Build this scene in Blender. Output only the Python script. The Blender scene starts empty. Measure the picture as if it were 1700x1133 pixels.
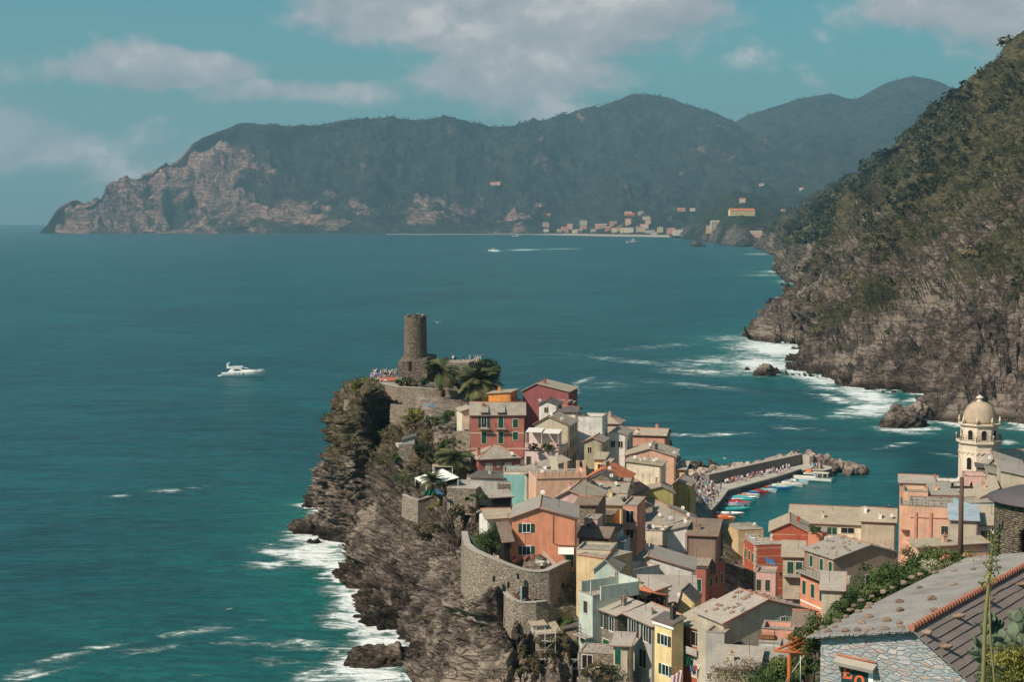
import bpy, bmesh, math, random
import numpy as np
from mathutils import Vector, Matrix
R = math.radians
random.seed(7); rng = np.random.default_rng(11)
SC = bpy.context.scene
COL = SC.collection

# ---------------------------------------------------------------- camera, sky, sun, exposure
F = 2700.0                       # focal length in pixels of the 1700 px wide photograph
CAMZ = 70.0
PITCH = math.atan((566.5 - 357.0) / F)
cd = bpy.data.cameras.new('camera'); cam = bpy.data.objects.new('camera', cd); COL.objects.link(cam)
cd.sensor_width = 36; cd.lens = F / 1700 * 36; cd.clip_start = 1; cd.clip_end = 60000
cam.location = (0, 0, CAMZ); cam.rotation_euler = (math.pi / 2 - PITCH, 0, 0)
SC.camera = cam
SC.view_settings.view_transform = 'Standard'; SC.view_settings.look = 'None'
SC.view_settings.exposure = EXPOSURE = 0.30; SC.view_settings.gamma = 1

SUN_EL, SUN_AZ = R(42), R(54)    # azimuth: left of the direction straight back to the camera
sd = Vector((-math.cos(SUN_EL) * math.sin(SUN_AZ), -math.cos(SUN_EL) * math.cos(SUN_AZ), math.sin(SUN_EL)))
sl = bpy.data.lights.new('sun', 'SUN'); sl.energy = 4.6; sl.angle = R(0.5); sl.color = (1.0, 0.88, 0.74)
so = bpy.data.objects.new('sun', sl); COL.objects.link(so)
so.rotation_euler = sd.to_track_quat('Z', 'Y').to_euler()

class N:
    """small helper for node trees"""
    def __init__(s, tree): s.t = tree; s.n = tree.nodes; s.l = tree.links
    def add(s, typ, **kw):
        n = s.n.new(typ)
        ins = kw.pop('ins', {})
        for k, v in kw.items(): setattr(n, k, v)
        for k, v in ins.items(): s.put(n.inputs[k], v)
        return n
    def put(s, sock, v):
        if isinstance(v, bpy.types.NodeSocket): s.l.new(v, sock)
        elif isinstance(v, bpy.types.Node): s.l.new(v.outputs[0], sock)
        else: sock.default_value = v
    def math(s, op, a, b=0.0, c=0.0, clamp=False):
        n = s.n.new('ShaderNodeMath'); n.operation = op; n.use_clamp = clamp
        s.put(n.inputs[0], a); s.put(n.inputs[1], b); s.put(n.inputs[2], c); return n.outputs[0]
    def mix(s, f, a, b, mode='MIX'):
        n = s.n.new('ShaderNodeMix'); n.data_type = 'RGBA'; n.blend_type = mode
        s.put(n.inputs[0], f); s.put(n.inputs[6], c4(a)); s.put(n.inputs[7], c4(b)); return n.outputs[2]
    def noise(s, vec, scale, detail=4, rough=0.55, dist=0.0):
        n = s.add('ShaderNodeTexNoise', ins={'Scale': scale, 'Detail': detail, 'Roughness': rough, 'Distortion': dist})
        if vec is not None: s.put(n.inputs['Vector'], vec)
        return n.outputs[0]
    def ramp(s, fac, stops, interp='LINEAR'):
        n = s.n.new('ShaderNodeValToRGB'); n.color_ramp.interpolation = interp
        el = n.color_ramp.elements
        while len(el) < len(stops): el.new(0.5)
        for e, (p, c) in zip(el, stops): e.position = p; e.color = c4(c)
        s.put(n.inputs[0], fac); return n.outputs[0]
    def step(s, v, a, b):
        n = s.n.new('ShaderNodeMapRange'); n.interpolation_type = 'SMOOTHSTEP'
        s.put(n.inputs[0], v); n.inputs[1].default_value = a; n.inputs[2].default_value = b; return n.outputs[0]
    def mapping(s, vec, scale=(1, 1, 1), rot=(0, 0, 0), loc=(0, 0, 0)):
        n = s.n.new('ShaderNodeMapping'); s.put(n.inputs[0], vec)
        n.inputs['Scale'].default_value = scale; n.inputs['Rotation'].default_value = rot; n.inputs['Location'].default_value = loc
        return n.outputs[0]
def c4(c):
    if isinstance(c, (bpy.types.NodeSocket, bpy.types.Node)): return c
    if isinstance(c, (int, float)): return (c, c, c, 1)
    return tuple(c) if len(c) == 4 else (*c, 1)

def build_world():
    w = bpy.data.worlds.new("World"); SC.world = w; w.use_nodes = True
    n = N(w.node_tree); w.node_tree.nodes.clear()
    sky = n.add('ShaderNodeTexSky', sky_type='NISHITA', sun_disc=False, sun_elevation=SUN_EL,
                sun_rotation=math.pi + SUN_AZ, altitude=50, air_density=1.0, dust_density=1.2, ozone_density=1.0)
    tc = n.add('ShaderNodeTexCoord')
    sep = n.add('ShaderNodeSeparateXYZ', ins={0: tc.outputs['Generated']})
    u = n.math('ARCTAN2', sep.outputs[0], sep.outputs[1])           # azimuth from +Y
    v = n.math('ARCSINE', sep.outputs[2])
    comb = n.add('ShaderNodeCombineXYZ', ins={0: u, 1: n.math('MULTIPLY', v, 1.35)})
    warp = n.add('ShaderNodeTexNoise', ins={'Vector': comb.outputs[0], 'Scale': 9.0, 'Detail': 3.0})
    wv = n.add('ShaderNodeVectorMath', operation='MULTIPLY_ADD', ins={0: warp.outputs[1], 1: (0.05, 0.05, 0.0), 2: comb.outputs[0]})
    big = n.noise(wv.outputs[0], 11.0, 12, 0.60)
    # banks of cloud, as they stand round the horizon: azimuth, elevation, half sizes, strength (radians)
    banks = [(-0.045, 0.120, 0.085, 0.024, 1.0), (0.035, 0.113, 0.085, 0.030, 1.0), (0.015, 0.086, 0.085, 0.020, .95), (0.085, 0.125, 0.045, 0.02, .9),
             (0.03, 0.064, 0.06, 0.012, 0.6), (-0.01, 0.155, 0.12, 0.03, 0.6),
             (-0.205, 0.086, 0.060, 0.011, 1.0), (-0.130, 0.075, 0.065, 0.010, 0.85),
             (-0.32, 0.040, 0.13, 0.020, 0.9), (-0.24, 0.030, 0.07, 0.016, 0.6), (0.24, 0.122, 0.05, 0.02, 0.8), (0.33, 0.115, 0.09, 0.028, 0.9),
             (0.16, 0.085, 0.09, 0.020, 0.0)]
    # elsewhere in the sky: two wide banks so that other directions hold cloud as well
    banks += [(1.4, 0.35, 0.6, 0.16, 0.8), (-1.5, 0.4, 0.5, 0.15, 0.8), (2.8, 0.5, 0.7, 0.2, 0.7)]
    dens = 0.0; low = 0.0
    for (cu, cv, su, sv, a) in banks:
        du = n.math('DIVIDE', n.math('SUBTRACT', u, cu), su); dv = n.math('DIVIDE', n.math('SUBTRACT', v, cv), sv)
        r2 = n.math('ADD', n.math('MULTIPLY', du, du), n.math('MULTIPLY', dv, dv))
        g = n.math('MULTIPLY', n.math('EXPONENT', n.math('MULTIPLY', r2, -0.8)), a)
        dens = n.math('MAXIMUM', dens, g)
        low = n.math('MAXIMUM', low, n.math('MULTIPLY', n.math('EXPONENT', n.math('MULTIPLY', r2, -1.2)), n.math('MULTIPLY_ADD', dv, 0.4, 0.5)))
    fine = n.noise(wv.outputs[0], 30.0, 8, 0.6)
    d = n.math('ADD', n.math('MULTIPLY_ADD', big, 2.6, -1.55), n.math('ADD', n.math('MULTIPLY', dens, 1.25), n.math('MULTIPLY_ADD', fine, 0.35, -0.175)))
    mask = n.step(d, 0.06, 0.58)
    # billows: tops lighter where the density falls off towards the sun's side
    off = n.add('ShaderNodeVectorMath', operation='ADD', ins={0: wv.outputs[0], 1: (-0.008, 0.020, 0.0)})
    big2 = n.noise(off.outputs[0], 11.0, 12, 0.60)
    lit = n.math('MULTIPLY_ADD', n.math('SUBTRACT', big, big2), 4.2, 0.5, clamp=True)
    lit = n.math('MULTIPLY_ADD', lit, 0.6, n.math('MULTIPLY', low, 0.45), clamp=True)
    ccol = n.ramp(lit, [(0.0, CLOUD_LO), (0.55, CLOUD_MID), (1.0, CLOUD_HI)])
    skyc = n.mix(1.0, sky.outputs[0], SKY_TINT, 'MULTIPLY')
    hz = n.step(v, 0.16, -0.01)
    skyc = n.mix(n.math('MULTIPLY', hz, 0.6), skyc, SKY_HORIZON)
    fin = n.mix(n.math('MULTIPLY', mask, 0.93), skyc, ccol)
    bg = n.add('ShaderNodeBackground', ins={'Color': fin, 'Strength': SKY_STRENGTH})
    out = n.add('ShaderNodeOutputWorld', ins={0: bg.outputs[0]})
SKY_STRENGTH = 0.068
SKY_TINT = (0.40, 0.95, 0.92)
SKY_HORIZON = (1.9, 3.6, 4.1)
CLOUD_LO = (3.7, 4.1, 4.5); CLOUD_MID = (6.2, 6.0, 6.1); CLOUD_HI = (11.2, 9.8, 9.2)
build_world()

# ---------------------------------------------------------------- from photograph pixels to places
CP, SP = math.cos(PITCH), math.sin(PITCH)
def P(px, py, D):
    """the place seen at pixel (px, py) whose world Y is D"""
    a, b = px - 850.0, 566.5 - py
    y = CP * F + SP * b; z = -SP * F + CP * b
    k = D / y
    return Vector((a * k, D, CAMZ + z * k))
def S(px, py, z=0.0):
    a, b = px - 850.0, 566.5 - py
    y = CP * F + SP * b; dz = -SP * F + CP * b
    k = (z - CAMZ) / dz
    return Vector((a * k, y * k, z))
def pix(X, Y, Z):
    dx, dy, dz = X, Y, Z - CAMZ
    f = dy * CP - dz * SP; u = dy * SP + dz * CP
    return 850 + F * dx / f, 566.5 - F * u / f

# ---------------------------------------------------------------- numpy noise
_perm = rng.permutation(256); _perm = np.concatenate([_perm, _perm]); _val = rng.random(256) * 2 - 1
def vnoise(p):
    i = np.floor(p).astype(np.int64); f = p - i; f = f * f * f * (f * (f * 6 - 15) + 10)
    x, y, z = i[..., 0] & 255, i[..., 1] & 255, i[..., 2] & 255
    def h(a, b, c): return _val[_perm[_perm[_perm[a & 255] + (b & 255)] + (c & 255)] & 255]
    fx, fy, fz = f[..., 0], f[..., 1], f[..., 2]
    r = 0
    for dx in (0, 1):
        for dy in (0, 1):
            for dz in (0, 1):
                w = (fx if dx else 1 - fx) * (fy if dy else 1 - fy) * (fz if dz else 1 - fz)
                r = r + w * h(x + dx, y + dy, z + dz)
    return r
def fbm(p, octv=5, gain=0.5, lac=2.03):
    a, s = 1.0, 0; t = 0
    for k in range(octv):
        s = s + a * vnoise(p * lac ** k + 17.3 * k); t += a; a *= gain
    return s / t
def ridged(p, octv=5, gain=0.55, lac=2.1):
    a, s = 1.0, 0; t = 0
    for k in range(octv):
        s = s + a * (1 - np.abs(vnoise(p * lac ** k + 9.1 * k)) * 2); t += a; a *= gain
    return s / t
def plates(p):
    """cellular noise: a value per cell, and how close the next cell is (F2 - F1)"""
    sh = p.shape[:-1]; p = p.reshape(-1, 3); i0 = np.floor(p).astype(np.int64); f1 = np.full(len(p), 9.0); f2 = f1.copy(); val = np.zeros(len(p))
    def h(a, b, c, k): return _val[_perm[_perm[_perm[(a + k) & 255] + (b & 255)] + (c & 255)] & 255]
    for dx in (-1, 0, 1):
        for dy in (-1, 0, 1):
            for dz in (-1, 0, 1):
                a, b, c = i0[:, 0] + dx, i0[:, 1] + dy, i0[:, 2] + dz
                q = np.stack([a + .5 + .45 * h(a, b, c, 11), b + .5 + .45 * h(a, b, c, 57), c + .5 + .45 * h(a, b, c, 133)], 1)
                d = np.sqrt(((q - p) ** 2).sum(1)); m = d < f1
                f2 = np.where(m, f1, np.minimum(f2, d)); val = np.where(m, h(a, b, c, 201), val); f1 = np.where(m, d, f1)
    return val.reshape(sh), (f2 - f1).reshape(sh)
def frame(nrm, hint=(0.3, 1.0, 0.0)):
    nrm = np.array(nrm) / np.linalg.norm(nrm); t1 = np.cross(nrm, hint); t1 /= np.linalg.norm(t1); return t1, np.cross(nrm, t1), nrm
def sstep(x, a, b):
    t = np.clip((x - a) / (b - a), 0, 1); return t * t * (3 - 2 * t)

# ---------------------------------------------------------------- object helpers
def link(name, me, mat=None, parent=None, loc=None):
    o = bpy.data.objects.new(name, me); COL.objects.link(o)
    if mat is not None:
        for m in (mat if isinstance(mat, (list, tuple)) else [mat]): me.materials.append(m)
    if parent is not None: o.parent = parent
    if loc is not None: o.location = loc
    return o
def tag(o, label=None, cat=None, group=None, kind=None):
    if label: o['label'] = label
    if cat: o['category'] = cat
    if group: o['group'] = group
    if kind: o['kind'] = kind
    return o
def empty(name, loc, rz=0.0, label=None, cat=None, group=None):
    o = bpy.data.objects.new(name, None); COL.objects.link(o); o.empty_display_size = 0.5
    o.location = loc; o.rotation_euler = (0, 0, rz)
    return tag(o, label, cat, group)
def npmesh(name, V, Fq, smooth=True, attrs=None):
    """V (n,3); Fq (m,3 or 4) int"""
    V = np.asarray(V, dtype=np.float32); Fq = np.asarray(Fq, dtype=np.int32)
    me = bpy.data.meshes.new(name); k = Fq.shape[1]
    me.vertices.add(len(V)); me.vertices.foreach_set('co', V.ravel())
    me.loops.add(Fq.size); me.loops.foreach_set('vertex_index', Fq.ravel())
    me.polygons.add(len(Fq)); me.polygons.foreach_set('loop_start', np.arange(0, Fq.size, k, dtype=np.int32))
    me.polygons.foreach_set('loop_total', np.full(len(Fq), k, dtype=np.int32))
    me.polygons.foreach_set('use_smooth', np.full(len(Fq), smooth, dtype=bool))
    me.update(calc_edges=True); me.validate()
    for an, arr in (attrs or {}).items():
        at = me.attributes.new(an, 'FLOAT', 'POINT'); at.data.foreach_set('value', np.asarray(arr, dtype=np.float32).ravel())
    return me
def grid_faces(n, m, closed=False):
    i, j = np.meshgrid(np.arange(n - 1), np.arange(m - 1), indexing='ij'); a = (i * m + j).ravel()
    return np.stack([a, a + m, a + m + 1, a + 1], 1)
def catmull(pts, n):
    """resample a polyline (k,d) to n points through a centripetal-ish spline, uniform in the index"""
    pts = np.asarray(pts, float); k = len(pts)
    t = np.linspace(0, k - 1, n); i = np.clip(t.astype(int), 0, k - 2); f = (t - i)[:, None]
    p0 = pts[np.clip(i - 1, 0, k - 1)]; p1 = pts[i]; p2 = pts[i + 1]; p3 = pts[np.clip(i + 2, 0, k - 1)]
    sh = (Ellipsis,) 
    f = f.reshape((-1,) + (1,) * (pts.ndim - 1))
    return 0.5 * (2 * p1 + (p2 - p0) * f + (2 * p0 - 5 * p1 + 4 * p2 - p3) * f ** 2 + (3 * p1 - p0 - 3 * p2 + p3) * f ** 3)
def arclen(pts, n):
    pts = np.asarray(pts, float); d = np.r_[0, np.cumsum(np.linalg.norm(np.diff(pts, axis=0), axis=1))]
    t = np.linspace(0, d[-1], n)
    return np.stack([np.interp(t, d, pts[:, k]) for k in range(pts.shape[1])], 1)
def loft(sections, nu, nv, k=14):
    A = np.stack([arclen(s, k) for s in sections])           # (sections, k, 3)
    A = catmull(A, nu)                                       # across sections
    B = catmull(np.swapaxes(A, 0, 1), nv)                    # along sections
    return np.swapaxes(B, 0, 1)                              # (nu, nv, 3)
def gnormals(G):
    du = np.gradient(G, axis=0); dv = np.gradient(G, axis=1)
    n = np.cross(du, dv); return n / (np.linalg.norm(n, axis=2, keepdims=True) + 1e-9)

# ---------------------------------------------------------------- materials
MATS = {}
def mat(name, fn):
    if name not in MATS:
        m = bpy.data.materials.new(name); m.use_nodes = True; n = N(m.node_tree); m.node_tree.nodes.clear()
        bsdf = n.add('ShaderNodeBsdfPrincipled'); out = n.add('ShaderNodeOutputMaterial', ins={0: bsdf.outputs[0]})
        bsdf.inputs['Roughness'].default_value = 0.85; bsdf.inputs['Specular IOR Level'].default_value = 0.25
        fn(n, bsdf); MATS[name] = m
    return MATS[name]
def bump(n, b, h, strength=0.5, dist=0.1):
    bn = n.add('ShaderNodeBump', ins={'Height': h, 'Strength': strength, 'Distance': dist}); n.l.new(bn.outputs[0], b.inputs['Normal'])
def flat(name, col, rough=0.8, spec=0.25, metal=0.0, var=0.12, scale=3.0):
    def f(n, b):
        tc = n.add('ShaderNodeTexCoord'); k = n.noise(tc.outputs['Object'], scale, 3)
        v = n.math('MULTIPLY_ADD', k, 2 * var, 1 - var)
        n.put(b.inputs['Base Color'], n.mix(1.0, col, v, 'MULTIPLY')); b.inputs['Roughness'].default_value = rough
        b.inputs['Specular IOR Level'].default_value = spec; b.inputs['Metallic'].default_value = metal
    return mat(name, f)
def attr(n, nm): return n.add('ShaderNodeAttribute', attribute_name=nm).outputs['Fac']
def geo_pos(n): return n.add('ShaderNodeNewGeometry').outputs['Position']
# ---------------------------------------------------------------- rock and scrub ground (shared look)
def rock_mat(name, lo, mid, hi, veg1, veg2, scale=1.0, strat=(0.5, 0.1, 0.86), sfreq=0.8, wet=True, vegsharp=0.12, bd=0.6, patch=None, ck=0.5):
    def f(n, b):
        p = geo_pos(n)
        ps = n.mapping(p, scale=(scale,) * 3)
        d = n.add('ShaderNodeVectorMath', operation='DOT_PRODUCT', ins={0: ps, 1: strat}).outputs['Value']
        w = n.noise(ps, 0.11, 4, 0.6)
        s1 = n.math('ADD', d, n.math('MULTIPLY', w, 6.0))
        cs = n.add('ShaderNodeCombineXYZ', ins={0: n.math('MULTIPLY', s1, sfreq), 1: n.noise(ps, 0.05, 2)})
        lay = n.noise(cs.outputs[0], 1.6, 6, 0.7)
        blot = n.noise(ps, 0.22, 8, 0.65)
        crack = n.noise(ps, 1.1, 6, 0.75, 0.6)
        k = n.math('ADD', n.math('MULTIPLY', lay, 0.45), n.math('MULTIPLY', blot, 0.55))
        k = n.math('ADD', n.math('MULTIPLY', k, 0.62), n.math('MULTIPLY', crack, 0.38))
        rc = n.ramp(k, [(0.40, lo), (0.50, mid), (0.61, hi)])
        if patch is not None:
            rc = n.mix(n.step(n.noise(ps, 0.06, 4, 0.6), 0.52, 0.62), rc, n.mix(k, patch, hi))
        vn = n.noise(ps, 0.45, 8, 0.7)
        vm = n.math('ADD', attr(n, 'veg'), n.math('MULTIPLY_ADD', vn, 1.2, -0.6))
        vm = n.step(vm, 0.5 - vegsharp, 0.5 + vegsharp)
        vc = n.mix(n.step(n.noise(ps, 0.3, 6, 0.7), 0.38, 0.62), veg1, veg2)
        colr = n.mix(vm, rc, vc)
        if wet:
            sz = n.add('ShaderNodeSeparateXYZ', ins={0: p}).outputs[2]
            wl = n.math('ADD', sz, n.math('MULTIPLY_ADD', n.noise(ps, 0.2, 3), 5.0, -2.5))
            colr = n.mix(n.math('SUBTRACT', 1.0, n.step(wl, 1.0, 4.0)), colr, n.mix(1.0, colr, (0.33, 0.30, 0.28), 'MULTIPLY'))
        wq = n.add('ShaderNodeTexNoise', ins={'Vector': ps, 'Scale': 0.5, 'Detail': 3.0})
        cq = n.add('ShaderNodeVectorMath', operation='MULTIPLY_ADD', ins={0: wq.outputs[1], 1: (1.6, 1.6, 1.2), 2: ps}).outputs[0]
        vo = n.add('ShaderNodeTexVoronoi', feature='DISTANCE_TO_EDGE', ins={'Vector': n.mapping(cq, rot=(0, R(38), R(10)), scale=(0.22, 0.3, 1.5)), 'Scale': 1.0, 'Randomness': 1.0})
        crk = n.step(vo.outputs[0], 0.0, 0.07)
        colr = n.mix(n.math('MULTIPLY', n.math('SUBTRACT', 1.0, crk), n.math('MULTIPLY', n.math('MULTIPLY_ADD', vm, -0.9, 1.0), n.math('MULTIPLY', n.step(n.noise(ps, 0.12, 4, 0.6), 0.40, 0.62), ck * 1.5))), colr, n.mix(1.0, colr, (0.25, 0.23, 0.22), 'MULTIPLY'))
        n.put(b.inputs['Base Color'], colr)
        b.inputs['Roughness'].default_value = 0.9; b.inputs['Specular IOR Level'].default_value = 0.15
        h = n.math('ADD', n.math('MULTIPLY', lay, 0.7), n.math('ADD', n.math('MULTIPLY', crack, 0.4), n.math('MULTIPLY', crk, 0.5)))
        bump(n, b, n.math('ADD', h, n.math('MULTIPLY', n.math('MULTIPLY', vn, vm), 0.8)), 0.9, bd)
    return mat(name, f)

# ---------------------------------------------------------------- leaf clumps: many leaf-sized faces spread through each crown
def leaf_mesh(name, C, Rd, per, size, flat_=0.75, tint=None, shell=0.5):
    """C (n,3) centres, Rd (n,) or (n,3) radii; per leaves per clump"""
    C = np.asarray(C, float); n = len(C); Rd = np.asarray(Rd, float)
    if Rd.ndim == 1: Rd = np.stack([Rd, Rd, Rd * flat_], 1)
    d = rng.normal(size=(n, per, 3)); d /= np.linalg.norm(d, axis=2, keepdims=True)
    r = shell + (1 - shell) * rng.random((n, per, 1)) ** 0.5
    lump = 1 + 0.35 * vnoise(d * 1.7 + np.arange(n)[:, None, None] * 3.7)[..., None]
    p = C[:, None] + d * r * lump * Rd[:, None]
    nrm = d + rng.normal(scale=0.55, size=d.shape); nrm[..., 2] += 0.35; nrm /= np.linalg.norm(nrm, axis=2, keepdims=True)
    a = np.cross(nrm, rng.normal(size=d.shape)); a /= np.linalg.norm(a, axis=2, keepdims=True); b = np.cross(nrm, a)
    s = (np.broadcast_to(np.asarray(size, float).reshape(-1, 1, 1), (n, 1, 1)) * (0.6 + 0.8 * rng.random((n, per, 1))))
    q = np.stack([p - a * s, p + b * s * 0.6, p + a * s, p - b * s * 0.6], 2).reshape(-1, 3)
    Fq = np.arange(len(q)).reshape(-1, 4)
    t = rng.random(n) if tint is None else np.asarray(tint)
    tv = np.repeat(np.clip(t[:, None] + rng.normal(scale=0.10, size=(n, per)), 0, 1), 4)
    return npmesh(name, q, Fq, False, {'tint': tv})
def leaf_mat(name, cols):
    def f(n, b):
        c = n.ramp(attr(n, 'tint'), [(i / (len(cols) - 1), x) for i, x in enumerate(cols)])
        n.put(b.inputs['Base Color'], c); b.inputs['Roughness'].default_value = 0.7; b.inputs['Specular IOR Level'].default_value = 0.2
    return mat(name, f)

# ---------------------------------------------------------------- the far coast: cape, hills and the hill behind the bay
def skyl(x, pts):
    xs, ys = zip(*pts); return float(np.interp(x, xs, ys))
SKYA = [(55, 389), (70, 383), (82, 362), (100, 343), (122, 332), (150, 344), (170, 332), (190, 313), (215, 305), (240, 292), (270, 279), (300, 262), (318, 240), (345, 224), (372, 210), (400, 203),
        (440, 203), (480, 209), (510, 210), (540, 205), (600, 199), (650, 199), (700, 204), (740, 199), (790, 208), (830, 216), (880, 206),
        (930, 197), (980, 180), (1030, 163), (1065, 155), (1105, 158), (1150, 174), (1200, 193), (1240, 215), (1300, 262), (1360, 300), (1420, 330), (1500, 352), (1600, 372)]
def far_coast():
    secs = []
    for i, px in enumerate(np.r_[np.linspace(60, 400, 22), np.linspace(420, 1240, 34), np.linspace(1260, 1600, 8)]):
        ys = skyl(px, SKYA); t = (388 - ys)
        ysh = 387.5 if px < 800 else np.interp(px, [800, 950, 1150, 1300, 1600], [387.5, 389.5, 393, 396, 400])
        sh = S(px, ysh, 0)
        Dr = np.interp(px, [60, 300, 800, 1070, 1240, 1600], [6150, 6700, 7600, 8400, 8200, 7000])
        Dr = max(Dr, sh.y + t * 4)
        top = P(px, ys, Dr)
        pts = [np.array((sh.x, sh.y - 30, -12.0)), np.array(sh)]
        # steeper below (sea cliffs), gentler above; the valley floor behind the bay stays low
        bay = sstep(px, 860, 960) * (1 - sstep(px, 1300, 1400))
        for q in np.linspace(0.08, 1, 11):
            base = np.array(sh) * (1 - q) + np.array(top) * q
            prof = (1 - bay) * (0.72 * q ** 0.75 + 0.28 * q ** 1.4) + bay * q ** 1.7
            base[2] = top.z * prof; pts.append(base)
        bk = np.array(top); pts.append(bk * np.array((1.05, 1.08, 0.8)) ); pts.append(bk * np.array((1.15, 1.2, 0.1)))
        secs.append(np.array(pts))
    A = np.stack(secs)                                     # (s, k, 3) keep indices aligned so the ridge stays the ridge
    G = catmull(A, 760); G = np.swapaxes(catmull(np.swapaxes(G, 0, 1), 300), 0, 1)
    q = np.linspace(0, 1, 300)[None, :]
    P3 = G.copy(); P3[..., 2] *= 1.2
    e = ridged(P3 / 1050 + 3.1, 6) * 0.5 + ridged(P3 / 420 + 1.1, 5) * 0.35 + ridged(P3 / 150 + 8, 4) * 0.2 + fbm(P3 / 50, 4) * 0.12
    amp = 235 * sstep(q, 0.08, 0.32) * (1 - 0.86 * np.exp(-((q - 0.862) / 0.05) ** 2)) + 25 * sstep(q, 0.06, 0.12) * (1 - sstep(q, .55, .7))
    G[..., 2] += amp * (e - 0.45)
    PX = np.linspace(60, 1600, 760)[:, None] * 0 + np.array([pix(*p)[0] for p in G[:, 60]])[:, None]
    hh = G[..., 2]
    nz = gnormals(G)[..., 2]; nz = np.abs(nz)
    # bare rock on the sea cliffs of the cape, woods elsewhere
    capeR = 1 - sstep(PX + hh * 0.2, 400, 600)
    cliff = (1 - sstep(PX, 860, 910)) * (1 - sstep(hh, 90, 210) ) 
    rock = np.maximum(capeR * (1 - 0.42 * sstep(hh, 240, 400)) * 0.80, cliff * 0.70) + 0.85 * fbm(P3 / 120 + 5, 6) + 0.8 * (e - 0.5)
    rock = np.maximum(rock, 0.0)
    veg = np.clip(0.98 - rock, 0, 1)
    m = rock_mat('far_hill_ground', (0.05, 0.034, 0.030), (0.20, 0.118, 0.092), (0.40, 0.25, 0.195), (0.007, 0.014, 0.011), (0.034, 0.040, 0.022),
                 scale=0.045, strat=(0.55, 0.3, 0.6), sfreq=0.5, wet=False, bd=14, ck=0.25)
    me = npmesh('far_coast_hills', G.reshape(-1, 3), grid_faces(760, 300), True, {'veg': veg})
    tag(link('far_coast_hills', me, m), 'wooded hills and pink rock cape across the bay', 'hills', kind='structure')
    return G
GA = far_coast()
SKYB = [(1120, 300), (1180, 240), (1225, 197), (1240, 190), (1280, 176), (1330, 161), (1360, 157), (1395, 158), (1420, 166), (1440, 155), (1465, 142), (1490, 135), (1525, 132), (1555, 137), (1585, 147), (1640, 165), (1720, 190), (1900, 230)]
def back_hill():
    secs = []
    for px in np.linspace(1120, 1900, 30):
        ys = skyl(px, SKYB); top = P(px, ys, 9300); lo = P(px + 20, 392, 4700 if px > 1250 else 6200); lo.z = 2
        pts = []
        for q in np.linspace(0, 1, 10):
            b = np.array(lo) * (1 - q) + np.array(top) * q; b[2] = 2 + (top.z - 2) * q ** 1.25; pts.append(b)
        bk = np.array(top); pts.append(bk * np.array((1.05, 1.1, 0.7))); pts.append(bk * np.array((1.1, 1.2, 0.05)))
        secs.append(np.array(pts))
    G = catmull(np.stack(secs), 420); G = np.swapaxes(catmull(np.swapaxes(G, 0, 1), 260), 0, 1)
    q = np.linspace(0, 1, 260)[None, :]
    e = ridged(G / 1000 + 1.7, 6) * 0.7 + fbm(G / 130, 4) * 0.3
    G[..., 2] += 190 * sstep(q, 0.05, 0.3) * (1 - 0.85 * np.exp(-((q - 0.818) / 0.06) ** 2)) * (e - 0.4)
    veg = 0.9 - 0.35 * sstep(fbm(G / 300 + 4, 4), 0.10, 0.5) * sstep(G[..., 2], 250, 420)
    m = MATS['far_hill_ground']
    tag(link('back_hill', npmesh('back_hill', G.reshape(-1, 3), grid_faces(420, 260), True, {'veg': veg}), m), 'wooded double hill behind the bay town', 'hill', kind='structure')
    return G
GB = back_hill()
def convent_hill():
    # low promontory that closes the bay town, with the convent on it, and the slope behind
    secs = []
    top_y = [(1120, 392), (1150, 372), (1175, 350), (1195, 330), (1215, 322), (1245, 326), (1270, 334), (1300, 345), (1340, 352), (1400, 356)]
    sh_y = [(1120, 395), (1170, 400), (1200, 407), (1235, 410), (1262, 408), (1290, 412), (1400, 430)]
    for px in np.linspace(1120, 1400, 24):
        t = P(px, skyl(px, top_y), 4900); s = S(px, skyl(px, sh_y), 0)
        pts = [np.array((s.x, s.y - 15, -8.))]
        for q in np.linspace(0, 1, 8):
            b = np.array(s) * (1 - q) + np.array(t) * q; b[2] = t.z * q ** 0.6; pts.append(b)
        pts.append(np.array(t) * np.array((1.02, 1.06, 0.75))); pts.append(np.array((t.x * 1.05, t.y * 1.18, 5)))
        secs.append(np.array(pts))
    G = catmull(np.stack(secs), 240); G = np.swapaxes(catmull(np.swapaxes(G, 0, 1), 130), 0, 1)
    q = np.linspace(0, 1, 130)[None, :]
    G[..., 2] += 22 * sstep(q, 0.05, 0.2) * (ridged(G / 180, 5) - 0.4)
    veg = 0.80 - 0.55 * (1 - sstep(G[..., 2], 15, 70)) * (1 - sstep(fbm(G / 120, 3), -0.1, 0.3)) + 0 * q
    m = rock_mat('bay_hill_ground', (0.04, 0.032, 0.03), (0.11, 0.085, 0.07), (0.20, 0.155, 0.13), (0.010, 0.020, 0.011), (0.036, 0.044, 0.020),
                 scale=0.09, strat=(0.7, 0.3, 0.6), sfreq=0.5, wet=True, bd=5)
    tag(link('bay_hill', npmesh('bay_hill', G.reshape(-1, 3), grid_faces(240, 130), True, {'veg': veg}), m), 'low wooded promontory below the convent', 'hill', kind='structure')
    return G
GC = convent_hill()

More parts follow.
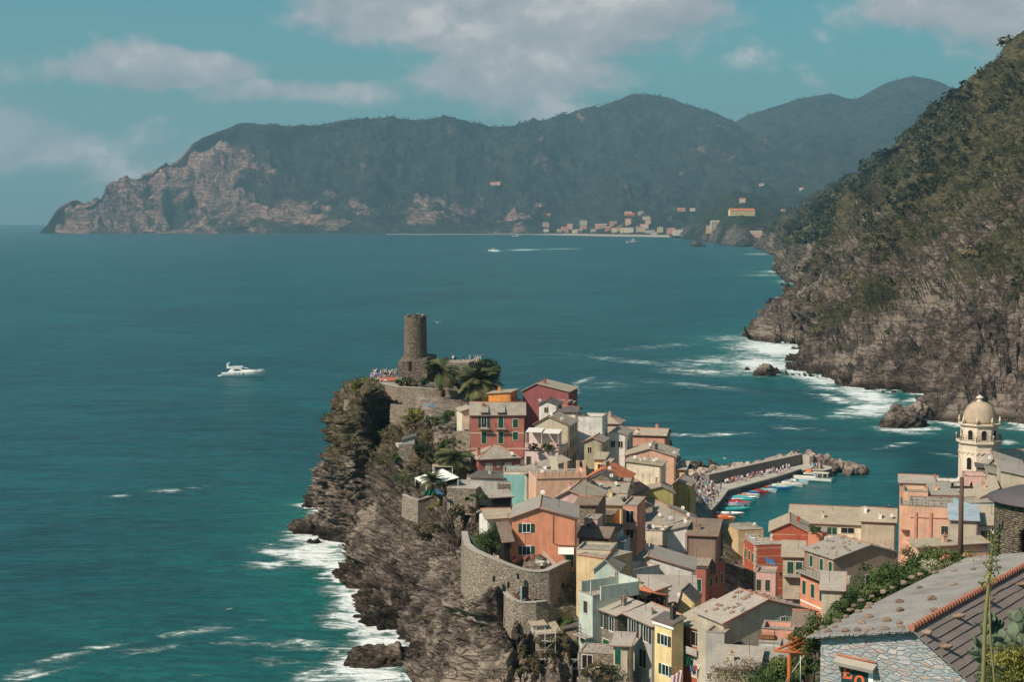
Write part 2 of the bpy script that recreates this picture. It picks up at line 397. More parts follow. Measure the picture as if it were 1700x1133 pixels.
# ---------------------------------------------------------------- the near hillside on the right
RH = [
 [(1960,760,470),(2000,650,520),(2060,480,620),(2120,280,740),(2200,60,880),(2260,-120,1020)],
 [(1800,752,482),(1830,660,530),(1880,520,620),(1930,320,740),(1980,120,880),(2020,-50,1030)],
 [(1705,742,494),(1740,690,530),(1780,570,610),(1830,400,720),(1870,220,850),(1900,30,1020),(1915,-60,1100)],
 [(1625,712,535),(1660,670,565),(1710,570,640),(1765,420,750),(1800,250,870),(1825,60,1020),(1840,-40,1110)],
 [(1560,700,553),(1580,655,580),(1620,590,640),(1660,490,720),(1700,360,830),(1735,220,960),(1750,90,1080),(1752,0,1180)],
 [(1490,668,612),(1510,630,640),(1535,565,700),(1572,470,800),(1610,350,930),(1640,240,1060),(1655,150,1200),(1657,100,1290)],
 [(1400,640,668),(1430,600,700),(1462,550,760),(1502,470,860),(1540,370,990),(1575,280,1140),(1597,200,1300),(1602,140,1420)],
 [(1345,632,688),(1375,600,720),(1420,545,790),(1470,470,890),(1510,380,1030),(1545,300,1180),(1568,225,1380),(1578,165,1520)],
 [(1296,614,733),(1335,588,770),(1395,540,840),(1450,460,950),(1490,380,1090),(1520,305,1260),(1545,235,1460),(1556,186,1610)],
 [(1345,585,829),(1370,555,880),(1415,490,990),(1455,420,1130),(1488,352,1300),(1510,290,1510),(1526,228,1720),(1532,205,1800)],
 [(1340,572,881),(1362,545,930),(1405,480,1030),(1440,415,1180),(1470,350,1370),(1495,295,1600),(1512,245,1800),(1518,220,1900)],
 [(1262,560,931),(1298,535,965),(1340,497,1040),(1388,440,1180),(1420,385,1350),(1450,330,1560),(1478,283,1820),(1495,240,2020)],
 [(1330,520,1160),(1345,497,1200),(1370,465,1280),(1400,420,1400),(1425,370,1580),(1450,325,1780),(1470,288,2000),(1482,256,2200)],
 [(1352,476,1589),(1364,450,1650),(1382,415,1750),(1402,375,1900),(1422,340,2070),(1440,308,2250),(1456,280,2450),(1462,266,2600)],
 [(1325,470,1673),(1345,450,1730),(1370,412,1850),(1392,375,2000),(1410,345,2150),(1428,315,2330),(1441,291,2550),(1448,276,2750)],
 [(1298,446,2124),(1318,425,2170),(1343,400,2260),(1365,372,2370),(1385,345,2520),(1402,320,2680),(1415,300,2860),(1422,288,3000)],
 [(1300,428,2662),(1316,412,2700),(1335,393,2780),(1355,372,2880),(1372,350,3020),(1388,328,3200),(1398,312,3360),(1404,302,3500)],
 [(1262,412,3436),(1278,402,3470),(1295,388,3540),(1315,373,3640),(1335,358,3760),(1352,342,3920),(1365,330,4080),(1372,322,4200)],
 [(1268,406,3857),(1280,398,3900),(1294,388,3960),(1308,378,4050),(1322,366,4160),(1336,352,4300),(1346,342,4450),(1352,336,4600)],
]
def right_hill():
    secs = []
    for s in RH:
        pts = [np.array(P(*p)) for p in s]
        a = pts[0].copy(); pts[0][2] = 0.3
        t = pts[-1]; dr = t - pts[-3]; dr[2] = 0; dr /= np.linalg.norm(dr)
        pre = a - dr * 8; pre[2] = -9
        A = arclen(np.array([pre] + pts), 12)
        D = t[1]
        B = np.array([t + dr * D * 0.1 + np.array((0, 0, -D * 0.02)), t + dr * D * 0.3 + np.array((0, 0, -D * 0.15))])
        secs.append(np.vstack([A, B]))
    nu, nv = 1100, 420
    G = catmull(np.stack(secs), nu); G = np.swapaxes(catmull(np.swapaxes(G, 0, 1), nv), 0, 1)
    q = np.linspace(0, 1, nv)[None, :]; ridge = 11 / 13
    nr = gnormals(G); nr = np.where(nr[..., 2:3] < 0, -nr, nr)
    dist = G[..., 1]
    sc = np.clip(dist / 800, 0.7, 3.0)
    e1 = ridged(G / 120 + 3, 6); e2 = ridged(G / 34, 5); e3 = fbm(G / 9, 4)
    st = G @ np.array((0.75, 0.2, -0.62)); stw = st + 14 * fbm(G / 40, 3)
    lay = np.abs(((stw / 4.2) % 1) - 0.5) * 2
    low = 1 - sstep(G[..., 2], 20, 90)
    edge = sstep(q, 0.0, 0.12)
    keep = 1 - 0.7 * np.exp(-((q - ridge) / 0.04) ** 2)
    def aniso(nrm, a, bq, oct_=4):
        nrm = np.array(nrm) / np.linalg.norm(nrm); t1 = np.cross(nrm, (0, 0, 1.)); t1 /= np.linalg.norm(t1); t2 = np.cross(nrm, t1)
        Wp = G + 6 * np.stack([fbm(G / 30 + k * 9, 3) for k in range(3)], 2)
        return ridged(np.stack([Wp @ t1 / a, Wp @ t2 / a, Wp @ nrm / bq], 2), oct_)
    lay2 = aniso((0.75, 0.2, -0.62), 30, 5.0); lay3 = aniso((0.6, 0.3, -0.7), 90, 16)
    cl = ridged(G / 55 + 21, 4); cl2 = ridged(np.stack([G[..., 0] / 28, G[..., 1] / 28, G[..., 2] / 90], 2) + 3, 4)
    disp = -16 * sc * np.clip((cl - 0.55) / 0.3, 0, 1) * keep * edge - 7 * np.clip((cl2 - 0.5) / 0.3, 0, 1) * keep + 9 * (0.35 + 0.65 * low) * (lay2 - 0.45) + 11 * (lay3 - 0.45) * keep
    t1, t2, t3 = frame((0.75, 0.2, -0.62)); Wd = G + 5 * np.stack([fbm(G / 18 + k * 7, 3) for k in range(3)], 2); K = np.stack([Wd @ t1, Wd @ t2, Wd @ t3], 2)
    c1, d1 = plates(K / np.array((26, 26, 8.))); c2, d2 = plates(K / np.array((9, 9, 2.8)) + 5)
    disp = disp + (3.2 * c1 - 3 * (d1 < .08) + 1.5 * c2 - 1.0 * (d2 < .10)) * np.clip(sc, .7, 1.6) * keep
    disp = disp + (17 * sc * (e1 - 0.45) * edge * keep + 7 * (e2 - 0.4) * (0.5 + 0.5 * edge) * keep + 1.6 * e3 + 1.5 * low * (lay - 0.5)) * (0.30 + 0.70 * sstep(q, 0.0, 0.08))
    disp = disp - sum(np.where((np.arange(nu)[:, None] // 100 == k_), disp[k_ * 100:(k_ + 1) * 100, 8:120].mean(), 0) for k_ in range(11)) * (1 - sstep(q, .35, .7))
    G = G + nr * disp[..., None]
    slope = np.abs(gnormals(G)[..., 2])
    n2 = fbm(G / 60 + 7, 5) * 0.7 + 0.8 * fbm(G / 140 + 2, 3)
    h = G[..., 2]
    veg = 0.26 + 0.62 * sstep(h + 45 * n2, 12, 60) + 0.5 * n2 + 0.7 * (slope - 0.55)
    grey = (np.exp(-((G[..., 1] - 1150) / 300) ** 2) * (1 - sstep(h + 30 * n2, 60, 130)))
    veg = np.clip(veg + 0.12 - 0.5 * grey, -0.2, 0.9)
    m = rock_mat('hillside_ground', (0.018, 0.014, 0.013), (0.085, 0.064, 0.053), (0.28, 0.22, 0.18), (0.026, 0.028, 0.013), (0.098, 0.082, 0.042),
                 scale=0.28, strat=(0.75, 0.2, -0.62), sfreq=0.55, wet=True, bd=1.6, patch=(0.13, 0.105, 0.08), ck=0.10)
    me = npmesh('hillside', G.reshape(-1, 3), grid_faces(nu, nv), True, {'veg': veg})
    tag(link('hillside', me, m), 'steep rocky hillside with scrub above the sea', 'hillside', kind='structure')
    # scrub on it
    area = np.linalg.norm(np.cross(np.gradient(G, axis=0), np.gradient(G, axis=1)), axis=2)
    pxx = 850 + F * G[..., 0] / np.maximum(G[..., 1], 1)
    w = area * np.clip(veg + 0.16, 0, 1) ** 1.5 * (q > 0.06) * (q < 0.9) * (pxx < 1760) / (1 + (dist / 1100) ** 2)
    pt = fbm(G / 95 + 31, 3) + 0.6 * fbm(G / 30 + 3, 3)
    w = w * (0.08 + sstep(pt, -0.12, 0.22))
    w = (w / w.sum()).ravel()
    N_ = 28000
    idx = rng.choice(w.size, N_, p=w)
    c = G.reshape(-1, 3)[idx] + rng.normal(scale=1.5, size=(N_, 3)) * np.array((1, 1, 0))
    d = c[:, 1]
    r = (0.8 + 2.0 * rng.random(N_) ** 3 + 2.6 * (rng.random(N_) < .05)) * np.clip(d / 850, 0.75, 2.6)
    c[:, 2] += r * 0.25
    tnt = np.clip(0.45 + 0.9 * fbm(c / 45 + 2, 3) + rng.normal(scale=0.16, size=N_), 0, 1)
    mt = leaf_mat('scrub_leaves', [(0.010, 0.015, 0.007), (0.020, 0.027, 0.009), (0.042, 0.046, 0.015), (0.095, 0.088, 0.028), (0.17, 0.135, 0.06)])
    near = d < 1050
    tag(link('scrub', leaf_mesh('scrub', c[near], r[near], 48, r[near] * 0.20, tint=tnt[near]), mt), 'maquis bushes covering the steep hillside', 'scrub', kind='stuff')
    tag(link('scrub', leaf_mesh('scrub_far', c[~near], r[~near], 30, r[~near] * 0.30, tint=tnt[~near] * 0.8), mt), 'dark woods on the farther coast slope', 'scrub', kind='stuff')
    return G
GR = right_hill()
# ---------------------------------------------------------------- the headland cliff under the village
HL = [   # each section from the water up over the edge, going round from the sea side (hidden) by the left to the near end
 [(60,448,-5),(56,444,3),(48,438,6),(42,430,7),(36,420,8)],
 [(20,432,-5),(18,426,8),(14,418,14),(8,408,18),(6,396,20)],
 [(-8,424,-5),(-9,417,12),(-10,409,24),(-11,400,28),(-12,392,29)],
 [(-30,414,-5),(-29,408,14),(-28,402,26),(-26,397,31),(-24,390,31.5)],
 [(-45,402,-5),(-43,399,10),(-40,394,22),(-36,390,29.5),(-30,387,31.5)],
]
HLP = [
 [(505,892,384),(515,850,383),(523,800,381),(530,740,379),(536,690,378),(552,672,379),(600,640,382),(640,632,386)],
 [(530,905,352),(532,860,356),(540,800,358),(548,745,359),(556,700,360),(575,672,364),(612,642,372),(660,630,382)],
 [(562,935,330),(572,880,334),(578,820,338),(582,770,337),(588,722,338),(596,692,341),(604,658,350),(640,640,372)],
 [(572,958,315),(586,900,322),(598,850,328),(606,805,336),(614,775,347),(622,748,358),(630,715,362),(637,690,363),(646,668,367),(690,655,374)],
 [(583,980,302),(596,920,311),(612,860,318),(628,805,325),(644,765,330),(655,735,339),(661,705,351),(667,680,359),(700,668,364)],
 [(606,1042,276),(622,970,285),(645,905,293),(668,855,299),(686,805,306),(712,760,316),(738,722,330),(768,700,338)],
 [(655,1062,268),(665,1000,274),(680,940,280),(700,890,285),(716,850,289),(732,820,293),(752,800,297),(800,780,304)],
 [(676,1068,266),(690,1020,266),(706,965,266),(722,925,266),(738,893,267),(755,876,272),(780,866,279),(830,862,284)],
 [(645,1128,246),(672,1085,245),(694,1048,243),(714,1005,240),(735,968,237),(752,930,235),(764,900,232),(800,890,232)],
 [(640,1230,217),(680,1160,216),(712,1110,214),(740,1065,212),(765,1020,210.5),(788,985,208.5),(812,973,208),(860,960,216)],
 [(700,1420,176),(745,1260,188),(785,1180,193),(812,1125,196),(836,1075,199),(858,1048,200),(882,1035,201),(930,1005,212)],
 [(800,1500,168),(830,1330,180),(855,1220,188),(875,1150,192),(890,1110,196),(905,1085,198),(925,1062,202),(960,1040,212)],
 [(900,1520,160),(925,1380,168),(945,1260,178),(960,1190,184),(975,1150,189),(990,1120,193),(1010,1100,197),(1040,1090,204)],
]
def headland():
    secs = [arclen(np.array(s, float), 12) for s in HL]
    for s in HLP:
        pts = [np.array(P(*p)) for p in s]
        d = pts[0] - pts[2]; d[2] = 0; d /= np.linalg.norm(d)
        a = pts[0] + d * 2.0; a[2] = -6; pts[0][2] = max(pts[0][2], 0.0)
        secs.append(arclen(np.array([a] + pts), 12))
    nu, nv = 1150, 420
    G = catmull(np.stack(secs), nu); G = np.swapaxes(catmull(np.swapaxes(G, 0, 1), nv), 0, 1)
    nr = -gnormals(G)
    # outward: away from the middle of the headland
    cen = np.array((10, 300, 15.0)); flip = np.sign(np.sum(nr * (G - cen), axis=2, keepdims=True).mean()); nr = nr * flip
    q = np.linspace(0, 1, nv)[None, :]
    near = 1 - sstep(G[..., 1], 255, 275)
    W = G + 1.7 * np.stack([fbm(G / 14 + k * 9, 3) for k in range(3)], 2)
    st = near * (W @ np.array((0.62, 0.15, -0.77))) + (1 - near) * (W @ np.array((0.22, 0.12, 0.96)))
    st = st + 1.1 * fbm(G / 9 + 2, 3)
    def saw(x): f = x % 1; return np.where(f < 0.75, f / 0.75, (1 - f) / 0.25)
    lay = saw(st / 1.9) * 0.6 + saw(st / 0.7 + 0.3) * 0.28
    def an(nrm, a, bq, oct_=4, sd=0):
        nrm = np.array(nrm) / np.linalg.norm(nrm); t1 = np.cross(nrm, (0.3, 1.0, 0.)); t1 /= np.linalg.norm(t1); t2 = np.cross(nrm, t1)
        return ridged(np.stack([W @ t1 / a + sd, W @ t2 / a, W @ nrm / bq], 2), oct_)
    nN, nF = (0.60, 0.15, -0.78), (0.25, 0.12, 0.95)
    lA = near * an(nN, 15, 1.7) + (1 - near) * an(nF, 16, 1.6); lB = near * an(nN, 5.0, .55, 3, 4) + (1 - near) * an(nF, 6, .6, 3, 4); lC = near * an(nN, 26, 6.0, 3, 2) + (1 - near) * an((0.5, 0.2, -0.8), 22, 7.0, 3, 2)
    e1 = ridged(G / 22 + 5, 5); e2 = ridged(W / 6.5, 4); e3 = fbm(G / 1.6, 3)
    kk = []
    for nn in (nN, nF):
        t1, t2, t3 = frame(nn); kk.append(np.stack([W @ t1, W @ t2, W @ t3], 2))
    K = near[..., None] * kk[0] + (1 - near[..., None]) * kk[1]
    c1, d1 = plates(K / np.array((6.5, 6.5, 2.0))); c2, d2 = plates(K / np.array((2.6, 2.6, .75)) + 3)
    plate = 1.15 * c1 - 0.9 * (1 - sstep(d1, .02, .12)) + 0.5 * c2 - 0.3 * (1 - sstep(d2, .02, .12))
    edge = 1 - sstep(q, 0.80, 0.95)
    vc = ridged(np.stack([G[..., 0] / 7 + G[..., 2] / 30, G[..., 1] / 7, G[..., 2] / 40], 2) + 4, 3)
    disp = (2.0 * (e1 - 0.5) + 5.0 * (lC - 0.5) - 4.5 * np.clip((vc - 0.55) / 0.3, 0, 1) - 1.4 * np.clip((lA - 0.62) / 0.25, 0, 1) - 1.0 * np.clip((lB - 0.6) / 0.25, 0, 1) + 1.2 * (lA - 0.5) + 0.2 * (lB - 0.5) + 1.35 * (lay - 0.45) + 0.05 * e3 + plate) * (0.12 + 0.88 * edge) * (0.35 + 0.65 * sstep(q, 0, 0.06))
    disp = disp + 0.5 * (1 - near) * (0.12 + 0.88 * edge)
    G = G + nr * disp[..., None]
    G[..., 2] -= 0.8 * (1 - edge)
    h = G[..., 2]
    up = sstep(h + 7 * fbm(G / 9 + 3, 4), 11, 21)
    farc = sstep(G[..., 1], 262, 285)
    veg = -0.1 + up * (0.30 + 0.42 * farc) + 0.4 * fbm(G / 6 + 9, 4) * up + 0.25 * (np.abs(gnormals(G)[..., 2]) - 0.5)
    veg = veg * (0.25 + 0.75 * farc)
    m = rock_mat('headland_rock', (0.016, 0.013, 0.012), (0.105, 0.080, 0.064), (0.33, 0.265, 0.21), (0.055, 0.048, 0.025), (0.17, 0.125, 0.075),
                 scale=1.0, strat=(0.45, 0.1, 0.88), sfreq=0.45, wet=True, bd=0.55, patch=(0.21, 0.165, 0.125), ck=0.45)
    me = npmesh('headland', G.reshape(-1, 3), grid_faces(nu, nv), True, {'veg': veg})
    tag(link('headland', me, m), 'layered rock headland falling sheer into the sea', 'headland', kind='structure')
    # scrub growing on the cliff
    area = np.linalg.norm(np.cross(np.gradient(G, axis=0), np.gradient(G, axis=1)), axis=2)
    w = area * np.clip(veg + 0.1, 0, 1) ** 1.5 * (q > 0.2) * (np.arange(nu)[:, None] > nu * 0.22)
    w = (w / w.sum()).ravel(); n_ = 3000
    idx = rng.choice(w.size, n_, p=w); c = G.reshape(-1, 3)[idx] + nr.reshape(-1, 3)[idx] * 0.25
    r = 0.30 + 0.85 * rng.random(n_) ** 3
    tnt = np.clip(0.5 + 0.9 * fbm(c / 8 + 2, 3) + rng.normal(scale=0.15, size=n_), 0, 1)
    mt = leaf_mat('cliff_leaves', [(0.022, 0.026, 0.010), (0.055, 0.055, 0.022), (0.11, 0.092, 0.042), (0.18, 0.14, 0.07), (0.26, 0.20, 0.12)])
    tag(link('cliff_scrub', leaf_mesh('cliff_scrub', c, r, 80, 0.10, tint=tnt), mt), 'dry scrub and grass clinging to the cliff', 'scrub', kind='stuff')
    return G
GH = headland()
def rock_lump(name, px, py, D, rx, ry, rz, label, rot=0.0, seed=0, z=None, mat_=None, lam=0.35, per=0.8, nrm=(0.6, 0.1, -0.8)):
    """a crag of its own: a noisy, layered boulder standing in the water"""
    bm = bmesh.new(); bmesh.ops.create_icosphere(bm, subdivisions=5, radius=1.0)
    V = np.array([v.co[:] for v in bm.verts]); n = V.copy()
    W = V * np.array((rx, ry, rz))
    e = ridged(W / (0.9 * max(rx, ry)) + seed * 3.3, 5); st = (W + 0.8 * fbm(W / 2 + seed, 3)[:, None]) @ np.array(nrm)
    lay = (st / per) % 1
    V = W + n * ((e - 0.45)[:, None] * min(rx, ry) * 0.7 + lay[:, None] * lam)
    me = bpy.data.meshes.new(name)
    for v, c in zip(bm.verts, V): v.co = c
    bm.to_mesh(me); bm.free()
    at = me.attributes.new('veg', 'FLOAT', 'POINT')
    me.shade_smooth()
    p = S(px, py, 0) if D is None else P(px, py, D)
    o = link(name, me, mat_ or MATS['headland_rock'], loc=(p.x, p.y, 0 if z is None else z)); o.rotation_euler = (0, 0, rot)
    return tag(o, label, 'rock')
rock_lump('sea_rock', 524, 884, None, 6.0, 3.2, 3.4, 'dark wave-washed crag at the far left foot of the headland cliff', 0.3, 1)
rock_lump('sea_rock', 640, 1100, None, 6.5, 3.2, 2.7, 'dark rock spur between surf at the near foot of the headland', 0.35, 2)
rock_lump('sea_rock', 592, 1104, None, 1.7, 1.2, 1.3, 'small dark rock in the surf beside the near rock spur', 0.0, 3)
rock_lump('sea_rock', 522, 902, None, 1.4, 0.8, 0.7, 'flat little rock awash in foam below the dark crag', 0.0, 4)
rock_lump('sea_rock', 1270, 624, None, 4.3, 3.4, 4.6, 'dark pointed rock standing in surf off the hillside shore', 0.2, 5)
rock_lump('sea_rock', 1240, 615, None, 1.2, 1.0, 1.0, 'tiny rock in the surf beside the dark pointed rock', 0.2, 6)
rock_lump('sea_rock', 1503, 708, None, 9.5, 4.0, 3.6, 'layered slanting rock slab at the shore before the hillside', 0.35, 7, lam=1.5, per=1.6, nrm=(0.5,0.1,-0.85))
rock_lump('sea_rock', 1512, 694, None, 8.0, 3.5, 4.6, 'taller layered rock slab rising behind the slanting shore slab', 0.45, 17, lam=1.6, per=1.8, nrm=(0.5,0.1,-0.85))
rock_lump('sea_rock', 1158, 409, None, 16, 12, 12, 'tiny dark islet in the bay before the far town', 0.0, 8, mat_=MATS['bay_hill_ground'])
rock_lump('sea_rock', 1330, 469, None, 18, 9, 6, 'low rock reef at the coast under the farther slope', 0.0, 9)
# ---------------------------------------------------------------- building kit
class MB:
    """collects polygons, boxes, tubes and lathes, then links them as ONE mesh object"""
    def __init__(s): s.v = []; s.f = []; s.uv = []; s.sm = []
    def poly(s, pts, uv=None, smooth=False):
        i = len(s.v); s.v += [tuple(p) for p in pts]; s.f.append(tuple(range(i, i + len(pts)))); s.uv.append(uv); s.sm.append(smooth)
    def box(s, x0, x1, y0, y1, z0, z1, M=None):
        c = [(x0, y0, z0), (x1, y0, z0), (x1, y1, z0), (x0, y1, z0), (x0, y0, z1), (x1, y0, z1), (x1, y1, z1), (x0, y1, z1)]
        if M is not None: c = [tuple(M @ Vector(p)) for p in c]
        for q in ((0, 3, 2, 1), (4, 5, 6, 7), (0, 1, 5, 4), (1, 2, 6, 5), (2, 3, 7, 6), (3, 0, 4, 7)): s.poly([c[k] for k in q])
    def slab(s, quad, t, uv=None):
        """quad = top surface corners counter-clockwise from above; thickness t downwards along the normal"""
        q = [Vector(p) for p in quad]; n = (q[1] - q[0]).cross(q[-1] - q[0]).normalized()
        lo = [p - n * t for p in q]; k = len(q)
        s.poly(q, uv); s.poly(lo[::-1])
        for i in range(k): j = (i + 1) % k; s.poly([q[i], lo[i], lo[j], q[j]])
    def tube(s, pts, r, seg=6, cap=True):
        pts = [Vector(p) for p in pts]; rs = r if isinstance(r, (list, tuple)) else [r] * len(pts); rings = []
        for i, p in enumerate(pts):
            d = (pts[min(i + 1, len(pts) - 1)] - pts[max(i - 1, 0)]).normalized()
            a = d.cross(Vector((0, 0, 1))); a = d.cross(Vector((1, 0, 0))) if a.length < 1e-3 else a
            a.normalize(); b = d.cross(a)
            rings.append([p + (a * math.cos(2 * math.pi * k / seg) + b * math.sin(2 * math.pi * k / seg)) * rs[i] for k in range(seg)])
        s.rings(rings, cap, True)
    def rings(s, rings, cap=True, smooth=True):
        base = len(s.v); m = len(rings[0])
        for r in rings: s.v += [tuple(p) for p in r]
        for i in range(len(rings) - 1):
            for k in range(m):
                a = base + i * m + k; b = base + i * m + (k + 1) % m
                s.f.append((a, b, b + m, a + m)); s.uv.append(None); s.sm.append(smooth)
        if cap:
            s.f.append(tuple(base + k for k in range(m))[::-1]); s.uv.append(None); s.sm.append(False)
            s.f.append(tuple(base + (len(rings) - 1) * m + k for k in range(m))); s.uv.append(None); s.sm.append(False)
    def lathe(s, prof, c=(0, 0, 0), seg=16, cap=True, smooth=True, ph=0.0):
        s.rings([[(c[0] + r * math.cos(2 * math.pi * k / seg + ph), c[1] + r * math.sin(2 * math.pi * k / seg + ph), c[2] + z) for k in range(seg)] for r, z in prof], cap, smooth)
    def build(s, name, m, parent=None, loc=None, fix=True):
        me = bpy.data.meshes.new(name); me.from_pydata(s.v, [], s.f)
        uvl = me.uv_layers.new(name='UVMap')
        for p, uv, sm in zip(me.polygons, s.uv, s.sm):
            p.use_smooth = sm
            if uv:
                for li, c in zip(p.loop_indices, uv): uvl.data[li].uv = c
        if fix:
            bm = bmesh.new(); bm.from_mesh(me); bmesh.ops.recalc_face_normals(bm, faces=bm.faces); bm.to_mesh(me); bm.free()
        return link(name, me, m, parent, loc)

def plaster(key, col, dirt=0.35):
    def f(n, b):
        tc = n.add('ShaderNodeTexCoord'); p = tc.outputs['Object']
        rnd = n.add('ShaderNodeObjectInfo').outputs['Random']
        pv = n.add('ShaderNodeVectorMath', operation='ADD', ins={0: p, 1: n.add('ShaderNodeCombineXYZ', ins={0: n.math('MULTIPLY', rnd, 37.0)}).outputs[0]}).outputs[0]
        a = n.noise(pv, 0.35, 6, 0.6); st = n.noise(n.mapping(pv, scale=(1.6, 1.6, 0.16)), 1.0, 5, 0.6); g = n.noise(pv, 5.0, 5, 0.7)
        k = n.math('ADD', n.math('MULTIPLY', a, 0.5), n.math('ADD', n.math('MULTIPLY', st, 0.3), n.math('MULTIPLY', g, 0.2)))
        c = n.mix(n.math('MULTIPLY', n.step(k, 0.42, 0.60), min(1, dirt * 1.9)), col, tuple(x * 0.52 + 0.025 for x in col))
        c = n.mix(n.math('MULTIPLY', n.step(g, 0.55, 0.75), dirt * 0.6), c, tuple(min(1, x * 1.1 + 0.04) for x in col))
        n.put(b.inputs['Base Color'], c); b.inputs['Roughness'].default_value = 0.92; b.inputs['Specular IOR Level'].default_value = 0.15
        bump(n, b, n.math('ADD', g, st), 0.25, 0.04)
    return mat('plaster_' + key, f)
PL = {
    'orange': (0.68, 0.275, 0.165), 'peach': (0.70, 0.42, 0.29), 'salmon': (0.64, 0.31, 0.22), 'pink': (0.66, 0.41, 0.36), 'palepink': (0.70, 0.53, 0.48),
    'red': (0.44, 0.15, 0.115), 'darkred': (0.33, 0.11, 0.09), 'maroon': (0.31, 0.095, 0.095), 'brick': (0.42, 0.105, 0.055), 'brightorange': (0.78, 0.29, 0.07),
    'yellow': (0.78, 0.60, 0.30), 'ochre': (0.66, 0.42, 0.16), 'tan': (0.62, 0.45, 0.25), 'cream': (0.76, 0.65, 0.49), 'white': (0.70, 0.66, 0.60), 'grey': (0.40, 0.365, 0.325),
    'beige': (0.53, 0.44, 0.33), 'olive': (0.43, 0.37, 0.14), 'turq': (0.26, 0.52, 0.49), 'blue': (0.33, 0.50, 0.53), 'green': (0.46, 0.52, 0.44), 'palegreen': (0.50, 0.54, 0.47),
    'brown': (0.27, 0.19, 0.145), 'lilac': (0.62, 0.52, 0.53), 'khaki': (0.42, 0.37, 0.24)}
def stone_mat(name, c1, c2, mortar, s=2.4, ratio=(1.0, 1.0, 2.2), msize=0.10, bd=0.10):
    def f(n, b):
        tc = n.add('ShaderNodeTexCoord'); p = tc.outputs['Object']
        w = n.add('ShaderNodeTexNoise', ins={'Vector': p, 'Scale': 1.3, 'Detail': 2.0})
        q = n.add('ShaderNodeVectorMath', operation='MULTIPLY_ADD', ins={0: w.outputs[1], 1: (0.25, 0.25, 0.25), 2: n.mapping(p, scale=ratio)}).outputs[0]
        v = n.add('ShaderNodeTexVoronoi', feature='F1', ins={'Vector': q, 'Scale': s}); e = n.add('ShaderNodeTexVoronoi', feature='DISTANCE_TO_EDGE', ins={'Vector': q, 'Scale': s})
        sep = n.add('ShaderNodeSeparateXYZ', ins={0: v.outputs['Color']})
        c = n.mix(sep.outputs[0], c1, c2); c = n.mix(n.math('MULTIPLY', n.noise(p, 6, 4), 0.6), c, tuple(x * 0.6 for x in c1))
        c = n.mix(n.math('MULTIPLY', n.noise(p, 0.4, 4), 0.45), c, tuple(x * 0.55 for x in c2))
        ed = n.step(e.outputs[0], 0.0, msize)
        n.put(b.inputs['Base Color'], n.mix(ed, mortar, c)); b.inputs['Roughness'].default_value = 0.92
        bump(n, b, n.math('ADD', n.math('MULTIPLY', ed, 0.7), n.math('MULTIPLY', n.noise(p, 9, 4), 0.5)), 0.8, bd)
    return mat(name, f)
M_STONE = stone_mat('rubble_stone', (0.40, 0.32, 0.24), (0.22, 0.175, 0.135), (0.13, 0.105, 0.085), s=1.2)
M_TOWER = stone_mat('tower_stone', (0.31, 0.235, 0.175), (0.165, 0.125, 0.098), (0.07, 0.055, 0.045), s=1.15, msize=.13, bd=.25)
M_BAST = stone_mat('bastion_stone', (0.47, 0.385, 0.29), (0.27, 0.215, 0.165), (0.17, 0.135, 0.105), s=1.9, msize=.12, bd=.14)
def slate(name, c1, c2, row=0.30, wd=0.36, bd=0.05, spots=0.5):
    def f(n, b):
        tc = n.add('ShaderNodeTexCoord'); uv = tc.outputs['UV']
        wob = n.add('ShaderNodeTexNoise', ins={'Vector': uv, 'Scale': 0.8, 'Detail': 2.0})
        q = n.add('ShaderNodeVectorMath', operation='MULTIPLY_ADD', ins={0: wob.outputs[1], 1: (0.10, 0.10, 0.0), 2: uv}).outputs[0]
        br = n.add('ShaderNodeTexBrick', ins={'Vector': q, 'Color1': c4(c1), 'Color2': c4(c2), 'Mortar': c4(tuple(x * 0.68 for x in c2)), 'Scale': 1.0,
                                               'Mortar Size': 0.018, 'Brick Width': wd, 'Row Height': row, 'Bias': 0.0})
        p = n.add('ShaderNodeNewGeometry').outputs['Position']
        big = n.noise(p, 0.5, 6, 0.65); fine = n.noise(p, 4.0, 5, 0.7)
        c = n.mix(n.math('MULTIPLY', n.step(big, 0.42, 0.66), spots), br.outputs[0], tuple(x * 0.62 for x in c2))
        c = n.mix(n.math('MULTIPLY', n.step(fine, 0.52, 0.72), 0.35), c, (0.40, 0.33, 0.23))
        n.put(b.inputs['Base Color'], c); b.inputs['Roughness'].default_value = 0.85
        bump(n, b, n.math('ADD', n.math('MULTIPLY', br.outputs[1], -0.8), fine), 0.6, bd)
    return mat(name, f)
RF = {'slate': slate('roof_slate', (0.43, 0.365, 0.29), (0.32, 0.27, 0.215)), 'grey': slate('roof_grey', (0.41, 0.36, 0.305), (0.33, 0.29, 0.25), spots=0.3),
      'tan': slate('roof_tan', (0.49, 0.40, 0.30), (0.40, 0.325, 0.24), spots=0.4), 'dark': slate('roof_dark', (0.16, 0.135, 0.12), (0.12, 0.105, 0.10)),
      'pinkgrey': slate('roof_pinkgrey', (0.47, 0.40, 0.34), (0.39, 0.33, 0.28), spots=0.35), 'terra': slate('roof_terracotta', (0.60, 0.19, 0.08), (0.48, 0.145, 0.065), row=5.0, wd=0.5, spots=0.35),
      'tile': slate('roof_brown_tile', (0.30, 0.22, 0.16), (0.22, 0.16, 0.12), row=0.3, wd=0.25, bd=0.1)}
M_TERRA = flat('terracotta_tile', (0.42, 0.155, 0.09), var=0.25, scale=2.0)
M_GREEN = flat('green_shutter_paint', (0.012, 0.072, 0.045), 0.6)
M_DKSH = flat('dark_shutter_paint', (0.035, 0.045, 0.035), 0.6)
M_WHITE = flat('white_paint', (0.78, 0.77, 0.73), 0.6, var=0.06)
M_SHW = flat('pale_shutter_paint', (0.50, 0.45, 0.38), 0.7)
M_FRAME = flat('stone_surround', (0.62, 0.52, 0.40), 0.8)
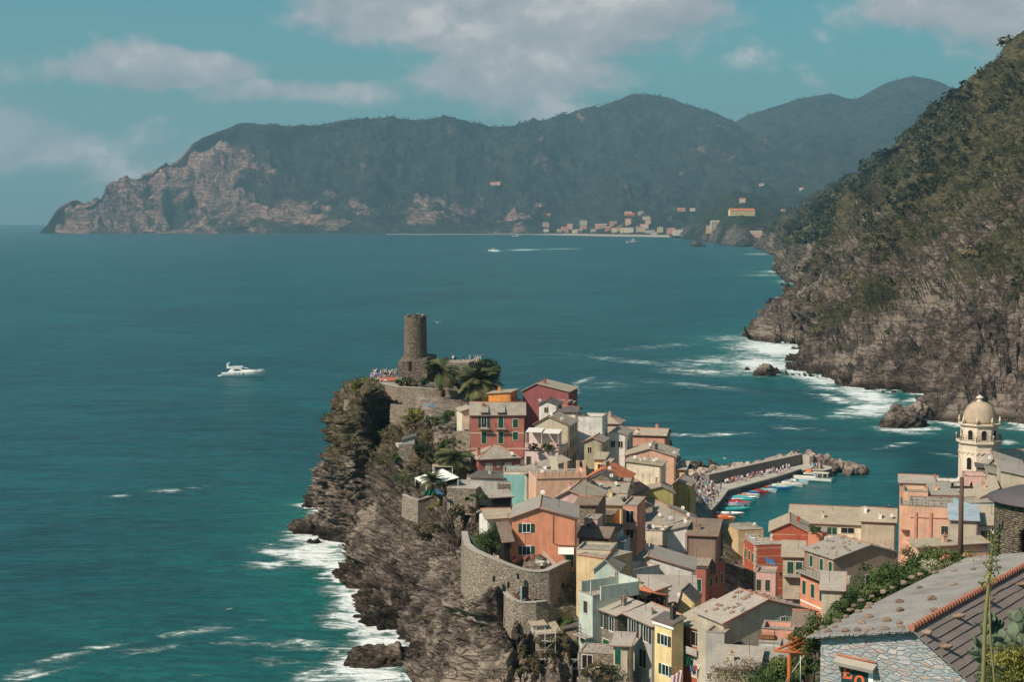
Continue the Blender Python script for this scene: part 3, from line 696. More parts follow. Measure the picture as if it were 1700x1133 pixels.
M_GLASS = flat('window_glass', (0.012, 0.016, 0.018), 0.12, spec=0.6, var=0.1)
M_DARKIN = flat('painted_interior_shade', (0.012, 0.010, 0.009), 0.9)  # near-black colour stands in for the shade inside openings and porches
M_IRON = flat('dark_iron', (0.05, 0.045, 0.04), 0.6)
M_CONC = flat('weathered_concrete', (0.38, 0.33, 0.28), 0.9, var=0.3, scale=1.2)
M_WOOD = flat('old_wood', (0.22, 0.10, 0.045), 0.8, var=0.3)
M_PIPE = flat('copper_downpipe', (0.22, 0.10, 0.07), 0.5)

_wm = {}
def wmesh(kind, w, h):
    """shared meshes of a window: x right, z up, the wall plane is y = 0, outside is -y; origin at the middle of the opening"""
    k = (kind, round(w, 2), round(h, 2))
    if k not in _wm:
        b = MB()
        if kind == 'frame':
            t = 0.09
            b.box(-w / 2 - t, -w / 2, -.05, .06, -h / 2 - t, h / 2 + t); b.box(w / 2, w / 2 + t, -.05, .06, -h / 2 - t, h / 2 + t)
            b.box(-w / 2, w / 2, -.05, .06, h / 2, h / 2 + t); b.box(-w / 2, w / 2, -.09, .06, -h / 2 - t, -h / 2)
            b.box(-.03, .03, -.03, .05, -h / 2, h / 2)
        elif kind == 'pane': b.box(-w / 2, w / 2, -.012, .03, -h / 2, h / 2)
        elif kind == 'shutter':
            b.box(0, w / 2, -.05, -.004, -h / 2, h / 2)
            for i in range(int(h / 0.14)): z = -h / 2 + .07 + i * .14; b.box(.04, w / 2 - .04, -.068, -.05, z, z + .06)
        elif kind == 'closed':
            for s in (-1, 1):
                x0, x1 = (0.012, w / 2) if s > 0 else (-w / 2, -0.012)
                b.box(x0, x1, -.05, .01, -h / 2, h / 2)
                for i in range(int(h / 0.14)): z = -h / 2 + .07 + i * .14; b.box(x0 + .04, x1 - .04, -.068, -.05, z, z + .06)
        me = b.build('tmp', None); m = me.data; bpy.data.objects.remove(me); _wm[k] = m
    return _wm[k]
_tinted = {}
def inst(name, me, m, parent, loc, rz=0.0, sx=1):
    key = (me.name, m.name)
    if key not in _tinted:
        c = me.copy(); c.materials.clear(); c.materials.append(m); _tinted[key] = c
    o = bpy.data.objects.new(name, _tinted[key]); COL.objects.link(o); o.parent = parent; o.location = loc
    o.rotation_euler = (0, 0, rz); o.scale = (sx, 1, 1); return o
def window(par, pos, rz, w, h, style='s', col=None, frame=None):
    """pos: the middle of the opening on the wall, in the house's own space"""
    sh = col or M_GREEN
    f = inst('window' if h < 1.75 or style != 'd' else 'door', wmesh('frame', w, h), frame or (M_WHITE if style in 's' else M_FRAME), par, pos, rz)
    if style in ('s', 'p', 'o', 'h'): inst('pane', wmesh('pane', w, h), M_DARKIN if style == 'o' else M_GLASS, f, (0, 0, 0))
    if style == 's':
        inst('shutter', wmesh('shutter', w, h), sh, f, (w / 2 + .07, 0, 0)); inst('shutter', wmesh('shutter', w, h), sh, f, (-w / 2 - .07, 0, 0), 0, -1)
    elif style == 'h':   # one leaf open
        inst('shutter', wmesh('shutter', w, h), sh, f, (0, -.01, 0))
    elif style in ('c', 'd'): inst('shutter' if style == 'c' else 'door_leaf', wmesh('closed', w, h), sh, f, (0, 0, 0))
    return f

def roof_uv(q, eave):
    q = [Vector(p) for p in q]; e = Vector(eave).normalized(); n = (q[1] - q[0]).cross(q[-1] - q[0]).normalized(); s = n.cross(e)
    return [((p).dot(e), (p).dot(s)) for p in q]
HOUSES = []
def house(L, Rt, D, d, h, label, wall='peach', roof='gf', rise=1.4, rm='slate', win=(), over=0.35, ridge=True, verge=False, chim=(), dish=(), parapet=0.5,
          sh=None, name='house', cat='house', group='houses packed together in the old village', wm=None, t=0.14, off=0.5, stones=0, tmat=None, base=None, ang=None, pcol=None, bands=False, quoins=False, free=False, rstones=0):
    pl = P(L[0], L[1], D); pr = S(Rt[0], Rt[1], pl.z)
    w = (pr - pl).length
    yaw = math.atan2(pr.y - pl.y, pr.x - pl.x)
    if ang is None and not free and abs(yaw) > R(20): ang = math.degrees(math.copysign(R(14), yaw))
    if ang is not None:                                  # the facade's own turn, width from the pixels
        yaw = R(ang); w = (Rt[0] - L[0]) * D / F / max(0.2, (math.cos(yaw) - math.sin(yaw) * (Rt[0] - 850) / F))
    mid = pl + Vector((math.cos(yaw), math.sin(yaw), 0)) * w / 2
    e = empty(name, (mid.x, mid.y, mid.z - h), yaw, label, cat, group)
    W = wm or plaster(wall, PL[wall]); rfm = RF[rm] if isinstance(rm, str) else rm
    a = w / 2; Rm = rise
    # own space: x along the facade, y back, z up from the foot; eaves at h
    zf = -12.0 if mid.x > 50 else 0.0; wb = MB(); lo = [(-a, 0, zf), (a, 0, zf), (a, d, zf), (-a, d, zf)]
    def wallp(*pts): wb.poly(pts)
    tz = {'gf': (h, h, h, h), 'gs': (h, h, h, h), 'hip': (h, h, h, h), 'shedF': (h, h, h + Rm, h + Rm), 'shedB': (h + Rm, h + Rm, h, h), 'shedL': (h, h + Rm, h + Rm, h), 'shedR': (h + Rm, h, h, h + Rm), 'flat': (h + parapet,) * 4}[roof]
    hi = [(p[0], p[1], z - 0.02) for p, z in zip(lo, tz)]
    pk = h + Rm - 0.02
    if roof == 'gf':
        o_ = (off - 0.5) * w
        wallp(lo[0], lo[1], hi[1], (o_, 0, pk), hi[0]); wallp(lo[2], lo[3], hi[3], (o_, d, pk), hi[2]); wallp(lo[1], lo[2], hi[2], hi[1]); wallp(lo[3], lo[0], hi[0], hi[3])
    elif roof == 'gs':
        wallp(lo[0], lo[1], hi[1], hi[0]); wallp(lo[2], lo[3], hi[3], hi[2]); wallp(lo[1], lo[2], hi[2], (a, d * off, pk), hi[1]); wallp(lo[3], lo[0], hi[0], (-a, d * off, pk), hi[3])
    else:
        for i in range(4): j = (i + 1) % 4; wallp(lo[i], lo[j], hi[j], hi[i])
    if roof == 'flat': wallp(*[(p[0], p[1], h) for p in lo])
    wb.build('wall', W, e)
    rb = MB(); ov = over; q = []
    def slope(p0, p1, p2, p3, eave): q.append((p0, p1, p2, p3)); rb.slab([p0, p1, p2, p3], -0.0 + t, roof_uv([p0, p1, p2, p3], eave))
    lift = t + 0.02
    if roof == 'gf':
        o_ = (off - 0.5) * w; s1 = Rm / (a + o_); s2 = Rm / (a - o_); zr = h + Rm + lift
        slope((-a - ov, -ov, zr - s1 * (a + o_ + ov)), (o_, -ov, zr), (o_, d + ov, zr), (-a - ov, d + ov, zr - s1 * (a + o_ + ov)), (0, 1, 0))
        slope((o_, -ov, zr), (a + ov, -ov, zr - s2 * (a - o_ + ov)), (a + ov, d + ov, zr - s2 * (a - o_ + ov)), (o_, d + ov, zr), (0, 1, 0))
        rl = [((o_, -ov - .02, zr + .03), (o_, d + ov + .02, zr + .03))]
        vl = [((-a - ov, -ov - .03, zr - s1 * (a + o_ + ov) + .02), (o_, -ov - .03, zr + .02)), ((o_, -ov - .03, zr + .02), (a + ov, -ov - .03, zr - s2 * (a - o_ + ov) + .02))]
    elif roof == 'gs':
        yo = d * off; s1 = Rm / yo; s2 = Rm / (d - yo); zr = h + Rm + lift
        slope((-a - ov, -ov, zr - s1 * (yo + ov)), (a + ov, -ov, zr - s1 * (yo + ov)), (a + ov, yo, zr), (-a - ov, yo, zr), (1, 0, 0))
        slope((-a - ov, yo, zr), (a + ov, yo, zr), (a + ov, d + ov, zr - s2 * (d - yo + ov)), (-a - ov, d + ov, zr - s2 * (d - yo + ov)), (1, 0, 0))
        rl = [((-a - ov - .02, yo, zr + .03), (a + ov + .02, yo, zr + .03))]
        vl = [((a + ov + .03, -ov, zr - s1 * (yo + ov) + .02), (a + ov + .03, yo, zr + .02)), ((-a - ov - .03, -ov, zr - s1 * (yo + ov) + .02), (-a - ov - .03, yo, zr + .02))]
    elif roof == 'hip':
        m_ = min(a, d / 2); s1 = Rm / m_; ze = h + lift - s1 * ov; zr = h + Rm + lift
        x0, x1, y0, y1 = (-a + m_, a - m_, d / 2, d / 2) if a > d / 2 else (0, 0, a, d - a)
        A, B, C_, D_ = (-a - ov, -ov, ze), (a + ov, -ov, ze), (a + ov, d + ov, ze), (-a - ov, d + ov, ze); T0 = (x0, y0, zr); T1 = (x1, y1, zr)
        if a > d / 2: fs = [((A, B, T1, T0), (1, 0, 0)), ((B, C_, T1), (0, 1, 0)), ((C_, D_, T0, T1), (1, 0, 0)), ((D_, A, T0), (0, 1, 0))]; hips = [(A, T0), (B, T1), (C_, T1), (D_, T0), (T0, T1)]
        else: fs = [((A, B, T0), (1, 0, 0)), ((B, C_, T1, T0), (0, 1, 0)), ((C_, D_, T1), (1, 0, 0)), ((D_, A, T0, T1), (0, 1, 0))]; hips = [(A, T0), (B, T0), (C_, T1), (D_, T1), (T0, T1)]
        for f_, ev in fs: rb.slab(list(f_), t, roof_uv(f_, ev))
        rl = hips; vl = []
    elif roof.startswith('shed'):
        c = [(-a - ov, -ov), (a + ov, -ov), (a + ov, d + ov), (-a - ov, d + ov)]
        fn = {'shedF': lambda x, y: h + Rm * y / d, 'shedB': lambda x, y: h + Rm * (1 - y / d), 'shedL': lambda x, y: h + Rm * (x + a) / w, 'shedR': lambda x, y: h + Rm * (a - x) / w}[roof]
        c3 = [(x, y, fn(x, y) + lift) for x, y in c]; slope(*c3, (1, 0, 0) if roof in ('shedF', 'shedB') else (0, 1, 0)); rl = []
        vl = [((c3[0][0], c3[0][1] - .03, c3[0][2] + .02), (c3[1][0], c3[1][1] - .03, c3[1][2] + .02))] if roof in ('shedL', 'shedR') else [((c3[1][0] + .03, c3[1][1], c3[1][2] + .02), (c3[2][0] + .03, c3[2][1], c3[2][2] + .02))]
    else:
        p_ = parapet; x0, x1 = -a + .2, a - .2
        rb.box(x0 + .003, x1 - .003, .203, d - .203, h + .02, h + .08)
        rb.box(-a - .06, a + .06, -.06, .2, h + p_ + .0, h + p_ + .1); rb.box(-a - .06, a + .06, d - .2, d + .06, h + p_, h + p_ + .1)
        rb.box(-a - .06, -a + .2, .2, d - .2, h + p_, h + p_ + .1); rb.box(a - .2, a + .06, .2, d - .2, h + p_, h + p_ + .1)
        # inner faces of the parapet
        if p_ > 0.15:
            ib = MB()
            ib.box(-a + .005, a - .005, .19, .198, h + .03, h + p_ - .01); ib.box(-a + .005, a - .005, d - .198, d - .19, h + .03, h + p_ - .01); ib.box(x0 - .01, x0 - .004, .2, d - .2, h + .03, h + p_ - .01); ib.box(x1 + .004, x1 + .01, .2, d - .2, h + .03, h + p_ - .01)
            ib.build('parapet_lining', pcol or W, e)
        rl = vl = []
    if not chim and not dish and roof != 'flat' and cat == 'house' and w > 4:
        chim = ((random.uniform(.2, .8), random.uniform(.25, .6), random.uniform(.6, 1.1)),)
    ro = rb.build('roof', rfm, e)
    if roof != 'flat' and cat == 'house':
        x, y = random.uniform(-a * .6, a * .6), d * random.uniform(.3, .7); zz0 = h + Rm * .6; ab = MB()
        ab.tube([(x, y, zz0), (x, y, h + Rm + 1.9)], .022, 4); ab.tube([(x - .5, y, h + Rm + 1.8), (x + .5, y, h + Rm + 1.8)], .015, 4); ab.tube([(x - .35, y, h + Rm + 1.5), (x + .35, y, h + Rm + 1.5)], .015, 4)
        ab.build('aerial', M_IRON, e)
        if roof in ('gs', 'shedF', 'hip'): gb = MB(); gb.tube([(-a - ov, -ov - .06, h - .02), (a + ov, -ov - .06, h - .02)], .06, 6); gb.tube([(a - .15, -.08, h - .1), (a - .15, -.08, .3)], .045, 6); gb.build('gutter', M_PIPE, e)
        else: gb = MB(); gb.tube([(a - .2, -.08, h - .15), (a - .2, -.08, .3)], .045, 6); gb.build('downpipe', M_PIPE, e)
    tb = MB(); tm = tmat or M_TERRA
    if ridge:
        for a0, a1 in rl: tb.tube([a0, a1], 0.085, 6)
    if verge:
        for a0, a1 in vl: tb.tube([a0, a1], 0.055, 6)
    if tb.v: tb.build('ridge_tiles', tm, ro)
    if roof != 'flat' and len(q) and over > 0.2:         # loose slabs and stones that weigh the slates down
        pass
    # walls' faces: F front, L left, R right, B back
    for wn in win:
        fc, u, v, ww, hh, stl = wn[:6]; cc = wn[6] if len(wn) > 6 else sh
        if fc == 'F': pos = (-a + u * w, -0.004, h - v - hh / 2); rz = 0
        elif fc == 'R': pos = (a + 0.004, u * d, h - v - hh / 2); rz = math.pi / 2
        elif fc == 'L': pos = (-a - 0.004, d - u * d, h - v - hh / 2); rz = -math.pi / 2
        window(e, pos, rz, ww, hh, stl, cc)
    def ztop(x, y):
        if roof == 'gf': o_ = (off - .5) * w; return h + Rm * (1 - (o_ - x) / (a + o_) if x < o_ else 1 - (x - o_) / (a - o_))
        if roof == 'gs': yo = d * off; return h + Rm * (y / yo if y < yo else (d - y) / (d - yo))
        if roof == 'hip': m_ = min(a, d / 2); return h + Rm * min(1, (a - abs(x)) / m_, y / m_, (d - y) / m_)
        if roof == 'flat': return h
        return {'shedF': h + Rm * y / d, 'shedB': h + Rm * (1 - y / d), 'shedL': h + Rm * (x + a) / w, 'shedR': h + Rm * (a - x) / w}[roof]
    for c in chim:
        u, v, hc = c[:3]; x, y = -a + u * w, v * d; z = ztop(x, y)
        cb = MB(); cb.box(x - .28, x + .28, y - .22, y + .22, z - .3, z + hc); cb.box(x - .36, x + .36, y - .3, y + .3, z + hc + .003, z + hc + .09)
        ch = cb.build('chimney', c[3] if len(c) > 3 else W, e); cp = MB(); cp.tube([(x, y, z + hc + .1), (x, y, z + hc + .38)], .13, 8); cp.build('chimney_pot', M_TERRA, ch)
    for u, v in dish:
        x, y = -a + u * w, v * d; z = ztop(x, y); make_dish(e, (x, y, z))
    if bands:
        bb = MB(); zz = h - 0.6
        while zz > 1: bb.box(-a - .02, a + .02, -.02, .0, zz - .03, zz + .03); zz -= bands
        bb.build('stripes', M_FRAME, e)
    if quoins:
        bb = MB(); zz = h - .2; k = 0
        while zz > .5:
            ww = .45 if k % 2 else .28
            bb.box(-a - .02, -a + ww, -.03, .0, zz - .38, zz); bb.box(-a - .03, -a - .0, -.02, ww, zz - .38, zz); zz -= .42; k += 1
        bb.build('quoins', M_FRAME, e)
    for k in range(rstones):
        x, y = random.uniform(-a * .95, a * .95), random.uniform(.2, d * .95); z = ztop(x, y) + lift
        if roof == 'flat': break
        st = bpy.data.objects.new('roof_stone', stone_lump()); COL.objects.link(st); st.location = e.matrix_basis @ Vector((x, y, z + .05)); s_ = random.uniform(.16, .30); st.scale = (s_ * 1.3, s_, s_ * .7)
        st.rotation_euler = (0, 0, random.uniform(0, 3)); tag(st, 'small brown weight stone on the roof of the ' + label.split(' with ')[0].split(' in ')[0], 'stone', 'weight stones on the ' + label.split(' with ')[0])
    HOUSES.append((mid.x, mid.y, yaw, w, d, mid.z - h, mid.z))
    e['_'] = 0; del e['_']
    return e
def stone_lump():
    if 'stone' not in _wm:
        bm = bmesh.new(); bmesh.ops.create_icosphere(bm, subdivisions=2, radius=1); V = np.array([v.co[:] for v in bm.verts]); V *= (1 + .3 * fbm(V * 1.5, 2))[:, None]
        for v, c in zip(bm.verts, V): v.co = c
        me = bpy.data.meshes.new('roof_stone'); bm.to_mesh(me); bm.free(); me.shade_smooth(); me.materials.append(flat('small_roof_stone', (.26, .17, .12), .9, var=.3)); _wm['stone'] = me
    return _wm['stone']
_dish = {}
def make_dish(par, loc, r=0.42, rz=None):
    if 'm' not in _dish:
        b = MB(); n = 14; rings = [[(rr * math.cos(2 * math.pi * k / n), -0.12 + 0.35 * (rr * rr), 0.75 + rr * math.sin(2 * math.pi * k / n)) for k in range(n)] for rr in (0.02, 0.17, 0.28, 0.36)]
        b.rings(rings, False, True); rings2 = [[(x, y + .03, z) for x, y, z in r_] for r_ in rings]; b.rings(rings2, False, True)
        o = b.build('t', flat('dish_white', (0.62, 0.58, 0.54), 0.5)); _dish['m'] = o.data; bpy.data.objects.remove(o)
        b = MB(); b.tube([(0, .05, -.2), (0, .05, 0.75)], .03, 5); b.tube([(0, 0, .55), (0, -.36, .68)], .018, 4)
        o = b.build('t', M_IRON); _dish['p'] = o.data; bpy.data.objects.remove(o)
    o = bpy.data.objects.new('satellite_dish', _dish['m']); COL.objects.link(o); o.parent = par; o.location = loc
    o.rotation_euler = (0, 0, (rz if rz is not None else random.uniform(-0.9, 0.3)) - par.rotation_euler.z)
    p = bpy.data.objects.new('mast', _dish['p']); COL.objects.link(p); p.parent = o
def rail(par, pts, h=1.0, m=None, name='railing', step=0.9, r=0.025):
    b = MB(); pts = [Vector(p) for p in pts]
    for i in range(len(pts) - 1):
        a, c = pts[i], pts[i + 1]; n = max(1, int((c - a).length / step))
        for k in range(n + 1): q = a.lerp(c, k / n); b.tube([q, q + Vector((0, 0, h))], r, 4)
        for z in (h, h * .5, h * .08): b.tube([a + Vector((0, 0, z)), c + Vector((0, 0, z))], r * .9, 4)
    return b.build(name, m or M_IRON, par)
def W(f, us, v, w=0.95, h=1.4, s='s', *c): return [(f, u, v, w, h, s, *c) for u in us]
G2 = M_DKSH
# ---- upper village, by the castle -------------------------------------------------------------
house((811,654),(848,667),348,6,6,'bright orange house with slate shed roof below the castle palms','brightorange','shedL',0.4,'tan',ridge=False, win=W('R',(.3,.7),.7,1.0,1.2,'o'))
e=house((868,649),(945,657),352,9,9,'maroon red gabled house standing highest on the ridge against the sea','maroon','gf',1.6,'tan',off=.3,ridge=True,verge=False)
house((940,676),(952,680),346,3,5,'low maroon annex with roof terrace at the sea end of the maroon house','darkred','flat',parapet=.9)
house((905,672),(943,676),340,5,7,'low red flat block stepping down in front of the maroon house','red','flat',parapet=.5,chim=((.8,.5,.6),))
e=house((781,690),(871,690),318,8,9.6,'big brick-red house with green shutters and two roof dormers below the castle','red','gs',2.0,'slate',over=.3, quoins=False,
   win=W('F',(.83,),.75,1.0,1.7,'c')+W('F',(.83,),3.3,1.0,1.6,'c')+[('F',.25,.2,1.0,2.2,'s'),('F',.56,.2,1.0,2.3,'c'),('F',.25,3.3,1.0,2.3,'c'),('F',.56,3.3,1.0,2.3,'c')])
for u in (.25,.56):
    a=5.3; x=-a+u*2*a
    b=MB(); b.box(x-1.1,x+1.1,-1.0,-.003,6.9,7.05); b.build('balcony',M_CONC,e); rail(e,[(x-1.05,-.1,7.05),(x-1.05,-.95,7.05),(x+1.05,-.95,7.05),(x+1.05,-.1,7.05)],.95)
    b=MB(); b.box(x-.6,x+.6,-.02,1.8,9.4,10.1); o=b.build('dormer',plaster('red',PL['red']),e); b=MB(); b.slab([(x-.85,-.5,10.25),(x+.85,-.5,10.25),(x+.85,3.3,11.45),(x-.85,3.3,11.45)],.12,[(0,0),(1.9,0),(1.9,3.4),(0,3.4)]); b.build('dormer_roof',RF['slate'],o)
b=MB(); b.box(-5.36,5.36,-.03,.0,6.0,6.16); b.box(-5.36,5.36,-.03,.0,2.9,3.06); b.build('string_course',M_FRAME,e)
house((767,684),(781,681),322,5,6.5,'narrow cream annex with ochre foot left of the big brick-red house','cream','shedL',.5,'tan',win=W('F',(.5,),3.6,.9,1.2,'o'),ridge=False,verge=True)
e=house((795,763),(865,757),297,7,4.6,'lower dark red house with hipped slate roof under the big brick-red one','darkred','hip',1.9,'slate',over=.45,
   win=W('F',(.24,.70),.9,1.15,1.8,'c',M_SHW)+W('F',(.47,),.7,.4,.9,'o')+W('F',(.92,),1.4,.8,1.9,'o'),chim=((.05,.25,1.6,M_TERRA),),dish=((.8,.02),))
rail(e,[(2.2,-1.0,2.0),(4.6,-1.0,2.0)],.9,M_FRAME)
house((895,672),(925,681),332,5,6,'white cottage with dark roof and satellite dish below the maroon house','white','gf',.8,'dark',win=W('F',(.4,),.6,.8,1.0,'o'),dish=((.05,.0),),off=.4)
house((928,684),(957,690),330,5,6,'small grey slate roof behind the big beige gabled roof','cream','gs',.7,'dark')
e=house((887,705),(945,712),318,8,12,'tall beige house with wide slate gable above the awning terrace','beige','gf',1.6,'slate',win=W('R',(.2,.5,.8),3.0,.9,1.7,'c')+W('R',(.2,.5,.8),6.2,.9,1.7,'c')+W('R',(.2,.5,.8),.5,.9,1.6,'c'),off=.4,dish=((.8,-.02),(.5,-.02)),ridge=True,verge=True)
e=house((871,744),(927,749),308,9,9,'pink house with a shaded roof terrace full of plants','palepink','flat',parapet=.0,win=W('F',(.12,),1.6,.9,1.8,'c')+W('F',(.7,),1.9,.9,1.6,'c')+W('R',(.15,.4,.65,.9),1.3,.9,1.7,'c')+W('R',(.15,.4,.65,.9),4.3,.9,1.7,'c'),sh=G2)
a=3.2; b=MB(); b.box(-a-.2,a+.3,-.3,-.12,8.7,8.95); b.box(-a,-a+.12,-.1,.05,9.1,10.0); b.box(-a+.1,a-1.6,-.1,.0,9.1,9.9); b.box(a-1.5,a-.2,-.12,.05,9.1,10.2); b.box(-.9,-.7,-.12,.06,9.1,10.0); b.build('parapet',plaster('pink',PL['pink']),e)
b=MB(); b.slab([(-a,.4,12.0),(-.1,.4,12.0),(-.1,3.2,12.5),(-a,3.2,12.5)],.05); b.slab([(.2,.2,11.9),(a+.2,.2,11.9),(a+.2,3.0,12.4),(.2,3.0,12.4)],.05); b.build('awning',flat('awning_cloth',(.66,.60,.54)),e)
b=MB(); 
for x in (-a+.1,-.05,a): b.box(x-.05,x+.05,.4,.5,9.1,11.9)
b.box(-a,a,3.3,3.4,9.1,12.2); b.build('terrace_frame',plaster('palepink',PL['palepink']),e)
house((959,699),(1000,702),328,6,8,'plain whitewashed flat block with blank wall on the ridge','white','flat',parapet=.9,win=())
house((1000,702),(1007,700),330,5,10,'narrow white stair tower at the end of the whitewashed block','white','flat',parapet=.4)
house((983,703),(1028,711),352,7,7,'hipped slate roof standing against the sea behind the white block','pinkgrey' if 'pinkgrey' in PL else 'beige','hip',1.4,'tan')
house((970,734),(1000,737),316,6,8,'slate-roofed ochre house in the lane behind the awning terrace','khaki','gf',.8,'slate',verge=True,win=W('F',(.3,),1.0,.8,1.2,'o')+W('R',(.3,.7),1.2,.9,1.3,'c'))  # khaki puts the lane's shade into the colour of a yellow-ochre wall
house((1008,722),(1040,724),330,8,9,'white house under a dark timber-edged roof in shade','white','gf',.8,'slate',win=W('F',(.3,.7),1.3,.9,1.3,'o')+W('R',(.3,.7),1.2,.9,1.4,'c'),off=.3)
house((1033,722),(1105,741),345,7,7,'long pink house with narrow slate roof stepping down to the sea','salmon','gs',1.0,'tan',chim=((.75,.5,.8),(.3,.3,.6)),dish=((.35,-.03),))
e=house((1038,757),(1121,759),322,10,10,'wide peach house with blank gable facing the village','peach','gf',1.5,'tan',ridge=True,chim=((.62,.03,1.2,M_IRON),),dish=((.98,.02),(.5,.0)),win=W('R',(.3,.6),1.0,.9,1.3,'c'))
house((1125,778),(1141,778),345,5,9,'small peach block at the seaward corner beside the crowd','salmon','flat',parapet=.3,chim=((.5,.5,.8),))
house((1122,762),(1128,762),330,5,9,'narrow salmon stair block beside the wide peach gable','salmon','shedF',.3,'tan')
# ---- middle of the village --------------------------------------------------------------------
house((971,796),(1041,806),292,8,7,'house with a bright orange sheet roof in the middle of the village','beige','gf',2.0,'terra',off=.45,ridge=False,chim=((.48,.35,.9,M_IRON),),dish=((.6,.0),))
house((976,798),(1020,807),284,4.5,6,'grey rubble-stone house with low gable before the bright orange roof','grey','gf',1.3,'dark',wm=M_STONE,t=.08,over=.15,ridge=False,win=W('F',(.45,),1.5,1.2,.5,'o'),dish=((.9,.02),))
house((1020,806),(1040,809),286,4,6,'stone corner house right of the grey rubble gable','khaki','shedF',.5,'slate',wm=M_STONE,chim=((.5,.3,.9,M_IRON),))
house((987,763),(1003,768),300,4,7,'narrow bright yellow house with a dark door in the lane','yellow','shedF',.6,'tan',win=W('F',(.6,),.9,.9,1.6,'o'),ridge=False)
house((1002,772),(1010,775),297,4,6,'small yellow porch house beside the narrow bright yellow one','yellow','shedF',.4,'tan',ridge=False)
house((1040,772),(1098,781),306,6,7,'flat terrace house cluttered with antennas before the wide peach gable','cream','shedR',.6,'tan',dish=((.2,.3),(.5,.2),(.8,.4)),chim=((.35,.4,.6),(.7,.6,.6)),ridge=False)
e=house((1096,779),(1138,795),322,5,8,'tan terrace roof house with rooftop tanks by the crowd','tan','shedF',.8,'pinkgrey',ridge=False,dish=((.6,.2),),chim=((.3,.5,.5),(.8,.5,.6)))
house((1045,812),(1078,797),300,8,8,'pink house in a narrow alley behind the olive one','pink','gf',1.2,'slate',win=W('L',(.3,.7),1.,.9,1.2,'c'))
house((1080,795),(1122,803),330,9,8,'grey slate gable behind the olive house','beige','gf',1.3,'grey',dish=((.9,.1),))
house((1059,819),(1119,819),300,8,9,'olive green house with a low slate gable','olive','gf',1.2,'slate',off=.66,ridge=True)
house((1117,806),(1146,814),312,7,9,'olive green rear wing in half shade by the crowd','olive','gf',.8,'slate',off=.3)
house((1146,826),(1152,828),318,3,6,'small olive shed at the edge of the crowd','khaki','flat',parapet=.1)
e=house((890,793),(974,791),272,8,12,'pale pink house with balustraded roof terrace and striped blinds','peach','flat',parapet=.0,win=())
a=4.2
b=MB(); b.box(-a-.15,a+.15,-.2,.0,11.75,12.0); b.box(-a-.05,a+.05,-.05,.1,12.02,12.75); b.box(a-.1,a+.05,.1,7,12.02,12.75)
for x in np.linspace(-a+.1,a-.1,8): b.box(x-.16,x+.16,-.1,.15,12.02,13.0)
b.build('parapet',plaster('peach',PL['peach']),e)
for x in (.8,2.9,a-.2): b=MB(); b.box(x-.25,x+.25,.2,.7,12.1,14.6); b.build('terrace_post',plaster('peach',PL['peach']),e)
b=MB(); b.box(1.0,2.8,.4,.45,13.3,13.4); b.box(1.0,2.8,.4,.45,13.8,13.9); b.box(1.0,2.8,.4,.45,12.9,13.0); b.build('railing',M_IRON,e)
b=MB(); b.slab([(-1.6,1.0,13.0),(-.3,1.0,13.0),(-.5,2.0,15.2),(-1.7,2.0,15.2)],.06); b.build('blind',flat('blind_cloth',(.52,.45,.33)),e)
make_dish(e,(-3.2,.5,12.1)); make_dish(e,(-2.6,1.0,12.6))
house((874,788),(946,776),281,6,8,'slate-roofed house behind the balustraded terrace','beige','shedL',2.0,'slate',ridge=False,verge=True)
e=house((836,786),(876,786),282,6,9,'turquoise flat-roofed block in the centre of the slope','turq','flat',parapet=.25,win=())
b=MB(); b.box(2.0,2.12,-.03,.0,0,9.2); b.box(-2.1,2.1,-.02,-.005,8.7,9.2); b.build('corner_strip',plaster('cream',PL['cream']),e)
house((781,792),(836,795),284,5,5,'low grey flat shed behind the stone block and left of the turquoise wall','grey','shedF',.2,'dark',ridge=False)
e=house((742,812),(790,818),282,9,4.5,'flat-topped rubble-stone block on the cliff edge','beige','flat',parapet=.12,wm=M_STONE,win=W('F',(.15,),1.6,.6,1.6,'o'),rm='pinkgrey')
house((826,806),(848,806),275,3,3,'small brown stone hut against the turquoise wall','brown','flat',parapet=.1,wm=M_STONE)
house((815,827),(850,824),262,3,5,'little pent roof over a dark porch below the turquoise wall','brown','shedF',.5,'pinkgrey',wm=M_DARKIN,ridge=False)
e=house((850,861),(957,862),216,9.5,7.2,'big orange house with green shutters on the bastion','orange','gf',1.35,'grey',off=.43,ridge=True,verge=True,
   win=[('F',.225,.75,1.0,1.15,'s'),('F',.225,3.8,1.0,1.15,'s'),('F',.90,4.9,1.0,1.7,'c')],dish=((.45,.9),))
b=MB(); b.tube([(1.2,-.06,7.9),(1.2,-.06,3.9),(1.9,-.1,3.6),(4.2,-.1,3.5)],.06,6); b.build('downpipe',M_PIPE,e)
b=MB(); b.slab([(1.9,-1.2,2.6),(4.0,-1.2,2.6),(4.0,-.02,3.3),(1.9,-.02,3.3)],.05); b.build('awning',flat('awning_white',(.70,.66,.62)),e)
b=MB(); b.slab([(-.2,-.1,.2),(-.2,-.1,3.0),(1.6,-1.6,1.6),(1.6,-1.6,.2)],.04); b.slab([(1.6,-1.65,.2),(1.6,-1.65,1.6),(2.8,-1.2,1.6),(2.8,-1.2,.2)],.04); b.build('reed_screen',flat('reed_screen',(.42,.30,.23)),e)
house((809,862),(850,846),222,5,4,'small white house left of the big orange one','white','gs',.8,'tan',verge=True,win=W('F',(.5,),1.2,.9,1.2,'p'))
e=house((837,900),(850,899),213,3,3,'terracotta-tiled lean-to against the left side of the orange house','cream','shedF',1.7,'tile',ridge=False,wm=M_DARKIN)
house((918,830),(988,838),240,9,9,'pinkish gabled roof right behind the big orange house','pink','gf',1.4,'tan',off=.4,verge=True,win=W('R',(.3,.7),1.2,.9,1.3,'c'))
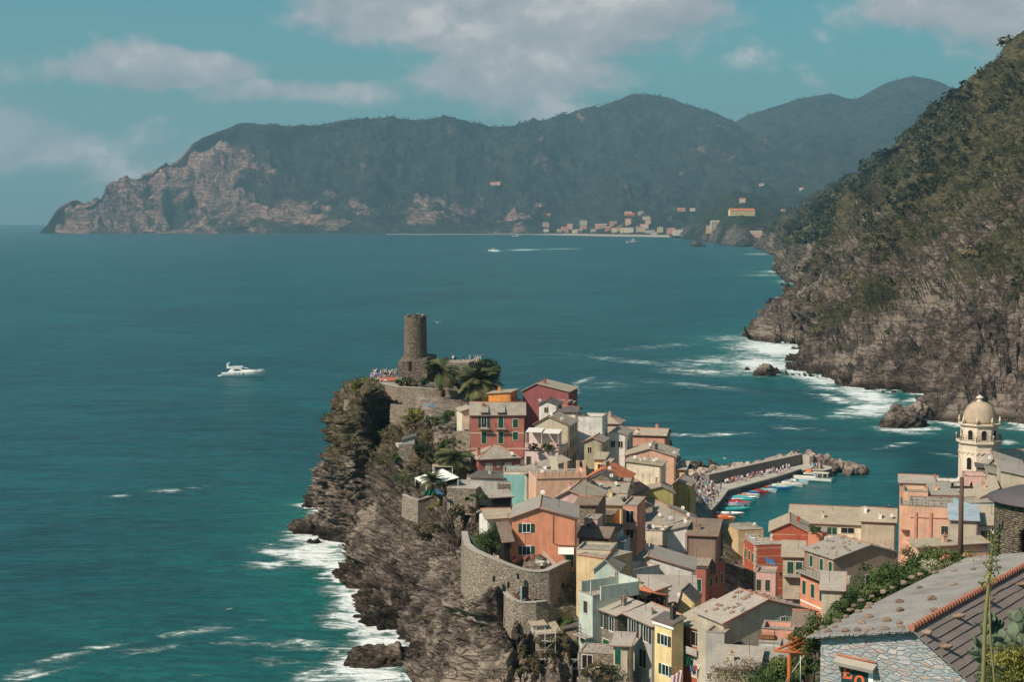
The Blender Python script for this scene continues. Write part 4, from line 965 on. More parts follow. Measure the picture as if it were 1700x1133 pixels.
house((957,838),(990,842),231,7,9,'brown brick wall house in the shade of the orange one','brown','gs',.5,'tile',wm=M_STONE,win=W('F',(.7,),2.5,.8,1.4,'c'))
e=house((970,864),(992,868),226,4,7,'pink house with a little balcony in the shade','pink','flat',parapet=.1,win=W('F',(.4,),.5,.8,1.7,'o'))
b=MB(); b.box(-1.4,1.6,-1.4,-.02,4.3,4.45); b.box(-1.4,1.6,-1.45,-1.38,4.45,5.3); b.box(1.55,1.62,-1.38,0,4.45,5.3); b.build('balcony',plaster('palepink',PL['palepink']),e)
house((990,838),(1034,846),262,6,8,'yellow house with grey slate roof above the brown terrace','yellow','gs',1.2,'slate',win=())
house((978,820),(1038,828),276,7,8,'grey slate roof with dishes below the rubble gable','khaki','gs',1.4,'slate',dish=((.3,.2),(.7,.3)))
e=house((988,858),(1018,864),252,6,7,'brown terrace block beneath the yellow wall','ochre','flat',parapet=.2,rm='tile',win=W('F',(.8,),1.4,.9,.9,'c'))
e=house((1034,842),(1058,846),250,8,9,'peach house with open balcony in the middle alley','salmon','flat',parapet=.25,win=W('F',(.5,),.6,1.2,1.9,'o')+W('F',(.5,),3.4,1.1,1.5,'o'))
b=MB(); b.box(-1.2,1.3,-.9,-.02,5.6,5.75); b.box(-1.2,1.3,-.95,-.9,5.75,6.5); b.build('balcony',plaster('salmon',PL['salmon']),e)
e=house((1060,842),(1085,836),285,7,8,'small slate roof left of the wide grey roofs','beige','gf',.8,'slate',verge=False)
house((1068,862),(1155,850),290,10,9,'wide weathered slate roof in the centre of the lower village','beige','gf',1.9,'slate',off=.48,dish=((.8,.1),),ridge=True)
house((1080,882),(1184,877),272,10,10,'broad slate gable with dishes above the dark barn','beige','gf',1.8,'slate',off=.58,dish=((.35,.1),(.6,.0),(.3,.5)))
e=house((1143,889),(1190,902),256,6,6,'dark barn with brown tiled roof near the harbour','brown','gs',1.6,'tile',off=.98,ridge=False)
house((1073,885),(1110,886),262,5,7,'pale wall with dishes under the broad slate gable','cream','flat',parapet=.3,dish=((.3,.3),),chim=((.7,.5,.5),))
house((1108,882),(1141,886),258,5,7,'small white gable with grey roof left of the dark barn','white','shedL',.9,'slate',dish=((.9,.1),(.8,.5)))
e=house((1007,888),(1025,893),234,5,9,'light blue house in the alley half in shadow','blue','flat',parapet=.1)
house((1025,903),(1036,907),232,5,9,'lower light blue block beside the light blue house','blue','flat',parapet=.1)
house((985,884),(1022,888),236,5,6,'small pebbled roof above the light blue house','beige','gs',.8,'tile',ridge=False)
house((961,892),(1010,905),223,7,6,'brown pebble-roofed terrace right of the orange house','brown','gs',.8,'tile',verge=False,ridge=False)
e=house((957,916),(1014,929),212,5,3,'crumbling parapet wall above the tall tan wall','beige','flat',parapet=.3)
e=house((957,923),(1005,931),210,6,14,'tall blank tan wall with orange tile coping','tan','flat',free=True,parapet=.05)
b=MB(); b.tube([(-2.1,-.05,14.2),(2.1,-.05,14.2)],.1,6); b.build('coping_tiles',M_TERRA,e)
house((986,946),(1025,955),206,7,9,'green-walled house with small slate roof and orange ridge','green','gf',1.3,'slate',off=.5,verge=False,win=W('F',(.8,),.8,.9,1.0,'o'))
e=house((1055,925),(1173,927),262,8,9,'long white gable wall under a wide grey slate roof','white','gf',1.85,'slate',off=.34,ang=-3,verge=True,chim=((.98,.1,2.2,M_WHITE),))
e=house((1108,937),(1174,943),253,6,10,'dark red house with one green window below the white gable','red','shedF',.5,'slate',ridge=False,win=W('F',(.78,),2.2,1.1,2.0,'c')+W('R',(.3,.7),1.4,.9,1.6,'c'))
b=MB(); b.box(-3.4,3.4,-.12,-.003,9.55,9.85); b.build('cornice',M_WHITE,e)
house((1174,948),(1204,936),254,4,10,'dark red wing along the harbour lane in shade','red','flat',free=True,parapet=.6,win=W('F',(.2,.5,.8),1.4,.8,1.5,'c'),chim=((.1,.2,1.5,M_WHITE),(.6,.4,1.2,M_TERRA),(.9,.4,1.0)))
e=house((1037,962),(1095,951),222,4,8,'white house with walled roof terrace','white','flat',free=True,parapet=1.0,pcol=plaster('palepink',PL['palepink']))
house((1050,945),(1153,963),234,8,9,'long grey slate roof with orange verge sloping to the lane','white','gf',1.9,'grey',off=.25,verge=True,ang=-8)
house((1060,1000),(1155,1002),212,10,9,'big plain grey slab roof in the foreground village','grey','shedF',1.2,'pinkgrey',ridge=False)
e=house((1032,973),(1067,990),207,3.6,9,'pale yellow house with timber-framed loggia','yellow','shedF',.8,'pinkgrey',free=True,ridge=False,verge=True,win=W('F',(.3,.7),.45,.7,1.1,'c'))
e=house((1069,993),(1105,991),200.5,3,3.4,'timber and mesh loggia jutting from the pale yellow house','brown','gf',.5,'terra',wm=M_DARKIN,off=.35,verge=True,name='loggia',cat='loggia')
b=MB()
for x in np.linspace(-1.25,1.25,5): b.box(x-.05,x+.05,-.07,-.01,.2,3.35)
for z in (.3,1.8,3.2): b.box(-1.25,1.25,-.09,-.072,z,z+.1)
b.build('timber_frame',M_WOOD,e)
e=house((1127,1000),(1153,1008),207,4,6,'yellow dormer house with steep dark roof side','yellow','gf',1.5,'dark',ridge=False,off=.18,dish=((.0,.1),),ang=-20,over=.15)
# ---- bottom of the picture ---------------------------------------------------------------------
e=house((961,984),(984,992.5),200,5,12,'pale green house with walled roof terrace at the lower edge','palegreen','flat',free=True,parapet=.15,win=W('F',(.5,),.8,.9,1.5,'c',G2)+W('F',(.3,),5.2,.6,1.2,'o'))
b=MB()
a=1.1
b.box(-a,-a+.15,0,.15,12,13.6); b.box(-a,a+2.2,5.6,5.75,12,13.9); b.box(a-.1,a+.05,0,.15,12,13.9); b.box(a+2.1,a+2.3,0,5.6,12,13.7); b.box(-a-.03,-a+.1,.15,5.6,12.15,13.5); b.build('terrace_wall',plaster('palegreen',PL['palegreen']),e)
b=MB(); b.box(-1.1,1.9,-1.2,-.02,6.9,7.05); b.build('balcony',M_CONC,e); rail(e,[(-1.1,-.05,7.05),(-1.1,-1.15,7.05),(1.9,-1.15,7.05)],1.0)
house((984,975),(1035,985),203,6,10,'pale green rear terrace wall house behind the slab roof','palegreen','flat',parapet=.2,win=W('F',(.8,),.3,1.4,1.4,'p'))
e=house((989,1009),(1025,1022),199,3.4,9,'stone house with dark shutters and light slab roof','beige','shedF',.8,'pinkgrey',free=True,ridge=False,wm=M_STONE,verge=True,over=.5,sh=G2,
   win=[('F',.25,.45,1.0,1.8,'s'),('F',.75,.45,1.0,1.8,'s'),('F',.5,3.6,1.3,2.0,'c',M_GREEN),('F',.12,4.2,.8,1.5,'c')])
house((982,990),(1008,999),203,4,8,'upper slab roof joined behind the stone shutter house','beige','shedF',.7,'pinkgrey',free=True,ridge=False)
e=house((1042,1021),(1085,1040),193,4.2,9,'grey-roofed house with tall white windows and dark shutters','grey','gs',.9,'pinkgrey',free=True,off=.85,over=.45,ridge=True,sh=G2,win=[('F',.25,.4,1.1,1.9,'s'),('F',.72,.4,1.1,1.9,'s'),('F',.6,3.4,1.6,2.2,'o')])
e=house((1018,1072),(1045,1077),187,3,7,'small stone outhouse with slab roof and green door','beige','shedF',.6,'pinkgrey',verge=True,ridge=False,win=[('F',.3,.4,.7,1.9,'c')])
b=MB(); b.box(-3.6,3.8,-2.2,-.2,2.6,2.8); b.build('terrace',M_CONC,e); rail(e,[(-3.6,-2.1,2.8),(3.8,-2.1,2.8)],1.0)
e=house((961,1085),(1018,1095),190,4,5,'rubble retaining house front with arches under the balconies','khaki','flat',parapet=.1,wm=M_STONE,win=W('F',(.25,),.2,1.2,1.6,'o')+W('F',(.75,),1.6,2.2,2.2,'o'))
e=house((1056,1074),(1086,1084),192,2.4,9,'lilac-grey wall with one tiny window at the bottom edge','lilac','shedF',1.7,'grey',free=True,verge=False,ridge=False,win=W('F',(.6,),1.5,.7,.9,'p'),over=.2)
e=house((1087,1029),(1118,1039),187,1.5,12,'tall narrow bright yellow house with white cornice','yellow','shedF',.5,'dark',free=True,ridge=False,over=.25,sh=G2,win=[('F',.52,1.5,1.15,1.2,'s'),('F',.6,5.0,1.15,1.2,'s',M_GREEN),],chim=((.7,.5,1.6,M_IRON),))
b=MB(); b.box(-1.9,1.9,-.2,-.003,11.5,11.85); b.build('cornice',M_WHITE,e)
b=MB(); b.tube([(1.78,-.1,11.5),(1.78,-.1,.5)],.05,6); b.build('downpipe',M_PIPE,e)
e=house((1119,1032),(1168,1048),188.5,6,12,'narrow orange-red house hung with green netting and washing','brick','shedF',1.6,'tan',free=True,over=.35,ridge=False,sh=M_GREEN,win=[('F',.2,.4,1.0,2.2,'s'),('F',.75,.5,1.6,1.6,'o'),('F',.75,3.6,1.6,2.2,'c',M_SHW)])
b=MB(); b.box(.6,2.6,-.9,-.02,9.0,9.15); b.box(.6,2.6,-.95,-.9,9.15,9.9); b.build('balcony',M_CONC,e)
e=house((1172,1052),(1203,1056),178,4,12,'grey weathered chimney-like house with flat slate cap','grey','flat',ang=-24,parapet=.15,win=W('F',(.2,),4.5,.4,.7,'p'))
e=house((1201,1035),(1350,1016.5),179,5.5,9,'large house with stone-weighted slate gable roof and stained wall','beige','gf',2.0,'pinkgrey',free=True,rstones=34,off=.48,verge=True,over=.4,dish=((.18,-.06),),win=[('F',.16,2.4,.95,1.3,'c',G2)],chim=())
b=MB(); b.box(.05,4.9,-.03,-.003,3,8.95); b.build('green_wall_panel',plaster('green',PL['green']),e)
window(e,(1.9,-.035,8.0),0,.55,1.6,'p')
e=house((1265,1052),(1318,1062),171,3.4,6.5,'salmon roof-terrace box below the stone-weighted gable','salmon','flat',parapet=.5,win=())
b=MB(); b.box(-1.9,-.2,-1.2,-.02,6.2,6.4); b.build('timber_deck',M_WOOD,e); rail(e,[(-1.9,-1.1,6.4),(-.2,-1.1,6.4)],.9); 
house((1260,1068),(1296,1078),169,3,9,'pale green house wall with white window under the salmon terrace','palegreen','flat',parapet=.0,win=[('F',.45,1.0,.8,1.0,'p')])
house((1318,1040),(1346,1052),172,5,7,'salmon cottage with brown tiled roof behind the pergola','salmon','gs',1.0,'tile',verge=False,win=W('F',(.3,),.8,.7,1.4,'c'))
e=house((1186,1108),(1258,1116),163,5,6,'low wide slab roof at the bottom centre','beige','shedF',.8,'pinkgrey',ridge=False,verge=False)
house((1271,1096),(1304,1113),166,5,5,'grey sheet-roofed lean-to with white awning','grey','shedF',.9,'grey',ridge=False)
# ---- right-hand cluster over the harbour --------------------------------------------------------
e=house((1279,882),(1341,884),287,9,14,'brick-orange striped house with wide tan gable by the harbour','brick','gf',1.6,'tan',off=.52,bands=1.45,quoins=True,ridge=True,over=.4)
e=house((1253,906),(1316,904),283,6,11,'terrace wing of the striped house above the harbour lane','brick','flat',parapet=.0,quoins=True,bands=1.45,win=W('L',(.15,.5,.85),1.6,.9,1.7,'c')+W('L',(.15,.5,.85),5.2,.9,1.7,'c'))
rail(e,[(-3.4,5.8,11.05),(-3.4,.1,11.05),(-.3,.1,11.05)],1.0,M_WHITE)
e=house((1233,903),(1254,908),293,9,12,'orange harbour-front house with quoined corner and open shutters','orange','flat',parapet=.1,win=W('F',(.3,.75),1.4,.8,1.8,'c')+W('F',(.3,.75),5.0,.8,1.8,'c')+W('F',(.6,),8.2,.8,1.6,'c'))
house((1226,882),(1268,872),312,7,8,'flat-roofed tan block with dish at the water side','tan','flat',parapet=.1,dish=((.8,.3),))
house((1310,868),(1432,873),305,8,9,'long low tan-roofed house along the harbour','cream','gs',2.0,'tan',off=.9,ridge=True,win=W('F',(.28,),.5,1.6,1.8,'o')+W('F',(.55,.62),.6,.9,1.4,'c')+W('F',(.8,),.6,2.4,1.0,'p',plaster('turq',PL['turq'])))
house((1341,884),(1372,893),281,5,9,'orange rear annex with plant-filled roof right of the striped gable','orange','flat',parapet=.1)
house((1430,866),(1487,884),296,8,9,'tan roof falling to the water at the harbour corner','beige','gs',1.8,'tan',dish=((.9,.1),),chim=((.1,.3,1.1,M_WHITE),(.55,.1,1.0,M_WHITE)))
e=house((1300,925),(1336,929),262,6,7,'small tan-roofed house with balcony between striped and orange house','beige','shedF',1.3,'tan',ridge=False,ang=-10,win=W('F',(.35,.75),.8,1.0,1.9,'c'))
b=MB(); b.box(-1.8,1.8,-1.3,-.02,3.9,4.05); b.build('balcony',M_CONC,e); rail(e,[(-1.8,-1.25,4.05),(1.8,-1.25,4.05)],.95)
e=house((1255,954),(1288,961),274,5,9,'pink house below the striped wall with dark shutters','pink','flat',parapet=.35,sh=G2,win=W('F',(.15,.6),.9,.8,1.9,'c'))
e=house((1384,928.5),(1489,917.5),236,7.5,9,'brown rendered gable house with one green shuttered window','brown','gf',1.5,'grey',free=True,rstones=26,off=.56,over=.4,ridge=True,win=W('F',(.55,),3.0,1.0,1.6,'c')+W('L',(.25,.6,.9),.6,.8,1.7,'c'),wm=plaster('taupe',(.33,.24,.18)),dish=((.3,.9),))
e=house((1329,949),(1371,966),236,2.5,9,'orange facade of the corner house with three shuttered windows','orange','flat',free=True,parapet=.0,win=W('F',(.16,.5,.84),1.2,1.0,2.0,'c'))
b=MB(); b.box(-3.4,3.4,-.08,-.003,4.6,4.8); b.build('string_course',M_WHITE,e)
b=MB(); b.box(-3.5,3.5,-1.0,-.07,9.12,9.3); b.build('balcony',M_CONC,e); rail(e,[(-3.5,-.95,9.3),(3.5,-.95,9.3)],.95)
house((1364,980),(1400,998),214,4,5,'small light slab roof beneath the orange corner house','beige','shedF',1.4,'pinkgrey',verge=True,ridge=False)
house((1372,972),(1410,986),220,5,4,'low terrace house with sun-bleached shelf roof above the hedge','cream','flat',parapet=.3,win=W('F',(.2,.4,.6,.8),.8,.5,.6,'o'))
e=house((1494,842),(1512,850),262,8,13,'seaward end of the peach block with stacked balconies','peach','flat',parapet=.3,dish=(),ang=-13)
for z in (9.4,6.2,3.2):
    b=MB(); b.box(-.8,1.0,-1.1,-.02,z,z+.15); b.box(-.8,1.0,-1.15,-1.1,z+.15,z+1.0); b.build('balcony',plaster('peach',PL['peach']),e)
e=house((1512,842),(1592,838),256,9,14,'large peach apartment block with pilasters by the church','peach','flat',parapet=.15,win=W('F',(.72,),2.9,1.05,1.6,'c',M_DKSH)+W('F',(.3,),6.2,1.0,.4,'o'),ang=-13)
b=MB()
for x in (-2.9,-.6,3.2): b.box(x-.22,x+.22,-.22,-.003,2,13.2)
b.box(-3.8,3.8,-.12,-.225+.21,12.3,12.5); b.build('pilasters',plaster('salmon',PL['salmon']),e); rail(e,[(-3.8,.2,14.2),(3.8,.2,14.2)],.9)
house((1500,822),(1541,822),268,6,12,'peach roof-terrace level with white railings','peach','flat',parapet=.6,chim=((.9,.6,.7),),ang=-13)
house((1541,822),(1590,824),268,7,12,'upper peach storey with glassed veranda roof','peach','shedF',.8,'grey',ridge=False,over=.2,win=W('F',(.75,),.5,1.0,.8,'p'),ang=-13)
house((1494,802),(1556,795),284,7,12,'long pinkish rear roof with arched belfry-like dormer','salmon','gs',.8,'pinkgrey',chim=((.95,.2,.8),),ang=-13)
e=house((1599,800),(1636,800),262,5,12,'small pink tower house with crenellated roof terrace','pink','flat',parapet=.9,win=[('F',.35,1.6,.9,1.3,'p')],dish=((.9,.5),(.3,.2)),ang=-13)
b=MB()
for x in np.linspace(-1.6,1.6,6): b.box(x-.17,x+.17,-.08,.1,13.0,13.35)
b.build('crenels',plaster('pink',PL['pink']),e)
house((1552,805),(1597,806),276,4,10,'white clothes-drying terrace left of the pink tower house','white','flat',parapet=.5,dish=((.9,.5),(.95,.3)),ang=-13)
e=house((1600,840),(1655,815),236,11,9,'peach house with broad tan slate roof before the church','peach','shedL',2.6,'tan',off=.5,ridge=False,verge=False,ang=-13)
house((1662,800),(1760,822),240,10,9,'right half of the broad tan slate roof','beige','shedR',1.6,'pinkgrey',ridge=False,ang=-13)
house((1612,838),(1658,833),231,5,6,'light blue roof veranda under the broad tan roof','blue','flat',parapet=.1,win=W('F',(.7,),.4,1.4,1.1,'p'))
e=house((1578,864),(1624,866),222,5,5,'blue-grey sheet roof over a pale shed by the wooden pole','beige','shedF',1.2,slate('roof_bluegrey',(.36,.42,.46),(.30,.36,.41),row=.6,wd=3),ridge=False,over=.3,ang=-13)
e=house((1624,872),(1655,866),224,6,7,'white cottage with tan roof and dark square window','white','shedF',1.6,'tan',ridge=False,verge=False,win=W('F',(.4,),.8,1.2,1.0,'p'),ang=-13)
house((1524,909),(1640,895),200,2,6,'low garden wall roof with orange tile edge below the peach block','peach','shedF',.35,'tan',ridge=False,verge=True)
# behind the church
house((1668,770),(1740,765),292,9,12,'salmon house with pale gable behind the church','salmon','gs',1.6,'tan',win=W('F',(.4,.8),.7,.9,1.2,'p'),dish=((.1,.1),))
house((1636,776),(1700,800),276,9,12,'long brown roof beside the church tower','beige','gf',1.5,'pinkgrey',off=.2,dish=((.1,.1),))
house((1622,782),(1672,800),270,4,10,'dark slate nave roof before the church tower','brown','shedR',.6,'dark',ridge=False)
house((1640,795),(1690,812),256,6,9,'small mossy tan roof before the nave','beige','shedR',1.0,'slate',ridge=False)

# ---- church bell tower ---------------------------------------------------------------------------
def bell_tower():
    c=P(1624,790,290); top=P(1624,700,290); px=290/F
    base=2.0; r=31*px/math.cos(math.pi/8)
    e=empty('bell_tower',(c.x,290,base),0,'cream octagonal church bell tower with a domed top above the harbour','bell tower')
    zb=top.z-base
    cr=plaster('tower_cream',(.72,.59,.46),.25)
    def oc(b,prof): b.lathe(prof,(0,0,0),8,True,False,math.pi/8)
    def zz(py): return P(1624,py,290).z-base
    rr=r*.98
    b=MB(); oc(b,[(rr,0),(rr,zz(737))]); b.build('shaft',cr,e)
    b=MB(); oc(b,[(rr*1.02,zz(737)),(rr*1.14,zz(734)),(rr*1.14,zz(730)),(rr*1.10,zz(729.5))]); b.build('gallery',cr,e)
    b=MB(); oc(b,[(rr*.93,zz(730)),(rr*.93,zz(707))]); b.build('belfry',cr,e)
    b=MB(); oc(b,[(rr*.96,zz(707)),(rr*1.07,zz(704.5)),(rr*1.07,zz(702.5)),(rr*.9,zz(702))]); b.build('cornice',cr,e)
    tan=plaster('dome_tan',(.46,.35,.25),.3)
    n=12; H=zz(667)-zz(702); prof=[(rr*.84*math.cos(t*math.pi/2*.96/n)**.85,zz(702)+H*math.sin(t*math.pi/2/n)) for t in range(n+1)]
    b=MB(); b.lathe(prof,(0,0,0),24,True,True); b.build('dome',tan,e)
    b=MB(); b.lathe([(.75,zz(668)),(.45,zz(665)),(.45,zz(662)),(.75,zz(661)),(.6,zz(659.5)),(.3,zz(657.5)),(.02,zz(656))],(0,0,0),12); b.build('lantern',cr,e)
    ap=rr*.93*math.cos(math.pi/8)
    for k in range(8):
        t=k*math.pi/4; d=Vector((math.sin(t),-math.cos(t),0)); M=Matrix.Rotation(t,4,'Z')
        for (zt,zbm,ww,apo,nm) in ((zz(712),zz(728),.95,ap,'arched_opening'),(zz(757),zz(777),.95,rr*math.cos(math.pi/8),'arched_opening')):
            b=MB(); hh=zt-zbm; pts=[(-ww/2,0),(ww/2,0)]+[(ww/2*math.cos(a),hh-ww/2+ww/2*math.sin(a)) for a in np.linspace(0,math.pi,9)]
            f0=[tuple(M@Vector((x,-apo-.02,zbm+z))) for x,z in pts]; b.poly(f0)
            o=b.build(nm,M_DARKIN if nm and zt>zz(730) or k%2 else cr,e,fix=False)
            b=MB(); pp=[(x*1.28,(z if z<hh-ww/2 else hh-ww/2+(z-hh+ww/2)*1.28)) for x,z in pts]
            for i in range(1,len(pts)-1):
                b.slab([tuple(M@Vector((q[0],-apo-.10,zbm+q[1]))) for q in (pts[i],pp[i],pp[i+1],pts[i+1])],.1)
            b.build('arch_moulding',cr,o,fix=True)
        # small arches frieze under the gallery
        b=MB(); s8=2*rr*math.sin(math.pi/8)
        for j in range(3):
            x0=-s8/2+s8*(j+.5)/3
            for a0,a1 in zip(np.linspace(0,math.pi,6)[:-1],np.linspace(0,math.pi,6)[1:]):
                q=[(x0+.36*math.cos(a0),.36*math.sin(a0)),(x0+.50*math.cos(a0),.5*math.sin(a0)),(x0+.5*math.cos(a1),.5*math.sin(a1)),(x0+.36*math.cos(a1),.36*math.sin(a1))]
                b.slab([tuple(M@Vector((x,-rr*math.cos(math.pi/8)-.14,zz(752)+z))) for x,z in q],.13)
        b.build('arch_frieze',cr,e)
        # pinnacles at the corners
        t2=t+math.pi/8; x,y=rr*1.0*math.sin(t2),-rr*1.0*math.cos(t2)
        b=MB(); b.lathe([(.2,zz(702)),(.2,zz(697)),(.28,zz(696)),(.1,zz(694)),(.14,zz(692)),(.02,zz(690))],(x,y,0),8); b.build('pinnacle',cr,e)
        x,y=rr*1.12*math.sin(t2),-rr*1.12*math.cos(t2)
        b=MB(); b.lathe([(.13,zz(729.5)),(.13,zz(722)),(.2,zz(721.5)),(.02,zz(719))],(x,y,0),8); b.build('gallery_post',cr,e)
    rg=[(rr*1.12*math.sin(k*math.pi/4+math.pi/8),-rr*1.12*math.cos(k*math.pi/4+math.pi/8),zz(729.5)) for k in range(9)]
    rail(e,rg,.95,M_IRON,step=.5,r=.03)
bell_tower()

# ---- castle tower and its walls --------------------------------------------------------------------
def castle():
    D=386; c=P(690,625,D); k=D/F
    e=empty('castle_tower',(c.x,D,c.z-3),0,'tall round stone castle tower on the headland top','tower')
    def zz(py): return P(690,py,D).z-(c.z-3)
    r=18.6*k
    b=MB(); b.lathe([(r*1.07,0),(r*1.05,zz(597)),(r*.985,zz(530)),(r*.99,zz(527)),(r*.99,zz(525.5)),(r*.82,zz(525.5)),(r*.82,zz(528.5))],(0,0,0),40); b.build('round_wall',M_TOWER,e)
    for t in np.linspace(0.2,2*math.pi,9)[:-1]:
        b=MB(); b.box(-.35,.35,-.35,.35,zz(525.5)+.003,zz(524.3)+random.random()*.2,Matrix.Translation((r*.9*math.cos(t),r*.9*math.sin(t),0))@Matrix.Rotation(t,4,'Z')); b.build('merlon',M_TOWER,e)
    e2=empty('castle_keep',(c.x,D-4,c.z-5),R(-12),'square stone base with sloping wall tops around the round tower','castle wall')
    def z2(py): return P(690,py,D-4).z-(c.z-5)
    a=25*k*1.0
    b=MB(); b.poly([(-a*1.15,0,0),(a*.85,0,0),(a*.85,0,z2(594)),(-a*.2,0,z2(598)),(-a*1.15,0,z2(603))]); b.poly([(a*.85,0,0),(a*.85,9,0),(a*.85,9,z2(594)),(a*.85,0,z2(594))])
    b.poly([(-a*1.15,9,0),(-a*1.15,0,0),(-a*1.15,0,z2(603)),(-a*1.15,9,z2(588))]); b.poly([(a*.85,9,0),(-a*1.15,9,0),(-a*1.15,9,z2(588)),(a*.85,9,z2(594))]); b.poly([(-a*1.15,0,z2(603)),(-a*.2,0,z2(598)),(a*.85,0,z2(594)),(a*.85,9,z2(594)),(-a*1.15,9,z2(588))])
    b.build('base_wall',M_TOWER,e2); b=MB(); b.box(-a*.3-.4,-a*.3+.4,-.04,-.01,z2(617),z2(601)); b.build('recess_shade',M_DARKIN,e2)  # flat near-black panel painted for the shade of a recess
castle()
def wall_run(name, pts, h, t, label, m=None, cat='wall', cap=None, zdown=None):
    """a wall along ground points (x,y,z = its top), h downwards, t thick"""
    b=MB(); P_=[Vector(p) for p in pts]; n=len(P_); off=[]
    for i in range(n):
        d=(P_[min(i+1,n-1)]-P_[max(i-1,0)]); d.z=0; d.normalize(); off.append(Vector((-d.y,d.x,0))*t)
    o=P_[0]
    for i in range(n-1):
        A,B=P_[i]-o,P_[i+1]-o; a2,b2=A+off[i],B+off[i+1]; dn=Vector((0,0,-h)); bt=-off[i].normalized()*h*.06; bt2=-off[i+1].normalized()*h*.06
        b.poly([A+dn+bt,B+dn+bt2,B,A]); b.poly([b2+dn,a2+dn,a2,b2]); b.poly([A,B,b2,a2])
        if i==0: b.poly([a2+dn,A+dn+bt,A,a2])
        if i==n-2: b.poly([B+dn+bt2,b2+dn,b2,B])
    e=empty(name,o,0,label,cat); e['kind']='thing'; b.build('stonework',m or M_STONE,e,fix=True)
    if cap:
        b=MB()
        for i in range(n-1):
            A,B=P_[i]-o,P_[i+1]-o; u=Vector((0,0,.14)); ou=off[i].normalized()*-.1; ou2=off[i+1].normalized()*-.1
            b.slab([A+u+ou,B+u+ou2,B+off[i+1]-ou2+u,A+off[i]-ou+u],.13)
        b.build('coping',cap,e)
    return e
wall_run('terrace_wall',[P(628,636,372),P(660,643,364),P(700,645,361),P(757,650,360),P(766,655,368)],8,.8,'buttressed stone terrace wall below the castle base',M_STONE,cap=M_CONC)
wall_run('terrace_wall',[P(571,664,362),P(592,670,358),P(602,662,366)],4.5,.6,'short pale stone wall at the cliff edge left of the dark cleft',M_STONE)
wall_run('terrace_wall',[P(648,671,355),P(675,673,352),P(674,690,349)],6,.5,'rough buttress wall beneath the dark hollow',M_STONE)
wall_run('terrace_wall',[P(668,822,292),P(676,826,289),P(694,832,287),P(712,826,288),P(738,826,289)],4,.5,'pale curved retaining wall under the white canopy terrace',M_BAST,cap=M_CONC)
wall_run('terrace_wall',[P(662,738,322),P(688,738,322),P(690,734,330)],4,.5,'small stone wall under the grey garden store',M_STONE)
# the bastion under the orange house: outer curve of px positions along its top
BT=[(767,884,229),(768,892,222),(772,905,215),(784,915,212.5),(800,922,211),(820,930,210),(842,939,209.3),(862,946,208.8),(880,950,208.5),(897,951,208.5),(911,949,208.7),(927,941,211),(944,933,214.5),(957,930,218)]
zt=P(880,950,208.5).z
def bastion():
    top=[P(x,y,D) for x,y,D in BT]
    e=wall_run('bastion',[Vector((p.x,p.y,p.z)) for p in top],12,.7,'great curved rubble bastion carrying the orange house','' or M_BAST,'bastion',cap=M_CONC)
    o=top[0]
    b=MB(); pts=[Vector((p.x,p.y,min(p.z,zt+.05)-.7))-o for p in top]+[P(957,915,230)-o]; 
    b.poly([tuple(p) for p in pts]); b.build('terrace_floor',flat('terrace_paving',(.56,.44,.34),var=.2),e,fix=False)
    for (px,py,D) in ((820,961,208.6),(844,971,207.6),(934,972,212.2),(860,957,208.0)):
        pp=P(px,py,D)-o; b=MB(); b.box(pp.x-.16,pp.x+.16,pp.y-.45,pp.y-.1,pp.z-.35,pp.z+.35); b.build('loophole',M_DARKIN,e)
    pp=P(873,985,207.2)-o; b=MB(); b.box(pp.x-.5,pp.x+.35,pp.y-.9,pp.y-.2,pp.z-.9,pp.z+.9); b.build('doorway',M_DARKIN,e)
    b=MB(); b.box(pp.x-.75,pp.x-.5,pp.y-.95,pp.y-.2,pp.z-.9,pp.z+.9); b.build('door_leaf',plaster('blue',PL['blue']),e)
bastion()
wall_run('terrace_wall',[P(836,985,207),P(841,991,204),P(852,998,203),P(868,1003,202.5),(P(890,1002,202.5)),P(909,1000,203.5)],7,.5,'lower curved stone wall at the bastion foot',M_BAST,cap=M_CONC)
wall_run('terrace_wall',[P(909,1002,203.5),P(925,1010,205),P(940,1020,207),P(958,1026,212)],10,.5,'dark rubble wall behind the scaffolding',M_STONE)
